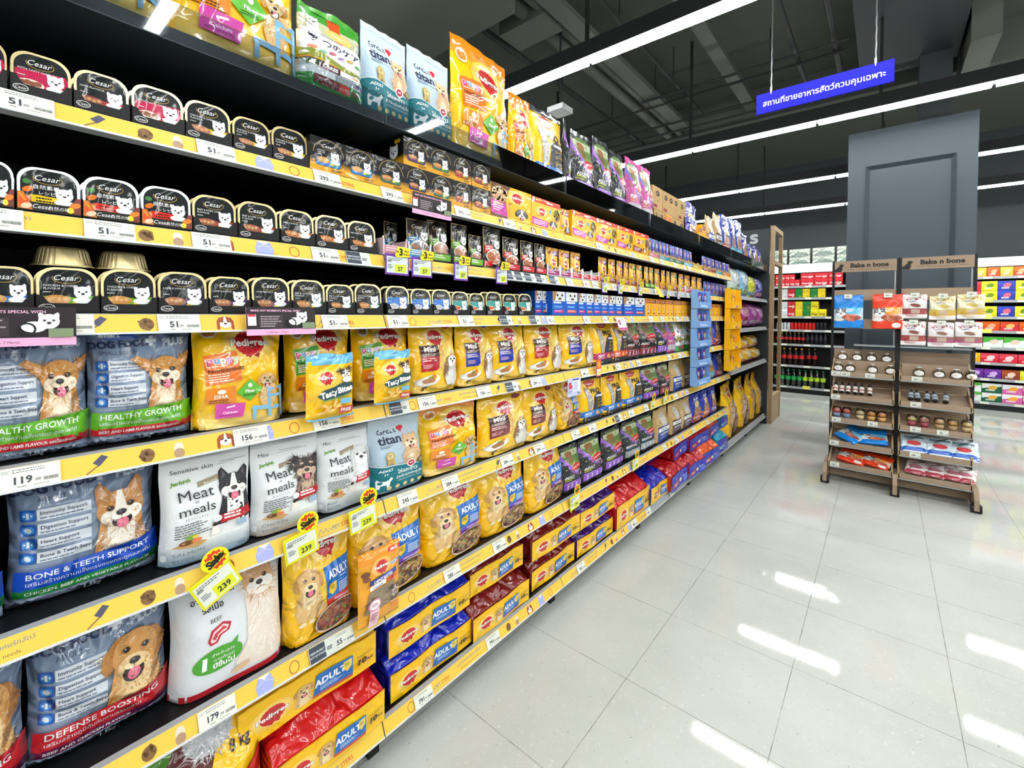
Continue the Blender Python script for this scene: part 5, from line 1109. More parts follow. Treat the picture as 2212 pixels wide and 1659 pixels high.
pouch('yp', a_yp('6a3a98'), 'efb212', 'yellow pouch with violet label'); pouch('ypr', a_yp('7a3424'), 'efb212', 'yellow pouch with brown label'); pouch('ypg', a_yp('3f9a3a', big=0), 'efb212', 'yellow pouch with green label'); pouch('ypb', a_yp('2f55b0', big=0), 'efb212', 'yellow pouch with blue label'); pouch('ypt', a_yp('2a9a90', big=0), 'efb212', 'yellow pouch with teal label')
pouch('cpg', a_cp('6aa82c', 'c09a90'), 'b59f5c', 'black and gold pouch, green label'); pouch('cpr', a_cp('c4222c', 'b5603a'), 'b59f5c', 'black and gold pouch, red label'); pouch('cpb', a_cp('2a78a8', '6a7a8a'), 'b59f5c', 'black and gold pouch, blue label')
pouch('bp', a_bluepouch(), '2238a8', 'slim blue treat pouch', 2)
def box(key, art, w, h, d, col, desc, name, cat, side=None, m=None): reg(key, box_recipe(key, art, w, h, d, col, side, m), False, name, cat, desc, desc + 'es')
box('pb0', a_pupbox(0), 16, 14, 16, 'efae0a', 'large yellow puppy box with food picture', 'puppy_food_box', 'boxed multipack', m=M_GLOSS)
box('pb1', a_pupbox(1), 16, 14, 16, 'efae0a', 'yellow multipack box with red top', 'puppy_food_box', 'boxed multipack', m=M_GLOSS)
box('pb2', a_pupbox(2), 16, 14, 16, 'efae0a', 'yellow multipack box with brown label', 'puppy_food_box', 'boxed multipack', m=M_GLOSS)
box('can', a_can(), 15, 12, 12, '0f55b8', 'blue box with white dog faces', 'boxed_multipack', 'boxed multipack', a_canside(12, 12))
box('yb', a_ybox(), 8, 12, 12, 'efae0e', 'small yellow treat box', 'treat_box', 'treat box'); box('yb2', a_ybox('a8482a'), 8, 12, 12, 'efae0e', 'small yellow treat box', 'treat_box', 'treat box')
for k, c, n in (('kr1', '8f3038', 1), ('kr2', '2f7a80', 1), ('kr3', '8f3038', 3), ('kr4', '6a4a3a', 1)): box(k, a_kraft(c, n, 9 * (1 if n == 1 else 1.8)), 9 * (1 if n == 1 else 1.8), 12, 14, 'b3915f', 'kraft treat box with dark round logo' if n == 1 else 'kraft treat box with three dark logos', 'treat_box', 'treat box', m=M_KRAFT)
box('op', a_ybox('d8481c', 8, 13), 8, 13, 6, 'e8901a', 'narrow orange treat box', 'treat_box', 'treat box')
def bluetray(key, lab, desc):
    w, h = 14, 14; m = MB(); m.box(-.12, 0, -.07, -.0685, 0, .06); m.box(-.12, 0, .0685, .07, 0, .06); m.box(-.12, 0, -.07, .07, 0, .002); m.box(-.0015, 0, -.07, .07, 0, .032)
    A = a_bluetray(lab)
    reg(key, ([('carton_body', m.mesh('bt_' + key, M_KRAFT, 'b3946a'), None, []), ('printed_front', A.mesh('btp_' + key, flat(.0004), M_KRAFT, 0, lay=.00004), None, [])], (.14, .14, .12)), False, 'display_carton', 'display carton', desc, desc + 's')
for k, c, n in (('bt1', 'c46a7c', 'kraft carton with pink label'), ('bt2', '1f86a0', 'kraft carton with teal label'), ('bt3', '1f6a4a', 'kraft carton with green label'), ('bt4', '6aa6c8', 'kraft carton with pale blue label'), ('bt5', 'c9a81c', 'kraft carton with mustard label'), ('bt6', '8a3428', 'kraft carton with brown label'), ('bt7', 'd9782a', 'kraft carton with orange label')): bluetray(k, c, n)
def pcarton(key, col, lab, desc):
    m = MB(); w = .05
    m.box(-.2, 0, -w, -w + .001, 0, .05); m.box(-.2, 0, w - .001, w, 0, .05); m.box(-.2, 0, -w, w, 0, .001)
    m.prism([(-w, 0), (w, 0), (w, .055), (w - .006, .055), (w - .01, .03), (-w + .01, .03), (-w + .006, .055), (-w, .055)], 'x', -.001, 0)
    A = Art(10, 6); A.rect(.8, .4, 8.4, 2.3, lab); A.small(1.4, 2, 6, 2, .7, 'f4e6ea')
    reg(key, ([('carton_body', m.mesh('pc_' + key, M_CARD, col), None, []), ('printed_front', A.mesh('pcp_' + key, flat(.0004), M_CARD, 0), None, [])], (.1, .055, .2)), False, 'display_carton', 'display carton', desc, desc + 's')
pcarton('pcp', 'e3e0e2', '98306e', 'white carton with magenta label'); pcarton('pcr', 'e3e0e2', 'c02a3a', 'white carton with red label'); pcarton('pck', 'dfc0c6', 'c98a98', 'pink-edged display carton'); pcarton('pcb', 'dfe6ec', '4aa0d0', 'blue-labelled display carton'); pcarton('pcg', '1e1c1c', '6aa82c', 'green-labelled display carton'); pcarton('pcd', '1e1a1a', 'c4222c', 'dark red-labelled display carton'); pcarton('pcy', 'e8b030', '7a2c28', 'yellow display carton')

# ------------------------------------------------------------------ placing goods on the shelves
ITEMS = []
jr = random.Random(5)
def put(key, shelf, xl, xr, top, xf=-.02, z=None, rz=None, depth=None, lean=0.0, where=None, zl=0.0, stretch=None):
    """xl, xr: columns of the photograph at the item's foot; top: photograph row of its top, or a height in metres if below 3"""
    rec, (w0, h0, d0), cen, name, cat, desc, plural = R[key]
    zs = (TOP[shelf] if z is None else z) + .001 + zl
    y0, y1 = y_at(xl, zs, xf), y_at(xr, zs, xf); w = y1 - y0
    h = top if top < 3 else float(on_x((xl + xr) / 2, top, xf)[2]) - zs
    sx = depth / d0 if depth else min(1.15, max(.5, .5 + .5 * w / w0))
    x = xf - (d0 * sx / 2 if cen else 0)
    rz = jr.uniform(-.03, .03) if rz is None else rz
    r = spawn(name, rec, (x, (y0 + y1) / 2, zs), rz, (sx, w / w0, h / h0), 0, lean)
    ITEMS.append((r, desc, where or 'on the ' + LEVEL[shelf], plural, cat, (y0 + y1) / 2))
    return r
TR = 'on the '
def trays(shelf, spec, xf=-.012, back=1):
    for key, xl, xr, crt in spec:
        zs = TOP[shelf] + .001; y0, y1 = y_at(xl, zs, xf), y_at(xr, zs, xf); c, w = (y0 + y1) / 2, y1 - y0
        if crt:
            rec, d, _, name, cat, desc, plural = R[crt]
            r = spawn(name, rec, (xf, c, zs), 0, (1, (w - .001) / d[0], 1)); ITEMS.append((r, desc, TR + LEVEL[shelf], plural, cat, c))
        rec, d, _, name, cat, desc, plural = R['t_' + key]
        s = min(1.06, max(.85, (w - .003) / d[0]))
        for b in range(1 + back):
            r = spawn(name, rec, (xf - .008 - .04 * b, c + (.0 if b == 0 else jr.uniform(-.003, .003)), zs + .0015), 0, (1, s if s * d[0] < w else w / d[0] * .98, max(.94, s)), 0, -.08)
            if b == 0: ITEMS.append((r, desc, TR + LEVEL[shelf], plural, cat, c))
            else: ITEMS.append((r, desc, 'behind the front row, ' + LEVEL[shelf], plural + ' in the back row', cat, c))

# top shelf
T = 7
put('pup', T, 52, 360, .40, -.03); put('pup', T, 366, 652, .40, -.03)
put('nine', T, 653, 790, 30, -.03, zl=.0); put('titan', T, 791, 891, 72, -.035); put('titan', T, 892, 983, 122, -.035)
put('pup', T, 984, 1110, 112, -.035, rz=.05); put('pup', T, 1109, 1156, 214, -.045); put('prob', T, 1154, 1222, 245, -.04)
put('dual', T, 1216, 1243, 270, -.05, rz=.5); put('dual', T, 1244, 1288, 294, -.04); put('dual', T, 1290, 1326, 308, -.04); put('dual', T, 1327, 1356, 335, -.04)
put('dualp', T, 1360, 1390, 350, -.03); put('dualp', T, 1390, 1413, 366, -.03)
for a, b, k in ((1413, 1422, 'kr2'), (1422, 1436, 'kr4'), (1437, 1450, 'op'), (1450, 1465, 'kr1'), (1465, 1478, 'kr2')): put(k, T, a, b, .125, -.05, depth=.14 if k[0] == 'k' else .06, rz=0)
for a, b, k in ((1409, 1431, 'kr1'), (1432, 1465, 'kr3'), (1465, 1480, 'kr1')): put(k, T, a, b, .16, -.05, zl=.127, depth=.14, rz=0)
put('trtv', T, 1479, 1512, 440, -.05, depth=.09); put('trtv', T, 1484, 1506, .17, -.02, depth=.03)
for i, (a, b) in enumerate(((1508, 1516), (1516, 1523), (1523, 1530))): put('yb', T, a, b, (.14, .18, .13)[i], -.04, rz=0)
put('vitb', T, 1530, 1546, 470, -.04); put('vitr', T, 1546, 1562, 466, -.04)
put('trtr', T, 1562, 1581, 470, -.04, depth=.08); put('trtt', T, 1581, 1592, 478, -.04); put('trtt', T, 1592, 1606, 482, -.04); put('trto', T, 1606, 1619, 508, -.04, depth=.08); put('trtt', T, 1620, 1630, 530, -.04, depth=.08); put('trtv', T, 1630, 1640, 534, -.04); put('trtv', T, 1640, 1649, 541, -.04)

# second shelf
S = 6
trays(S, [('pink', -95, 17, 'carton'), ('pink', 21, 157, 'carton'), ('red', 159, 282, 'carton'), ('pink', 285, 400, 'carton'), ('yel', 401, 502, 'carton'), ('yel', 504, 588, 'carton'), ('yel', 589, 668, 'carton')])
gx = [(669, 747), (747, 813), (813, 874), (874, 928), (928, 978), (978, 1018), (1019, 1059)]
for i, (a, b) in enumerate(gx): put(('gb1', 'gb1', 'gb2', 'gb4', 'gb2', 'gb3', 'gb3')[i], S, a, b, .092, -.012, rz=0)
for i, (a, b) in enumerate(((871, 926), (926, 976), (976, 1018), (1019, 1059))): put(('gb4', 'gb2', 'gb3', 'gb3')[i], S, a, b, .092, -.014, zl=.0935, rz=0)
put('gb2', S, 625, 700, .092, -.2, rz=.05, where='deep behind the row, second shelf'); put('gb2', S, 800, 862, .092, -.17, zl=.0, rz=.03, where='deep behind the row, second shelf'); put('gb1', S, 808, 868, .092, -.18, zl=.0935, rz=.03, where='deep behind the row, second shelf')
put('pb0', S, 1060, 1146, .135, -.012, rz=0); put('pb1', S, 1147, 1209, .133, -.012, rz=0); put('ypr', S, 1211, 1234, .125, -.012, rz=0)
for a, b, k in ((1235, 1286, 'pb1'), (1287, 1331, 'pb1'), (1332, 1366, 'pb1'), (1367, 1400, 'pb2')): put(k, S, a, b, .133, -.012, rz=0)
for a, b, k in ((1401, 1423, 'bt1'), (1424, 1446, 'bt2'), (1447, 1458, 'bt3'), (1459, 1476, 'bt3'), (1477, 1496, 'bt4'), (1497, 1517, 'bt5'), (1518, 1545, 'bt6'), (1546, 1560, 'bt2'), (1561, 1578, 'bt7')):
    put(k, S, a, b, .1, -.012, rz=0)
    n = 0 if k == 'bt5' else 2 if b - a < 18 else 3
    for i in range(n): put('bp', S, a + (b - a) * i / n + .5, a + (b - a) * (i + 1) / n, .125, -.02, zl=.003, rz=0)

# third shelf
S = 5
trays(S, [('jy', -80, 32, 'cartonj'), ('jy', 35, 177, 'cartonj'), ('jr', 178, 304, 'cartonj'), ('jr', 305, 416, 'cartonj'), ('beef', 417, 514, 'carton'), ('beef', 515, 604, 'carton'), ('brown', 606, 682, 'carton'), ('brown', 683, 753, 'carton'), ('brown', 754, 815, 'carton')])
def pc(shelf, crt, pk, xl, xr, n=1, top=.135, lean=0):
    put(crt, shelf, xl, xr, .055, -.01, rz=0)
    for i in range(n):
        a, b = xl + (xr - xl) * i / n, xl + (xr - xl) * (i + 1) / n
        if pk: put(pk, shelf, a + 1, b - 1, top, -.02, zl=.002, lean=lean, rz=0)
put('pck', S, 826, 880, .06, -.01, rz=0); put('cpb', S, 832, 862, .125, -.09, zl=.002, rz=.05)
pc(S, 'pcb', 'cpb', 881, 932); pc(S, 'pcg', 'cpg', 933, 976, 1, .15, -.12); pc(S, 'pcg', 'cpg', 977, 1013, 1, .15); pc(S, 'pcg', 'cpg', 1015, 1045, 1, .12); put('cpr', S, 1047, 1085, .165, -.012)
for a, b in ((1089, 1125), (1127, 1156), (1157, 1181)): pc(S, 'pcd', 'cpr', a, b, 1, .14)
for a, b, k in ((1182, 1210, 'yp'), (1210, 1235, 'yp'), (1235, 1258, 'ypr')): pc(S, 'pcp' if k == 'yp' else 'pcr', k, a, b, 1, .135)
for a, b in ((1259, 1277), (1278, 1294)): put('pcr', S, a, b, .055, -.01, rz=0)
seq = [(1295, 1315, 'yp', 'pcy'), (1316, 1333, 'ypr', 'pcy'), (1334, 1348, 'yp', 'pcy'), (1349, 1360, 'ypr', 'pcy'), (1361, 1377, 'ypg', 'pcy'), (1377, 1391, 'ypg', 'pcy'), (1393, 1404, 'ypg', 'pcg'), (1404, 1414, 'ypg', 'pcg'), (1416, 1428, 'ypb', 'pcy'), (1430, 1440, 'ypb', 'pcy'), (1441, 1450, 'ypt', 'pcy'), (1452, 1466, 'ypt', 'pcy'), (1468, 1480, 'yp', 'pcr'), (1481, 1494, 'ypr', 'pcr'), (1496, 1507, 'ypb', 'pcy'), (1508, 1519, 'ypr', 'pcy')]
for a, b, k, c in seq: pc(S, c, k, a, b, 1, .14)
for i in range(6): put('bp', S, 1521 + i * 8.2, 1528.5 + i * 8.2, .125, -.03, rz=0)

# fourth shelf, at eye level
S = 4
trays(S, [('blue', -60, 75, 'carton'), ('green', 77, 216, 'carton'), ('green', 218, 341, 'carton'), ('lamb', 342, 451, 'carton'), ('lamb', 452, 543, 'carton'), ('lamb', 545, 631, 'carton'), ('veg', 632, 706, 'carton'), ('veg', 707, 768, 'carton'), ('veg', 769, 828, 'carton'), ('lblue', 836, 888, 'carton'), ('lblue', 890, 935, 'carton'), ('lblue', 936, 978, 'carton'), ('teal', 979, 1016, 'carton'), ('teal', 1017, 1050, 'carton'), ('teal', 1052, 1088, 'carton'), ('teal', 1089, 1119, 'carton'), ('teal', 1121, 1154, 'carton')])
for a, b, xf in ((1155, 1185, -.05), (1192, 1247, -.015), (1248, 1281, -.015), (1281, 1313, -.015), (1313, 1344, -.015), (1346, 1392, -.015)): put('can', S, a, b, .115, xf, rz=0)
for i, (a, b) in enumerate(((1393, 1405), (1406, 1417), (1417, 1428), (1429, 1437), (1438, 1446), (1446, 1454), (1456, 1463), (1463, 1471), (1472, 1479), (1480, 1488), (1488, 1496))): put('yb' if i % 2 else 'yb2', S, a, b, .115, -.02, rz=0)
for i, (a, b) in enumerate(((1533, 1541), (1542, 1550), (1551, 1560))): put('yb', S, a, b, .11, -.02, rz=0)
# upturned trays lying on the row
up_rec, ud = R['t_green'][0], R['t_green'][1]
for (px, lb) in ((135, 'left'), (262, 'right')):
    y = y_at(px, 1.55, -.1)
    r = spawn('dog_food_tray', up_rec, (-.135, y, TOP[4] + .095), 0, (1.1, 1.05, 1.05), 0, math.pi / 2)
    ITEMS.append((r, f'upturned ribbed gold tray, {lb} of two', 'lying on trays', 'upturned trays', 'pet food tray', y))

# fifth shelf: middle row of bags
S = 3
put('chi', S, -75, 200, .262, -.03, rz=.05); put('chi', S, 190, 421, .258, -.03)
put('pup', S, 424, 619, .262, -.02, rz=0); put('pupg', S, 623, 768, .262, -.06); put('pupg', S, 772, 894, .262, -.06)
for a, b, k in ((894, 994, 'minir'), (994, 1072, 'minib'), (1068, 1142, 'minib'), (1143, 1219, 'minir'), (1219, 1287, 'minib')): put(k, S, a, b, .25, -.035)
for a, b, k in ((1285, 1331, 'prop'), (1325, 1358, 'proo'), (1356, 1384, 'dualr'), (1384, 1421, 'dualr'), (1421, 1445, 'dual'), (1445, 1461, 'dualp'), (1461, 1480, 'nine'), (1481, 1502, 'nine')): put(k, S, a, b, .25, -.035)
put('trtr', S, 1531, 1543, .24, -.03); put('trtr', S, 1545, 1560, .25, -.03, depth=.08)
put('tasty', S, 667, 768, .168, .045, z=1.157, depth=.035, rz=0); put('tasty', S, 815, 892, .152, .045, z=1.172, depth=.035, rz=0)

# sixth shelf
S = 2
put('bone', S, -260, 8, .29, -.05); put('bone', S, 12, 348, .285, -.06, rz=-.02)
put('meatb', S, 352, 553, .238, -.03, rz=0); put('meatc', S, 552, 699, .232, -.03, rz=.0); put('meatm', S, 696, 810, .222, -.035); put('titan', S, 808, 921, .235, -.03); put('pup', S, 920, 1040, .24, -.03)
put('minim', S, 1042, 1146, .235, -.03); put('minim', S, 1138, 1209, .235, -.04); put('adr', S, 1209, 1257, .235, -.04)
for a, b, k in ((1258, 1307, 'prob'), (1308, 1349, 'prob'), (1350, 1391, 'prob'), (1391, 1427, 'dual'), (1428, 1451, 'dualr'), (1452, 1477, 'vitb'), (1477, 1501, 'vitr')): put(k, S, a, b, .225, -.035)
put('trtt', S, 1530, 1547, .22, -.03, depth=.08); put('trtr', S, 1548, 1565, .2, -.03, depth=.08)

# seventh shelf
S = 1
put('defense', S, -280, 60, .30, -.06); put('defense', S, 55, 376, .29, -.06, rz=-.02)
put('beef', S, 378, 626, .30, -.03, rz=0); put('adr', S, 624, 770, .285, -.02, rz=0, depth=.1); put('adp', S, 764, 924, .285, -.035, depth=.1); put('adp', S, 924, 1049, .28, -.035, depth=.1); put('adp', S, 1044, 1142, .275, -.035, depth=.1); put('adp', S, 1142, 1226, .27, -.035, depth=.09, rz=.06)
for a, b, k in ((1220, 1259, 'dual'), (1260, 1306, 'dual'), (1308, 1351, 'dual'), (1352, 1385, 'duals'), (1386, 1417, 'duals'), (1418, 1450, 'vitb'), (1451, 1475, 'vitr'), (1475, 1496, 'vitc'), (1497, 1518, 'trtr'), (1519, 1535, 'trto'), (1536, 1551, 'trtv')): put(k, S, a, b, .225, -.035)
put('denta', S, 779, 867, .212, .05, z=.51, depth=.03, rz=0)

# bottom deck: sacks lying in piles
S = 0
def sack(k, a, b, lv, xf, h=.135, rz=None, w=None): put(k, S, a, b, h, xf, zl=lv, rz=jr.uniform(-.015, .015) if rz is None else rz, depth=.42)
put('eight', S, 225, 588, .30, -.01, depth=.13, rz=.02)
sack('l_yel', 512, 812, .165, -.05, .15, 0); sack('l_red', 590, 832, .0, .0, .145, .0)
sack('l_blue', 838, 1014, .155, -.035); sack('l_blue', 842, 1017, 0, -.035)
sack('l_mar', 1016, 1128, .158, -.05); sack('l_mar', 1021, 1143, 0, -.02)
sack('l_mar', 1150, 1251, .155, -.02, .135); sack('l_mar', 1148, 1240, 0, -.04)
sack('l_pur', 1253, 1327, .15, -.02, .13); sack('l_pur', 1247, 1322, 0, -.03, .13)
sack('l_red', 1330, 1403, .0, -.01, .2); sack('l_blue', 1405, 1447, .0, .0, .16)
# blue and red sacks lying on their side near the far end of the bottom deck
def a_side(lab='b3202a', W=34, H=16):
    A = Art(W, H, 61); A.poly([(2, 3), (14, 3.6), (14, 8.4), (2, 7.8)], lab); A.text('RUF', 8, 4.4, 3, 'f6e6e6', 'c', .04); A.ell(16.5, 7, 2, 2, 'e9d9b0'); A.small(20, 9, 10, 2, 1.1, 'cfd8f4'); A.poly([(22, 3), (30, 3.4), (30, 7), (22, 6.6)], '5a7ae0'); return A
for k, c, t in (('s_red', '1a2bb0', 'b3141c'), ('s_or', '1a2bb0', 'e0581c'), ('s_teal', '1a2bb0', '1f9fc0')):
    reg(k, lying_recipe(k, a_side(t), t, '1a2bb0', 34, 17, 44, len(k) + ord(k[2])), False, 'dog_food_sack', 'pet food sack', {'s_red': 'lying blue sack with red top', 's_or': 'lying blue sack with orange top', 's_teal': 'lying blue sack with teal top'}[k], 'lying blue sacks')
S = 0
for a, b, lv, k, xf, h in ((1449, 1490, 0, 's_red', .03, .17), (1452, 1488, .18, 's_red', -.03, .14), (1491, 1522, 0, 's_red', .05, .15), (1490, 1530, .16, 's_red', -.02, .15), (1523, 1552, 0, 's_or', .05, .16), (1531, 1556, .17, 's_or', -.02, .14), (1553, 1571, 0, 's_teal', .03, .17), (1557, 1572, .18, 's_teal', -.02, .14)):
    put(k, S, a, b, h, xf, zl=lv, rz=jr.uniform(-.08, .08), depth=.4)
for a, b, k in ((1570, 1599, 'adr'), (1600, 1621, 'adr'), (1622, 1637, 'adp'), (1638, 1649, 'adp')): put(k, S, a, b, .52, -.05, depth=.2, rz=jr.uniform(-.1, .1), where='at the far end, bottom deck')

# end bays
E1, E2, E3 = .887, 1.317, 1.677
def lit(key, body, band, c3, desc, W=22, H=34):
    A = Art(W, H, 63); A.ell(W / 2, H * .62, W * .36, H * .2, c3); A.rect(1, 3, W - 2, 6, band); A.small(3, 8, W - 7, 3, 1.5, 'f2f4f4'); A.rect(2, H - 9, W - 5, 2.5, c3); A.ell(W * .7, 13, 3, 2.4, band)
    bag(key, A, 11, body, desc, 'pillow', M_SHINY, None, len(key) * 7, 5, .01, 'pet_supply_bag', 'pet supply bag')
lit('w1', 'cfdcd8', '5aa03a', 'e9efee', 'white litter bag with green band'); lit('w2', '8fc0e2', '69a83c', 'dcebf4', 'pale blue litter bag'); lit('w3', 'c9cc3a', '6f95b4', 'e3dc2a', 'yellow and grey bag'); lit('w4', '4a3a9c', 'b84a8c', '8fa0dc', 'violet and pink bag'); lit('w5', 'b81f6a', 'd96a9c', 'e3a0bc', 'crimson plastic bag'); lit('w6', 'a8489c', '8a3a86', 'c98ac0', 'mauve pad pack'); lit('w7', 'e3ae0c', 'c8281c', 'd9c49a', 'yellow and red bag')
EB = 'end bay'
for a, b, k, h in ((1583, 1602, 'w1', .3), (1602, 1622, 'w2', .31), (1622, 1636, 'w3', .27), (1636, 1650, 'w4', .27)): put(k, 5, a, b, h, -.05, z=E3, where=EB + ' upper shelf')
for a, b, k, h in ((1598, 1624, 'w5', .29), (1624, 1638, 'w6', .3), (1638, 1652, 'w6', .28)): put(k, 3, a, b, h, -.04, z=E2, depth=.2, where=EB + ' middle shelf')
for a, b, k, h in ((1596, 1612, 'w7', .16), (1612, 1630, 'w7', .17), (1630, 1646, 'w7', .15)): put(k, 2, a, b, h, -.03, z=E1, depth=.2, where=EB + ' lower shelf')
for a, b, k, h in ((1604, 1622, 'w7', .14), (1622, 1640, 'w7', .15)): put(k, 2, a, b, h, -.05, z=E1, zl=.165, depth=.18, where=EB + ' lower shelf, upper layer')
# more stock standing deeper in the end bay so the shelves look filled
for z_, k in ((E3, 'w1'), (E2, 'w5'), (E1, 'w7')):
    put(k, 5, 1588, 1612, .24, -.26, z=z_, depth=.16, where='at the back of the end bay')

# hanging tower of pale blue treat cartons and the yellow one beyond it
def tower(name, px0, px1, z0, z1, n, col, pk, lb, c2):
    y0, y1 = y_at(px0, 1.4, .07), y_at(px1, 1.4, .06); w = y1 - y0; h = (z1 - z0) / n
    r = bpy.data.objects.new(name, None); COL.objects.link(r); r.location = (.085, (y0 + y1) / 2, z0); tag(r, lb, 'display')
    ss = .5 * w
    for i in range(n):
        m = MB(); z = i * h; t = .003
        m.box(-.06, -.057, -ss, ss, z, z + h - .004); m.box(-.06, 0, -ss, ss, z, z + .003); m.box(-.003, 0, -ss, ss, z, z + h * .35)
        for sgn in (-1, 1): m.prism([(-.06, z), (0, z), (0, z + h * .4), (-.012, z + h * .65), (-.012, z + h - .004), (-.06, z + h - .004)], 'y', sgn * ss - t / 2, sgn * ss + t / 2)
        o = add('carton', m.mesh('tower_carton', M_CARD, col), r)
        A = Art(10, 5); A.rect(0, 0, 10, 5, c2); (A.small(1, 3.6, 7, 3, .9, 'eef2f8') if pk else rosette_logo(A, 5, 2.6, 1.3, c2)); add('printed_front', A.mesh('tower_print', lambda a, b, e: np.stack([.0005 + e, a * (w - .01) / .1, b * .7 + z + .002], 1), M_CARD, 0), o)
    if pk:
        for i in range(n):
            for j in range(2):
                q = spawn('treat_pouch', R[pk][0], (.052, (y0 + y1) / 2 + (j - .5) * w * .42, z0 + i * h + .005), 0, (.8, .75 * w / .14, min(1, h * .9 / .13)))
                ITEMS.append((q, 'slim blue treat pouch', 'in the hanging carton tower', 'pouches in the carton tower', 'treat pouch', i + j * .1))
    return r
tower('hanging_display', 1505, 1530, .885, 1.66, 5, '7da7dc', 'bp', 'pale blue tower of treat cartons hanging on the shelf front', '6b97d4')
tower('hanging_display', 1576, 1596, .92, 1.72, 4, 'f0b40c', None, 'tall yellow hanging display strip near the end bay', 'f2bc10')
for i in range(4):
    y = y_at(1586, 1.4, .07); q = spawn('wet_food_pouch', R['ypr'][0], (.06, y, .93 + i * .2), 0, (1, 1.2, .95)); ITEMS.append((q, 'yellow pouch', 'in the yellow hanging strip', 'pouches in the yellow strip', 'wet food pouch', -i))

# ------------------------------------------------------------------ price cards, talkers, sale tags
CARDS = {}
def card_mesh(t, w=7.8, h=4.1, base='dde0d4'):
    k = (t, w)
    if k not in CARDS:
        A = Art(w, h, 71)
        if t == 'x':
            A.rect(0, 0, w, h, 'cfd6cf'); A.rect(.1, .1, w * .58, h - .2, '39424f'); A.text('TEMPORARILY', w * .3, 2.2, .66, 'c9d0d8', 'c', .03); A.text('OUT OF STOCK', w * .3, 1.3, .66, 'c9d0d8', 'c', .03); A.small(w * .64, 1.8, w * .3, 2, .5, '555a60', .8, .1)
        else:
            A.rect(0, 0, w, h, base); A.small(1.6, 3.55, 5.5, 2, .42, '6a6e70', .4, .06); A.small(.3, 3.5, 1.1, 2, .34, '8a8e90', .4, .2)
            A.text(t, w * .36, 1.1, 1.9 if len(t) < 3 else 1.75, '3c4048', 'c', .035); x = w * .36 + text2d(t, .035)[2] * .95 + .1; A.text('.00', x, 1.2, .7, '4a4e56', 'l', .02)
            xx = max(x + 1.2, w - 2.6)
            while xx < w - .3: d = A.r.uniform(.05, .12); A.rect(xx, 1.0, d, .62, '3c4048'); xx += d + A.r.uniform(.05, .1)
            A.small(2.2, .45, 1.2, 1, .35, '777777'); A.small(4.2, .45, 2.6, 1, .3, '999999')
        b = MB(); b.box(-.0006, 0, -w * .005, w * .005, 0, h * .01)
        CARDS[k] = (b.mesh('card', M_CARD, base), A.mesh('print', flat(.0002), M_CARD, 0, lay=.00003))
    return CARDS[k]
CL = []
def card(t, px, shelf, w=7.8, x=.0135, dz=0, where=None):
    z = LOW[shelf] + .0045 + dz; y = y_at(px, z + .02, x)
    bm, pm = card_mesh(t, w); r = bpy.data.objects.new('price_card', None); COL.objects.link(r); r.location = (x + .0012, y, z - .002); r.rotation_euler.y = -.413
    add('card', bm, r); add('printed_price', pm, r)
    CL.append((r, ('white price card reading ' + t) if t != 'x' else 'dark out-of-stock card', shelf, y)); return r
for sh, lst in ((6, [(52, '51'), (470, '51'), (710, '293'), (850, '293'), (1002, '293'), (1103, '265'), (1298, '265')]), (5, [(-20, '51'), (240, '51'), (460, '51'), (706, '51'), (777, 'x'), (1107, 'x'), (1127, 'x'), (1147, 'x'), (1170, 'x'), (1200, 'x')]),
                (4, [(145, '51'), (390, '51'), (727, '51'), (862, '51'), (1010, '51'), (1096, 'x'), (1158, 'x')]), (3, [(67, '119'), (545, '156'), (708, '156'), (866, 'x'), (926, '156'), (1048, '156'), (1108, 'x'), (1161, '284'), (1266, '284')]),
                (2, [(884, '245'), (976, '284'), (1098, '284'), (1168, '284'), (1246, '175'), (1283, '220'), (1338, 'x'), (1366, '220')]), (1, [(472, '179'), (740, '255'), (700, 'x'), (980, '283'), (1082, '283')]), (0, [(918, '791'), (1068, '791'), (1258, '768'), (1372, '768'), (1403, '768'), (1453, '768')])):
    for px, t in lst: card(t, px, sh, dz=.002 if (t == 'x' and px == 700) else 0, x=.0135 if px != 700 else .0155)
for sh, lst in ((5, [(1233, '13'), (1269, '18'), (1288, '18'), (1312, '18'), (1330, '18'), (1420, '18'), (1442, '18'), (1465, '18'), (1488, '18')]), (4, [(1192, '42'), (1270, '42'), (1310, '42'), (1408, '35'), (1433, '35'), (1466, '35'), (1488, '35')]), (3, [(1338, '213'), (1382, '220'), (1447, '199'), (1470, '199'), (1541, '89')]), (2, [(1398, '220'), (1462, '245'), (1486, '245'), (1553, '89')]), (1, [(1437, '245'), (1463, '245'), (1500, '199'), (1530, '99')]), (6, [(1410, '35'), (1432, '35'), (1460, '35'), (1490, '35'), (1520, '35'), (1552, '35')])):
    for px, t in lst: card(t, px, sh, 6.2)

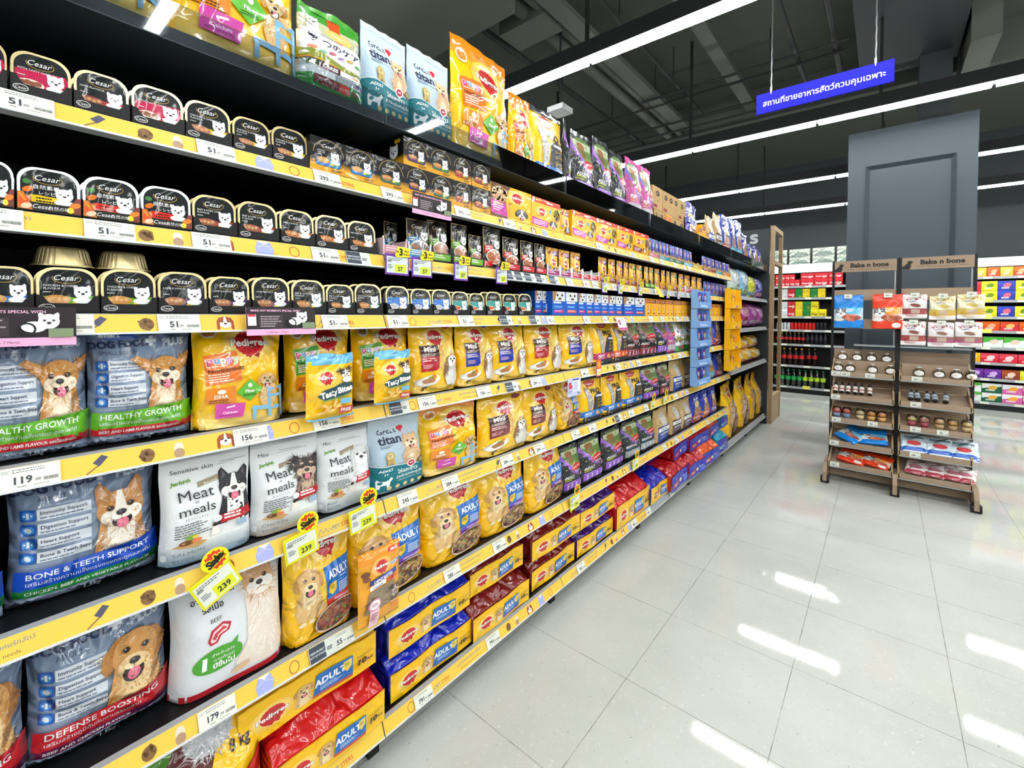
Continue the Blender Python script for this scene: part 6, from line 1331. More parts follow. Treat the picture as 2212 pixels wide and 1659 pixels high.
def flagtag(px, shelf, t, frame, kind, dz=0, rx=0.0, w=9, h=7.2, lb=None, x=.02):
    z = LOW[shelf] + dz; y = y_at(px, z, x)
    r = bpy.data.objects.new('sale_tag', None); COL.objects.link(r); r.location = (x, y, z); r.rotation_euler.x = rx
    m = MB(); m.box(-.001, 0, -w * .005, w * .005, 0, h * .01); add('frame', m.mesh('frame', M_CARD, frame), r)
    A = Art(w, h, 73); A.rect(.5, .6, w - 1, h - 1.5, 'd3dae0' if kind == 'p' else 'dfe2d8'); A.rect(w * .38, .9, w * .5, h * .38, 'd8dc2a' if kind != 'p' else 'cddc3a'); A.text(t, w * .62, h * .2, 1.9, '2a2e34', 'c', .03); A.small(1, h - 1.6, w * .8, 2, .5, '6a7078', .5, .07); A.small(.9, h * .45, w * .22, 3, .5, '6a7078')
    for i in range(7): A.rect(.8 + i * .2, h - 2.7, .1, .6, '3a3e44')
    add('printed_price', A.mesh('tagprint', flat(.0004), M_CARD, 0), r)
    if kind == 'y':
        B = Art(5, 5, 74); B.ell(2.5, 2.5, 2.45, 2.3, 'e3e01c'); pts = []
        for i in range(24): q = 2.0 if i % 2 else 1.6; pts.append((2.5 + q * math.cos(i * math.pi / 12), 2.5 + q * math.sin(i * math.pi / 12)))
        B.put(pts + [(2.5, 2.5)], [(i, (i + 1) % 24, 24) for i in range(24)], 'd8401c'); B.text('Sale', 2.5, 1.8, 2.05, '1c1a10', 'c', .05, .15, 14, 'f0e61c', .08)
        b = add('sale_burst', B.mesh('burst', lambda a, bb, e: np.stack([.0008 + e, 1.2 * a + w * .0026, 1.2 * bb + h * .0085], 1), M_CARD, 0), r)
    if kind == 'p':
        B = Art(6, 3.4, 75); B.poly([(0, .6), (1, 3.4), (6, 3.2), (5.6, .3), (.6, 0)], 'e6d61a'); B.text('3', 2.3, .7, 3.0, '1a1a1a', 'c', .05); B.text('Buy', .95, 1.5, .85, '1a1a1a', 'c', .03); B.text('& Save', 4.4, .8, .85, '1a1a1a', 'c', .03); B.text('More', 4.4, 1.9, .75, '1a1a1a', 'c', .03)
        add('offer_flag', B.mesh('flag', lambda a, bb, e: np.stack([.004 + e, a + w * .002, bb + h * .0085], 1), M_CARD, 0), r)
    tag(r, lb, 'price tag', 'promotional price tags'); return r
YT, PT = 'e0dc14', '6c3a9c'
flagtag(484, 2, '239', YT, 'y', -.035, .45, lb='tilted yellow sale tag below the Boston terrier bag')
flagtag(655, 2, '239', YT, 'y', -.025, .12, lb='yellow sale tag hanging below the longhaired chihuahua bag'); flagtag(787, 2, '239', YT, 'y', -.015, .1, lb='yellow sale tag hanging below the maltese bag')
flagtag(1242, 1, '199', YT, 'y', -.01, .05, lb='yellow sale tag under the purple-panel black bags, seventh shelf'); flagtag(1373, 1, '199', YT, 'y', 0, .05, lb='yellow sale tag under the grey-panel black bags'); flagtag(1410, 2, '199', YT, 'y', 0, .05, 7, 6, lb='yellow sale tag under the black bag, sixth shelf'); flagtag(1437, 2, '199', YT, 'y', 0, .05, 7, 6, lb='yellow sale tag beside the tan bags, sixth shelf')
for i, (px, w) in enumerate(((858, 9), (912, 8.5), (996, 7), (1084, 7), (1306, 6.5), (1340, 6), (1383, 6), (1443, 6), (1466, 6))): flagtag(px, 5, '57' if i < 4 else '18', PT, 'p', -.02, 0, w, 6.6, lb=f'purple price tag with yellow offer flag, {ORD[i]} from the left')
def talker(px, shelf, z, w, h, art, lb, ry=0.0, x=.03, col='e3a6c8'):
    y = y_at(px, z, x); r = bpy.data.objects.new('shelf_talker', None); COL.objects.link(r); r.location = (x, y, z); r.rotation_euler.y = ry
    add('card', MB().box(-.001, 0, -w * .005, w * .005, 0, h * .01).mesh('tk', M_CARD, col), r)
    if art: add('printed_face', art.mesh('tkp', flat(.0004), M_CARD, 0), r)
    tag(r, lb, 'shelf sign'); return r
def a_pink(W=17, H=7):
    A = Art(W, H, 77); A.rect(0, 0, W, H, 'e6a9cf'); A.rect(0, 1.5, W, H - 1.5, '241a20'); A.text("MAKE ANY MOMENTS SPECIAL WITH", 7, H - 1.1, .72, 'e9b0cc', 'c', .02); A.rect(.3, 2.4, 1.9, 2.8, 'e9e4e6'); A.rect(.4, 4.6, 1.7, .6, 'c8304a'); A.rect(2.9, 1.8, 5.6, 3.3, '3a3034'); A.small(3.2, 4.5, 5, 5, .6, 'a89aa2', .4, .2)
    head(A, 13.4, 4.4, 1.4, 'west', 0, 0); A.ell(11.5, 3.4, 1.6, 1, 'e9e9ec'); A.ring(10.6, 3, 1.2, 1.2, .3, '14161c', 16); A.rect(13.3, 1.5, 3.3, 1.6, '7a8a6a'); A.text('11 February - 7 March', 7, .5, .6, '5a2a48', 'c'); return A
talker(612, 4, 1.392, 17, 7, a_pink(), 'pink and black shelf sign below the fourth shelf trays', -.12)
talker(20, 4, 1.385, 13, 7, a_pink(), 'pink and black shelf sign at the left picture edge', -.05)
talker(934, 6, 1.775, 14, 7, a_pink(), 'pink and black shelf sign hanging under the multipack boxes')
talker(590, 5, 1.592, 19, 6, a_pink(), 'pink shelf sign folded up, below the brown-food trays', -1.15, .014)
talker(968, 4, 1.404, 14, 5.2, None, 'blank folded grey-white shelf card below the teal trays', -.75, .016, 'cfc9c6'); talker(1020, 3, 1.122, 14, 5, None, 'blank folded grey-white shelf card below the yellow bags', -.75, .016, 'cdc6c2')
A = Art(12, 9, 79); A.rect(0, 0, 12, 9, 'c3cbe8'); A.rect(4.6, 2.2, 6.8, 5.4, 'e3e6f0'); A.rect(4.2, 7.8, 6, .7, '3a4a8c'); A.text('0', 2.2, 4, 4.2, 'c8283a', 'c', .08); A.text('%', 3.8, 4, 1.9, 'c8283a', 'c', .04); A.small(5.4, 6.6, 5, 5, .9, '7a84a8', .35); A.text('Tops', 10, .8, 1.3, '2a3a8c', 'c', .03); A.small(.8, 2.6, 3.4, 2, .7, '6a74a8')
talker(1240, 3, 1.045, 12, 9, A, 'pale blue zero percent sign hanging between the yellow bags')
A = Art(11, 8, 80); A.rect(0, 0, 11, 8, 'e3dfe6'); A.ell(3, 5, 1.6, 1.6, 'b5304a'); A.small(5.4, 6.6, 4.8, 4, 1, '8a8a98', .4); A.rect(0, 0, 11, 1.8, 'b5507a')
talker(1348, 4, 1.358, 11, 8, A, 'white and pink sign curling off the fourth shelf rail', -.35)
A = Art(5, 9, 81); A.rect(0, 0, 5, 9, 'd8502c'); A.rect(.4, .5, 4.2, 3.6, 'e6e6d8'); A.ell(2.5, 6.4, 1.7, 1.9, 'e8a03a'); A.rect(1.6, 1, 2.4, 1.6, 'd6dc3a')
talker(1293, 3, 1.115, 5, 9, A, 'small orange sign on the fifth shelf rail', 0, .02)
talker(1618, 5, 2.062, 26, 12, None, 'blank white card lying on the top shelf guard, end bay', -1.2, .02, 'd9dbe6')
talker(1430, 5, 1.575, 8, 10, None, 'yellow card dangling from the third shelf rail', -.5, .03, 'e0b81c')
# ------------------------------------------------------------------ the two-bay wooden display stand
QF = -math.pi / 2                         # goods on this side face the camera's end of the aisle
YS = 5.0
st = bpy.data.objects.new('display_stand', None); COL.objects.link(st); st.location = (0, YS, 0)
tag(st, 'two-bay black and wood pet treat stand on castors', 'display stand')
SX = [(.858, 1.285), (1.318, 1.745)]
for x in (.84, 1.285, 1.745):
    w = .033 if x == 1.285 else .018
    add('upright', MB().box(x, x + w, .0, .04, .1, 1.95).mesh('upright', M_BLACK), st)
for (x0, x1) in SX:
    add('header_board', MB().box(x0, x1, -.005, .012, 1.848, 1.945).mesh('header_board', M_WOODB), st)
    cx = (x0 + x1) / 2
    A = Art(43, 9.7, 5); A.text('Bake n bone', 24.5, 3.9, 5.2, '2b2622', 'c', .045, 0, 0, None, .04, 1.0); A.text('We bake because we care', 24, 1.4, 1.5, '4a4038', 'c', 0, .2); A.line([(9, 2.2), (14, 2.0)], .2, '2b2622'); A.line([(34, 2.2), (40, 2.4)], .2, '2b2622')
    A.poly([(.4, .2), (1.2, 2.6), (2.8, 4.6), (4.4, 5.4), (5.6, 4.6), (5.8, 2.8), (5, .2)], '1c1a19'); A.ell(5.0, 5.8, 1.5, 1.4, '1c1a19'); A.poly([(6, 6.5), (7.6, 6.0), (6, 5.5)], '1c1a19'); A.poly([(.4, .2), (-.2, 2.2), (1.6, 3)], '1c1a19')
    o = add('header_print', A.mesh('header_print', flat(.0006), M_CARD, 0), st, (cx, -.0055, 1.848)); o.rotation_euler.z = QF
    for z0, z1 in ((1.595, 1.69), (1.345, 1.43)): add('wooden_slat', MB().box(x0, x1, .01, .028, z0, z1).mesh('wooden_slat', M_WOODB), st)
    add('metal_shelf', MB().box(x0 + (.15 if x0 < 1 else 0), x1, -.03, .1, 1.195, 1.205).mesh('metal_shelf', M_STEEL), st)
    add('inner_post', MB().box(x1 - .012, x1 - .004, .03, .04, 1.2, 1.85).mesh('inner_post', M_STEEL), st)
    add('back_board', MB().box(x0, x1, .12, .135, .98, 1.155).mesh('back_board', M_WOODB), st)
    # five sloping trays, each lower one reaching a little further out
    for i, z in enumerate((.93, .725, .53, .33, .15)):
        t = bpy.data.objects.new('tray', None); COL.objects.link(t); t.parent = st; t.location = (cx, -.05 - .035 * i, z); t['label'] = f'sloping wooden tray, {ORD[i]} from the top'
        w = (x1 - x0) / 2 - .003; d = .2 + .03 * i; rise = .085
        b = MB(); b.prism([(-.0, 0), (d, rise), (d, rise + .01), (0, .012)], 'x', -w, w); b.box(-w, w, -.012, 0, -.008, .035)
        add('base_board', b.mesh('base_board', M_WOODB), t)
        for sgn in (-1, 1):
            s = MB(); s.prism([(-.012, -.008), (d, rise), (d, rise + .07), (-.012, .05)], 'x', sgn * w - .006, sgn * w + .006); add('side_board', s.mesh('side_board', M_WOODL), t)
        add('metal_lip', MB().box(-w, w, -.016, -.012, -.014, -.004).mesh('metal_lip', M_STEEL), t)
        if i == 0:
            s = MB(); s.box(-w + .01, w - .01, .085, .16, .045, .13); add('step', s.mesh('step', M_WOODB), t)
for x in (.835, 1.30, 1.762):
    m = MB(); m.prism([(-.27, .02), (.42, .02), (.42, .09), (.06, .17), (-.2, .17), (-.27, .1)], 'x', x - .014, x + .014); add('foot_board', m.mesh('foot_board', M_WOODB), st)
    for y in (-.24, .38):
        c = MB(); c.tube((x - .03, y, .03), (x + .03, y, .03), .03, 12); c.box(x - .02, x + .02, y - .02, y + .02, .03, .07); add('castor', c.mesh('castor', M_BLACK), st)
add('back_panel', MB().box(.85, 1.75, .2, .212, .1, .98).mesh('stand_back', M_WOODB), st)
add('base_plank', MB().box(.85, 1.75, .12, .15, .06, .17).mesh('base_plank', M_WOODB), st)
add('stretcher', MB().box(.85, 1.75, -.06, -.03, .035, .09).mesh('stretcher', M_WOODB), st)

def fput(key, x, y, z, w, h, lb, depth=None, tilt=0.0, group=None, cat=None, rz=0.0, roll=0.0, name=None):
    rec, (w0, h0, d0), cen, nm, c, desc, pl = R[key]
    r = spawn(name or nm, rec, (x, y, z), QF + rz, (depth / d0 if depth else min(1.2, w / w0), w / w0, h / h0), 0, 0)
    if tilt or roll: r.rotation_euler = (Matrix.Rotation(QF + rz, 4, 'Z') @ Matrix.Rotation(tilt, 4, 'Y') @ Matrix.Rotation(roll, 4, 'X')).to_euler()
    tag(r, lb, cat or c, group); return r
def hookcard(x, z, y=YS - .075):
    r = bpy.data.objects.new('price_card', None); COL.objects.link(r); r.location = (x, y, z); r.rotation_euler.z = QF
    bm, pm = card_mesh('139', 5.4, 3.8); add('card', bm, r); add('printed_price', pm, r); return r
# hanging pouches
def a_husky(c, d, W=16, H=23):
    A = Art(W, H, 91); A.poly([(0, 6), (W, 6), (W, 15), (0, 14)], 'd9c6bc' if c[0] != '1' else 'bcd4e2'); A.poly([(5, 15), (15, 15.4), (14.6, 10.4), (5.6, 10)], d); A.small(6, 14, 7, 3, .9, 'f6f0e6')
    kibble(A, 10, 7.8, 5.4, 2.2, 18, ['c05a4a', 'a84a3c', 'd98a6a'], .24, '8a4636'); head(A, 3.8, 11.4, 3.1, 'husky', 6); A.ell(3, 6.2, 2.8, 1.2, 'd9d6d4'); A.ell(12.4, 2.6, 2.2, 1.8, 'e9e4e0' if c[0] != '1' else c); return A
pouch('husb', a_husky('1f8fe0', '3fb8e0'), '1480d8', 'blue pouch with husky picture', 4, M_FILM, '1480d8', 'treat pouch', 'treat_pouch', 'pouch', 41); pouch('huso', a_husky('e0501a', 'f09a1c'), 'dd3a18', 'orange-red pouch with husky picture', 4, M_FILM, 'dd3a18', 'treat pouch', 'treat_pouch', 'pouch', 42)
def a_white(top, band, blob, W=14, H=17):
    A = Art(W, H, 93); A.rect(0, 13.6, W, 3.4, top)
    for i in range(14): A.ell(A.r.uniform(1, 13), A.r.uniform(13.8, 16), .5, .35, band, n=8)
    A.small(3, 12.4, 8, 1, .9, '8a8ab0'); A.ell(7.4, 10, 3, 1.2, blob, rot=-10); A.ell(8.6, 9.6, 1.6, 1, blob); A.rect(0, 3.4, W, 4.2, band, c2=blob); A.rect(5, 4, 5, 3, 'b5a090'); A.rect(0, .4, W, 2.8, 'e6e2e2'); A.small(2, 2.4, 8, 2, .7, band); return A
pouch('wh1', a_white('f0e6e6', 'b03a48', '8a4a40'), 'd9d6d6', 'white pouch with red spots', 3, M_SHINY, 'e6dede', 'treat pouch', 'treat_pouch', 'hang', 43); pouch('wh2', a_white('e9e0b4', 'd9a83a', 'c9b25a'), 'd9d2b4', 'white pouch with yellow top', 3, M_SHINY, 'e6dcae', 'treat pouch', 'treat_pouch', 'hang', 44); pouch('wh3', a_white('f0e2e6', 'b04a78', '8a6a58'), 'd9d4d6', 'white pouch with pink band', 3, M_SHINY, 'e9dfe2', 'treat pouch', 'treat_pouch', 'hang', 45)
YH = YS - .06
hk = MB().tube((-.09, 0, 0), (.06, 0, 0), .004, 6).mesh('hook', M_STEEL)
def hang(key, x, z0, w, h, lb, n=1):
    for i in range(n):
        fput(key, x + .003 * i, YH + .03 * i, z0, w, h, lb if i == 0 else lb.replace('pouch', 'pouch hung behind', 1), .03, group=None if i == 0 else 'pouches hanging behind')
    o = add('hook', hk, None, (x, YH + .03, z0 + h + .012), QF); tag(o, 'steel hook over the ' + lb, 'hook'); 
    c = hookcard(x, z0 + h - .012, YH - .035); tag(c, 'small price card on the ' + lb, 'price card')
hang('husb', .965, 1.352, .205, .27, 'blue husky pouch hanging on the left bay', 2); hang('huso', 1.232, 1.352, .205, .275, 'orange-red husky pouch hanging on the left bay', 2)
for x, z, k, lb in ((1.40, 1.44, 'wh1', 'red-spotted white pouch hanging in the upper row'), (1.565, 1.43, 'wh2', 'yellow-topped pouch hanging at upper middle'), (1.725, 1.44, 'wh2', 'yellow-topped pouch hanging at upper right'), (1.395, 1.22, 'wh1', 'red-spotted white pouch hanging in the lower row'), (1.56, 1.215, 'wh3', 'pink-banded pouch hanging at lower middle'), (1.715, 1.22, 'wh3', 'pink-banded pouch hanging at lower right')): hang(k, x, z, .15, .185, lb, 2)

# jars with white labels, small bottles, cups, loose packs in the trays
def jar():
    m = MB(); m.lathe([(.0, .0), (.026, .0), (.034, .012), (.036, .03), (.03, .047), (.016, .054), (.016, .058)], 16, (0, 0, 0), .75, 1)
    k = MB(); k.lathe([(.03, .002), (.033, .02), (.0, .021)], 14, (0, 0, 0), .72, .97)
    c = MB(); c.lathe([(0, .054), (.009, .055), (.009, .066), (.016, .067), (.016, .071), (0, .072)], 14, (0, 0, 0), .8, 1.1)
    A = Art(5, 3.2, 95); A.ell(2.5, 1.6, 2.9, 2.0, 'eceaea'); A.small(1.2, 1.8, 2.4, 2, .5, 'b08a7a'); A.rect(2.1, 2.6, .7, 1.3, 'eceaea')
    lab = A.mesh('jar_label', lambda a, b, e: np.stack([.0262 * np.sqrt(np.clip(1 - (a / .037) ** 2, 0, 1)) + .001 + e, a, b + .008], 1), M_CARD, .6)
    return [('glass', m.mesh('jar', M_JAR, None, True), None, []), ('filling', k.mesh('filling', M_KRAFT, 'd3c3a8', True), None, []), ('lid', c.mesh('jar_lid', M_WHITE, None, True), None, []), ('label', lab, None, [])]
JR = jar()
def bottle_rec(key, body, lab, lab2, h=.11, r=.017):
    b = MB(); b.lathe([(0, 0), (r, 0), (r, h * .7), (r * .55, h * .85), (r * .5, h), (0, h)], 12); l = MB(); l.lathe([(r + .0005, h * .08), (r + .0005, h * .62)], 12); l.f = l.f[:-2]; q = MB(); q.lathe([(r + .0009, h * .26), (r + .0009, h * .36)], 12); q.f = q.f[:-2]
    return [('bottle', b.mesh('b_' + key, M_CARD, body, True), None, []), ('label', l.mesh('bl_' + key, M_CARD, lab, True), None, []), ('label_stripe', q.mesh('bs_' + key, M_CARD, lab2, True), None, [])]
def cup_rec(key, body, top, dome):
    b = MB(); b.lathe([(0, 0), (.02, 0), (.028, .04), (0, .04)], 14); f = MB(); f.lathe([(.028, .04), (.03, .05), (.024, .062), (.012, .068), (0, .068)], 14); d = MB(); d.lathe([(.03, .04), (.033, .058), (.025, .082), (.012, .088), (0, .088)], 14)
    return [('cup', b.mesh('cu_' + key, M_CARD, body, True), None, []), ('topping', f.mesh('cf_' + key, M_CARD, top, True), None, []), ('dome_lid', d.mesh('cd_' + key, M_JAR, None, True), None, [])]
def tz(i, back=.05): return (.93, .725, .53, .33, .15)[i] + .012 + back * .42
def ty(i, back=.05): return YS - .05 - .035 * i + back
def jars(xs, back, zx, lb):
    for i, x in enumerate(xs):
        r = spawn('glass_jar', JR, (x, ty(0, back), .93 + zx), QF, (1.05, 1.05, 1.05)); tag(r, f'small glass jar with white label, {ORD[i]} from left, {lb}', 'jar', 'glass treat jars on the stand')
jars((.925, 1.03, 1.13, 1.235), .12, .132, 'left bay rear row'); jars((.90, .985, 1.14, 1.26), .05, .036, 'left bay front row'); jars((1.44, 1.56, 1.66, 1.745), .05, .036, 'right bay')
BT = bottle_rec('t', '1c1a1c', 'd6d2ce', '9a3a34'); BG = bottle_rec('g', '22242a', '9aa4ac', '5a6a78')
for i, x in enumerate((.885, .93, .975, 1.025, 1.07, 1.125)):
    r = spawn('treat_bottle', BT, (x, ty(1, .04), tz(1, .04) + .02), 0, (1, 1, 1.0), -.7); tag(r, f'small dark bottle with white label, {ORD[i]} from left, left tray', 'bottle', 'bottles in the left tray')
for i, x in enumerate((1.39, 1.435, 1.49, 1.54, 1.6)):
    r = spawn('treat_bottle', BG, (x, ty(1, .04), tz(1, .04) + .02), 0, (1.05, 1.05, 1.0), -.95, .1 * (-1) ** i); tag(r, f'small dark bottle with grey label, {ORD[i]} from left, right tray', 'bottle', 'bottles in the right tray')
for bay, lst in (('left', ((.9, '7a8ab0', 'd9605a'), (.97, '7a8ab0', 'd9605a'), (1.065, 'c9b48a', 'e0d4b0'), (1.14, 'c99a5a', 'e39a3a'), (1.21, 'c99a5a', 'e3903a'))), ('right', ((1.4, 'a04a58', 'd9c090'), (1.475, 'a04a58', 'c98a8a'), (1.565, 'b5986a', 'd9b080'), (1.64, 'b5986a', 'd9a04a'), (1.72, 'c9b080', 'dcc07a')))):
    for i, (x, b_, t_) in enumerate(lst):
        r = spawn('treat_cup', cup_rec(f'{bay}{i}', b_, t_, 0), (x, ty(2, .04), tz(2, .04)), QF, (1.1, 1.1, 1.1), 0, 0); tag(r, f'domed treat cup, {ORD[i]} from left in the {bay} bay', 'treat cup', 'domed treat cups on the stand')
def a_jerky(W=15, H=18):
    A = Art(W, H, 96); A.rect(0, 0, W, 4.6, '2a62c0'); A.rect(0, 0, W, 1.5, 'e3e8ee'); A.ell(7.5, 8.4, 4, 2.2, 'b8303c', cc='d9505a'); A.rect(2, 13, 11, 2, '5a7a88'); A.small(3, 12, 8, 2, .8, '7a94a0'); return A
pouch('jk', a_jerky(), 'c3d2da', 'pale pouch with red blob and blue foot', 3, M_SHINY, 'cfdbe2', 'treat pouch', 'treat_pouch', 'hang', 46)
def a_jerky2(W=15, H=18):
    A = Art(W, H, 97); A.rect(0, 0, W, 4, 'a83a4c'); A.ell(7.5, 8, 5, 2.5, 'b0707a'); A.rect(1, 12, 12, 2.4, 'e6e2e2'); return A
pouch('jk2', a_jerky2(), 'd3cccc', 'white pouch with maroon foot', 3, M_SHINY, 'dcd4d4', 'treat pouch', 'treat_pouch', 'hang', 47)
def loose(key, i, x, w, h, lb, tilt, roll=0.0, back=.03, dz=.015): fput(key, x, ty(i, back), tz(i, back) + dz, w, h, lb, .035, tilt, None, None, 0, roll)
loose('husb', 3, .955, .19, .2, 'blue husky pouch lying aslant over the left end of its tray', -1.1, -.6, .02, .03); loose('husb', 3, 1.16, .2, .16, 'blue husky pouch lying at the right of the left-bay tray', -.95, .1)
loose('huso', 4, 1.0, .2, .16, 'orange husky pouch lying at the left of the lowest tray', -1.0, -.25); loose('huso', 4, 1.16, .2, .15, 'orange husky pouch lying at the right of the lowest tray', -1.0, -.3)
for i, x in enumerate((1.415, 1.57, 1.705)): loose('jk', 3, x, .165, .19, f'pale pouch with red blob lying in the right bay, {ORD[i]} from left', -.9, .0, .0)
for i, x in enumerate((1.42, 1.53, 1.64, 1.7)): loose('jk2', 4, x, .13, .16, f'maroon-footed pouch lying in the lowest right tray, {ORD[i]} from left', -1.1, -.15)
n_ = 0
for i, xs in ((0, (.885, .955, 1.125, 1.425)), (1, (.89, 1.42)), (2, (.9, 1.15, 1.42, 1.58)), (3, (.89, 1.42)), (4, (.9,))):
    for x in xs:
        t = ('239', '299', '95', '299', '299')[i]; r = bpy.data.objects.new('price_card', None); COL.objects.link(r); r.location = (x, YS - .05 - .035 * i - .0145, (.93, .725, .53, .33, .15)[i] - .006); r.rotation_euler.z = QF
        bm, pm = card_mesh(t, 6.6); add('card', bm, r); add('printed_price', pm, r)
        tag(r, f'price card reading {t} on the {ORD[i]} tray lip at x-position {n_}', 'price card'); r['label'] = f"price card reading {t}, {('left' if x < 1.3 else 'right')} bay, {ORD[i]} tray, {ORD[[q for q in xs if (q < 1.3) == (x < 1.3)].index(x)]} from left"; n_ += 1

# ------------------------------------------------------------------ drinks shelving along the back wall
def wall_unit(name, lb, x0, x1, y, zs, white0, white1, depth=.45):
    r = bpy.data.objects.new('wall_shelving', None); COL.objects.link(r); r.location = (0, y, 0); tag(r, lb, 'shelving')
    m = MB(); m.box(x0, x1, depth, depth + .03, 0, white1 - .02); add('back_panel', m.mesh('back_panel', M_RACK), r)
    for x in (x0, x1): add('side_panel', MB().box(x - .02, x + .02, 0, depth, 0, white0).mesh('side_panel', M_RACK), r)
    add('white_header', MB().box(x0, x1, .05, .09, white0, white1).mesh('white_header', M_WHITE), r)
    add('top_board', MB().box(x0, x1, .09, depth, white1 - .03, white1 - .005).mesh('top_board', M_RACK), r)
    add('plinth', MB().box(x0, x1, .06, depth, 0, zs[0] - .02).mesh('plinth', M_RACK), r)
    for z in zs:
        s = MB(); s.box(x0 + .02, x1 - .02, 0.01, depth, z - .02, z); o = add('shelf_board', s.mesh('shelf_board', M_RACK), r); add('price_rail', MB().box(x0 + .02, x1 - .02, 0, .01, z - .03, z + .012).mesh('price_rail', M_RAIL), o)
    return r
YL_, YR_ = 9.9, 10.2
ZL = [.12, .52, .92, 1.19, 1.44, 1.79, 2.01]
wall_unit('l', 'back wall shelving stacked with drinks, left of the slate column', -.85, .78, YL_, ZL, 2.27, 2.43)
ZR = [.12, .49, .74, .98, 1.24, 1.46, 1.72, 2.09]
wall_unit('r', 'back wall shelving stacked with packs, right of the slate column', 1.9, 3.6, YR_, ZR, 2.26, 2.40)
def simple(key, col, top, txt, tc='ffffff', W=20, H=14, desc='pack', d=16):
    A = Art(W, H, 101); A.rect(0, H * .72, W, H * .28, top)
    if txt: A.text(txt, W / 2, H * .28, H * .34, tc, 'c', .02, .25, 0, None, .04, min(1, W / max(1, len(txt)) / (H * .2)))
    A.small(W * .6, H * .2, W * .3, 2, H * .08, tc); box(key, A, W, H, d, col, desc, 'drink_pack', 'drink pack')
simple('coke', 'c01420', 'd02430', 'Coca-Cola', desc='red drink multipack'); simple('cokw', 'c9ccd2', 'e3e5e8', '', '9a3040', desc='silver drink multipack'); simple('grn', '12702e', '1c8a3a', '', 'e3c81c', desc='green drink multipack'); simple('yelp', 'd9c80e', 'e6da1c', 'Sponsor', '2a2a1a', desc='yellow drink multipack'); simple('yelg', 'd9bc10', 'e6ce1c', '', '1c6a2a', desc='yellow and green drink multipack')
def row(keys, x0, x1, z, y, lbl, h, group, cat='drink pack', gap=.006):
    n = len(keys); w = (x1 - x0) / n
    for i, k in enumerate(keys):
        if k: fput(k, x0 + w * (i + .5), y + .03, z + .002, w - gap, h, f'{R[k][5]}, {ORD[i]} from left, {lbl}', .18, group=group)
B = 'back wall '
row(['coke'] * 5, -.42, -.02, 2.012, YL_, 'top drinks row, lower layer, left end', .125, 'red packs on the back wall'); row(['coke'] * 4, -.42, -.1, 2.14, YL_, 'top drinks row, upper layer, left end', .1, 'red packs on the back wall')
row(['coke'] * 3, -.01, .63, 2.012, YL_, 'top drinks row, lower layer, right end', .135, 'red packs on the back wall'); row(['coke'] * 3, -.01, .63, 2.15, YL_, 'top drinks row, upper layer, right end', .1, 'red packs on the back wall')
row(['cokw', 'coke', 'grn', 'yelg', 'grn', 'yelg'], -.33, .38, 1.792, YL_, 'second drinks row', .17, 'packs in the second drinks row'); row(['cokw', 'coke', 'yelg', 'grn', 'yelp', 'yelp'], -.33, .4, 1.442, YL_, 'third drinks row, lower layer', .14, 'packs in the third drinks row'); row(['cokw', 'coke', 'yelg', 'grn', 'yelp'], -.33, .28, 1.585, YL_, 'third drinks row, upper layer', .14, 'packs in the third drinks row')
CANR = {}
def can_rec(col):
    if col not in CANR:
        b = MB(); b.lathe([(0, 0), (.026, .0), (.03, .01), (.03, .125), (.024, .14), (0, .14)], 12); t = MB(); t.lathe([(0, .1395), (.024, .141), (.024, .144), (0, .143)], 12); CANR[col] = [('can_body', b.mesh('can_' + col, M_GLOSS, col, True), None, []), ('can_lid', t.mesh('lid_' + col, M_STEEL, None, True), None, [])]
    return CANR[col]
for i in range(14):
    c, d = (('b9bcc2', 'silver'), ('c0201c', 'red'), ('1c1c20', 'black'))[0 if i < 4 else 1 if i < 11 else 2]; r = spawn('drink_can', can_rec(c), (-.36 + i * .057, YL_ + .05, 1.192), 0, (.9, .9, 1)); tag(r, f'{d} drink can, {ORD[i]} from left in the back wall can row', 'can', 'cans in the back wall row')
BOTR = {}
def pet_rec(liq, lab, cap):
    k = (liq, lab, cap)
    if k not in BOTR:
        o = MB(); o.lathe([(0, 0), (.031, 0), (.033, .02), (.03, .08), (.033, .13), (.03, .16), (.014, .2), (.013, .215), (0, .215)], 12); l = MB(); l.lathe([(.0336, .09), (.0342, .14)], 12); l.f = l.f[:-2]; c = MB(); c.lathe([(0, .214), (.015, .214), (.015, .232), (0, .232)], 10)
        mt = M_PET if liq is None else M_GLOSS
        BOTR[k] = [('bottle_body', o.mesh('pet', mt, liq, True), None, []), ('label', l.mesh('petl', M_CARD, lab, True), None, []), ('cap', c.mesh('petc', M_CARD, cap, True), None, [])]
    return BOTR[k]
for i in range(12):
    a = i < 7; r = spawn('drink_bottle', pet_rec('1e1010' if a else '151318', 'b81c1c' if a else '26222a', 'c9a03a' if a else '1a1a1c'), (-.36 + i * .068, YL_ + .05, .922), 0, (.95, .95, .95)); tag(r, f"{'red' if a else 'black'}-labelled cola bottle, {ORD[i]} from left in the small bottle row", 'bottle', 'small cola bottles on the back wall')
for i in range(7):
    r = spawn('drink_bottle', pet_rec('1e1010', 'b81c1c', 'c9a03a'), (-.35 + i * .095, YL_ + (.06 if i < 5 else .2), .522), 0, (1.25, 1.25, 1.4)); tag(r, f'big cola bottle with red label, {ORD[i]} from left in the big bottle row', 'bottle', 'big cola bottles on the back wall')
for i in range(9):
    a = i < 5; r = spawn('drink_bottle', pet_rec(None, '1f9a4a' if a else 'a8cc2c', '1f7a3a'), (-.37 + i * .092, YL_ + .07, .122), 0, (1.25, 1.25, 1.4)); tag(r, f"clear bottle with {'green' if a else 'lime'} label, {ORD[i]} from left in the lowest row", 'bottle', 'clear bottles on the back wall')
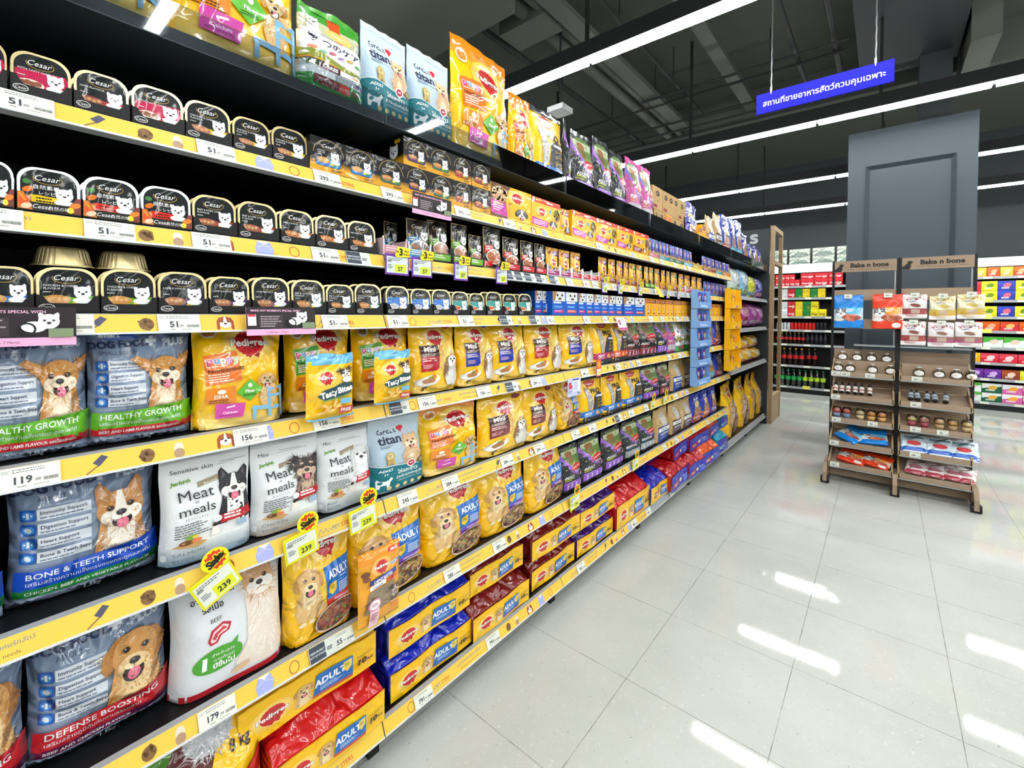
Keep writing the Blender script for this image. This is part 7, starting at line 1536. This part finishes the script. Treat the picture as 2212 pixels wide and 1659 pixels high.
# wrapped cartons on top of the left unit
def a_wrap(W=40, H=22):
    A = Art(W, H, 103); A.poly([(2, 0), (38, 0), (34, 9), (24, 13), (12, 12)], '6a7a70'); A.small(6, 18, 26, 2, 1.6, 'd9dcd2', .5); return A
box('wrap', a_wrap(), 40, 22, 30, '9aa596', 'shrink-wrapped carton', 'wrapped_carton', 'carton', m=M_SHINY)
for i in range(5):
    for j in range(2):
        fput('wrap', -.78 + i * .37, YL_ + .1, 2.43 + j * .147, .33, .142, f"shrink-wrapped carton on the drinks shelving, {ORD[i]} column, {('lower', 'upper')[j]} layer", .3, group='wrapped cartons on the drinks shelving')
# packs right of the column
def pk(key, col, c2, c3, desc, W=18, H=13):
    A = Art(W, H, 105); A.poly([(0, H * .45), (W, H * .75), (W, H), (0, H)], c2); A.ell(W * .55, H * .55, W * .24, H * .22, c3, rot=15); A.small(W * .2, H * .3, W * .5, 2, H * .1, 'f2f2ee'); box(key, A, W, H, 14, col, desc, 'goods_pack', 'pack', m=M_GLOSS)
pk('k1', 'e3a81c', 'f0c43a', 'f6dc7a', 'yellow pack'); pk('k2', 'd8481c', 'e0641c', 'f0a07a', 'orange-red pack'); pk('k3', '2a38a0', '3a4ab8', 'd0607a', 'dark blue pack with red mark'); pk('k4', 'd6cc1c', 'e0dc3a', '6a8a1c', 'yellow-green pack'); pk('k5', 'dfe8e2', '4fa83c', 'd9c0b0', 'white and green pack'); pk('k6', 'd0283c', 'e0485a', 'e6c8c8', 'crimson pack'); pk('k7', '5a2a8c', '7a3aa0', 'c8a0dc', 'purple pack'); pk('k8', '8a3a24', 'a84a2c', 'e0c8b8', 'brown pack'); pk('k9', '1c5a40', 'dfe0dc', 'd9a83a', 'dark green and white pack'); pk('k10', 'd060a0', 'e6e2e2', 'e8a03a', 'pink and white pack'); pk('k11', 'c9323a', 'd9502c', 'e8b05a', 'red and orange pack')
RG = 'packs right of the column'
row(['k1', 'k2', 'k1', 'k2', 'k1', 'k3', 'k3'], 2.3, 3.3, 2.092, YR_, 'right unit top row', .15, RG, 'pack')
for lv in (0, 1): row(['k6', 'k4', 'k3', 'k4', 'k3', 'k3'], 2.2, 3.3, 1.722 + lv * .155, YR_, f"right unit second row, {('lower', 'upper')[lv]} layer", .15, RG, 'pack')
row(['k6', 'k4', 'k3', 'k4', 'k3', 'k4'], 2.2, 3.3, 1.462, YR_, 'right unit third row', .17, RG, 'pack'); row(['k11', 'k2', 'k11', 'k2', 'k11'], 2.2, 3.2, 1.242, YR_, 'right unit fourth row', .15, RG, 'pack'); row(['k2', 'k5', 'k5', 'k5', 'k5'], 2.2, 3.3, .982, YR_, 'right unit fifth row', .17, RG, 'pack'); row(['k1', 'k6', 'k6', 'k6', 'k6'], 2.2, 3.2, .742, YR_, 'right unit sixth row', .15, RG, 'pack'); row(['k7', 'k7', 'k8', 'k4', 'k8'], 2.25, 3.2, .492, YR_, 'right unit seventh row', .15, RG, 'pack')
for lv in (0, 1): row(['k5', 'k9', 'k10', 'k10', 'k9'], 2.2, 3.3, .122 + lv * .15, YR_, f"right unit lowest row, {('lower', 'upper')[lv]} layer", .145, RG, 'pack')
wc = MB().box(-.001, 0, -.05, .05, 0, .035).mesh('rail_card', M_CARD, 'd9dccc'); yc = MB().box(-.001, 0, -.06, .06, 0, .06).mesh('rail_card_y', M_CARD, 'e0d860')
q_ = 0
for y, zs, xs, s in ((YL_, ZL, (-.25, .05, .3), 'left'), (YR_, ZR, (2.45, 2.75), 'right')):
    for j, z in enumerate(zs):
        for i, x in enumerate(xs):
            yel = (s == 'right' and j in (4, 5, 6) and i == 0) or (s == 'left' and j == 0 and i == 1)
            o = add('rail_card', yc if yel else wc, None, (x + .07 * ((i * 7 + j * 3) % 3), y - .003, z - .025), QF); tag(o, f"{'yellow' if yel else 'white'} rail card on the {s} wall unit, {ORD[j]} shelf from below, {ORD[i]} from left", 'price card', 'rail cards of the wall units')

# ------------------------------------------------------------------ labels that single each thing out
from collections import defaultdict
grp = defaultdict(list)
for r, desc, where, plural, cat, y in ITEMS: grp[(desc, where)].append((y, r, plural, cat))
for (desc, where), l in grp.items():
    l.sort(key=lambda t: t[0])
    for i, (y, r, plural, cat) in enumerate(l):
        lab = f'{desc} {where}' if len(l) == 1 else f'{desc} {where}, {ORD[i]} from left' if len(l) <= len(ORD) else f'{desc} {where}'
        tag(r, lab, cat, f'{plural} {where}')
grp = defaultdict(list)
for r, desc, sh, y in CL: grp[(desc, sh)].append((y, r))
for (desc, sh), l in grp.items():
    l.sort(key=lambda t: t[0])
    for i, (y, r) in enumerate(l): tag(r, f'{desc} on the {LEVEL[sh]} rail' + (f', {ORD[i]} from left' if len(l) > 1 else ''), 'price card', f'price cards on the {LEVEL[sh]} rail')
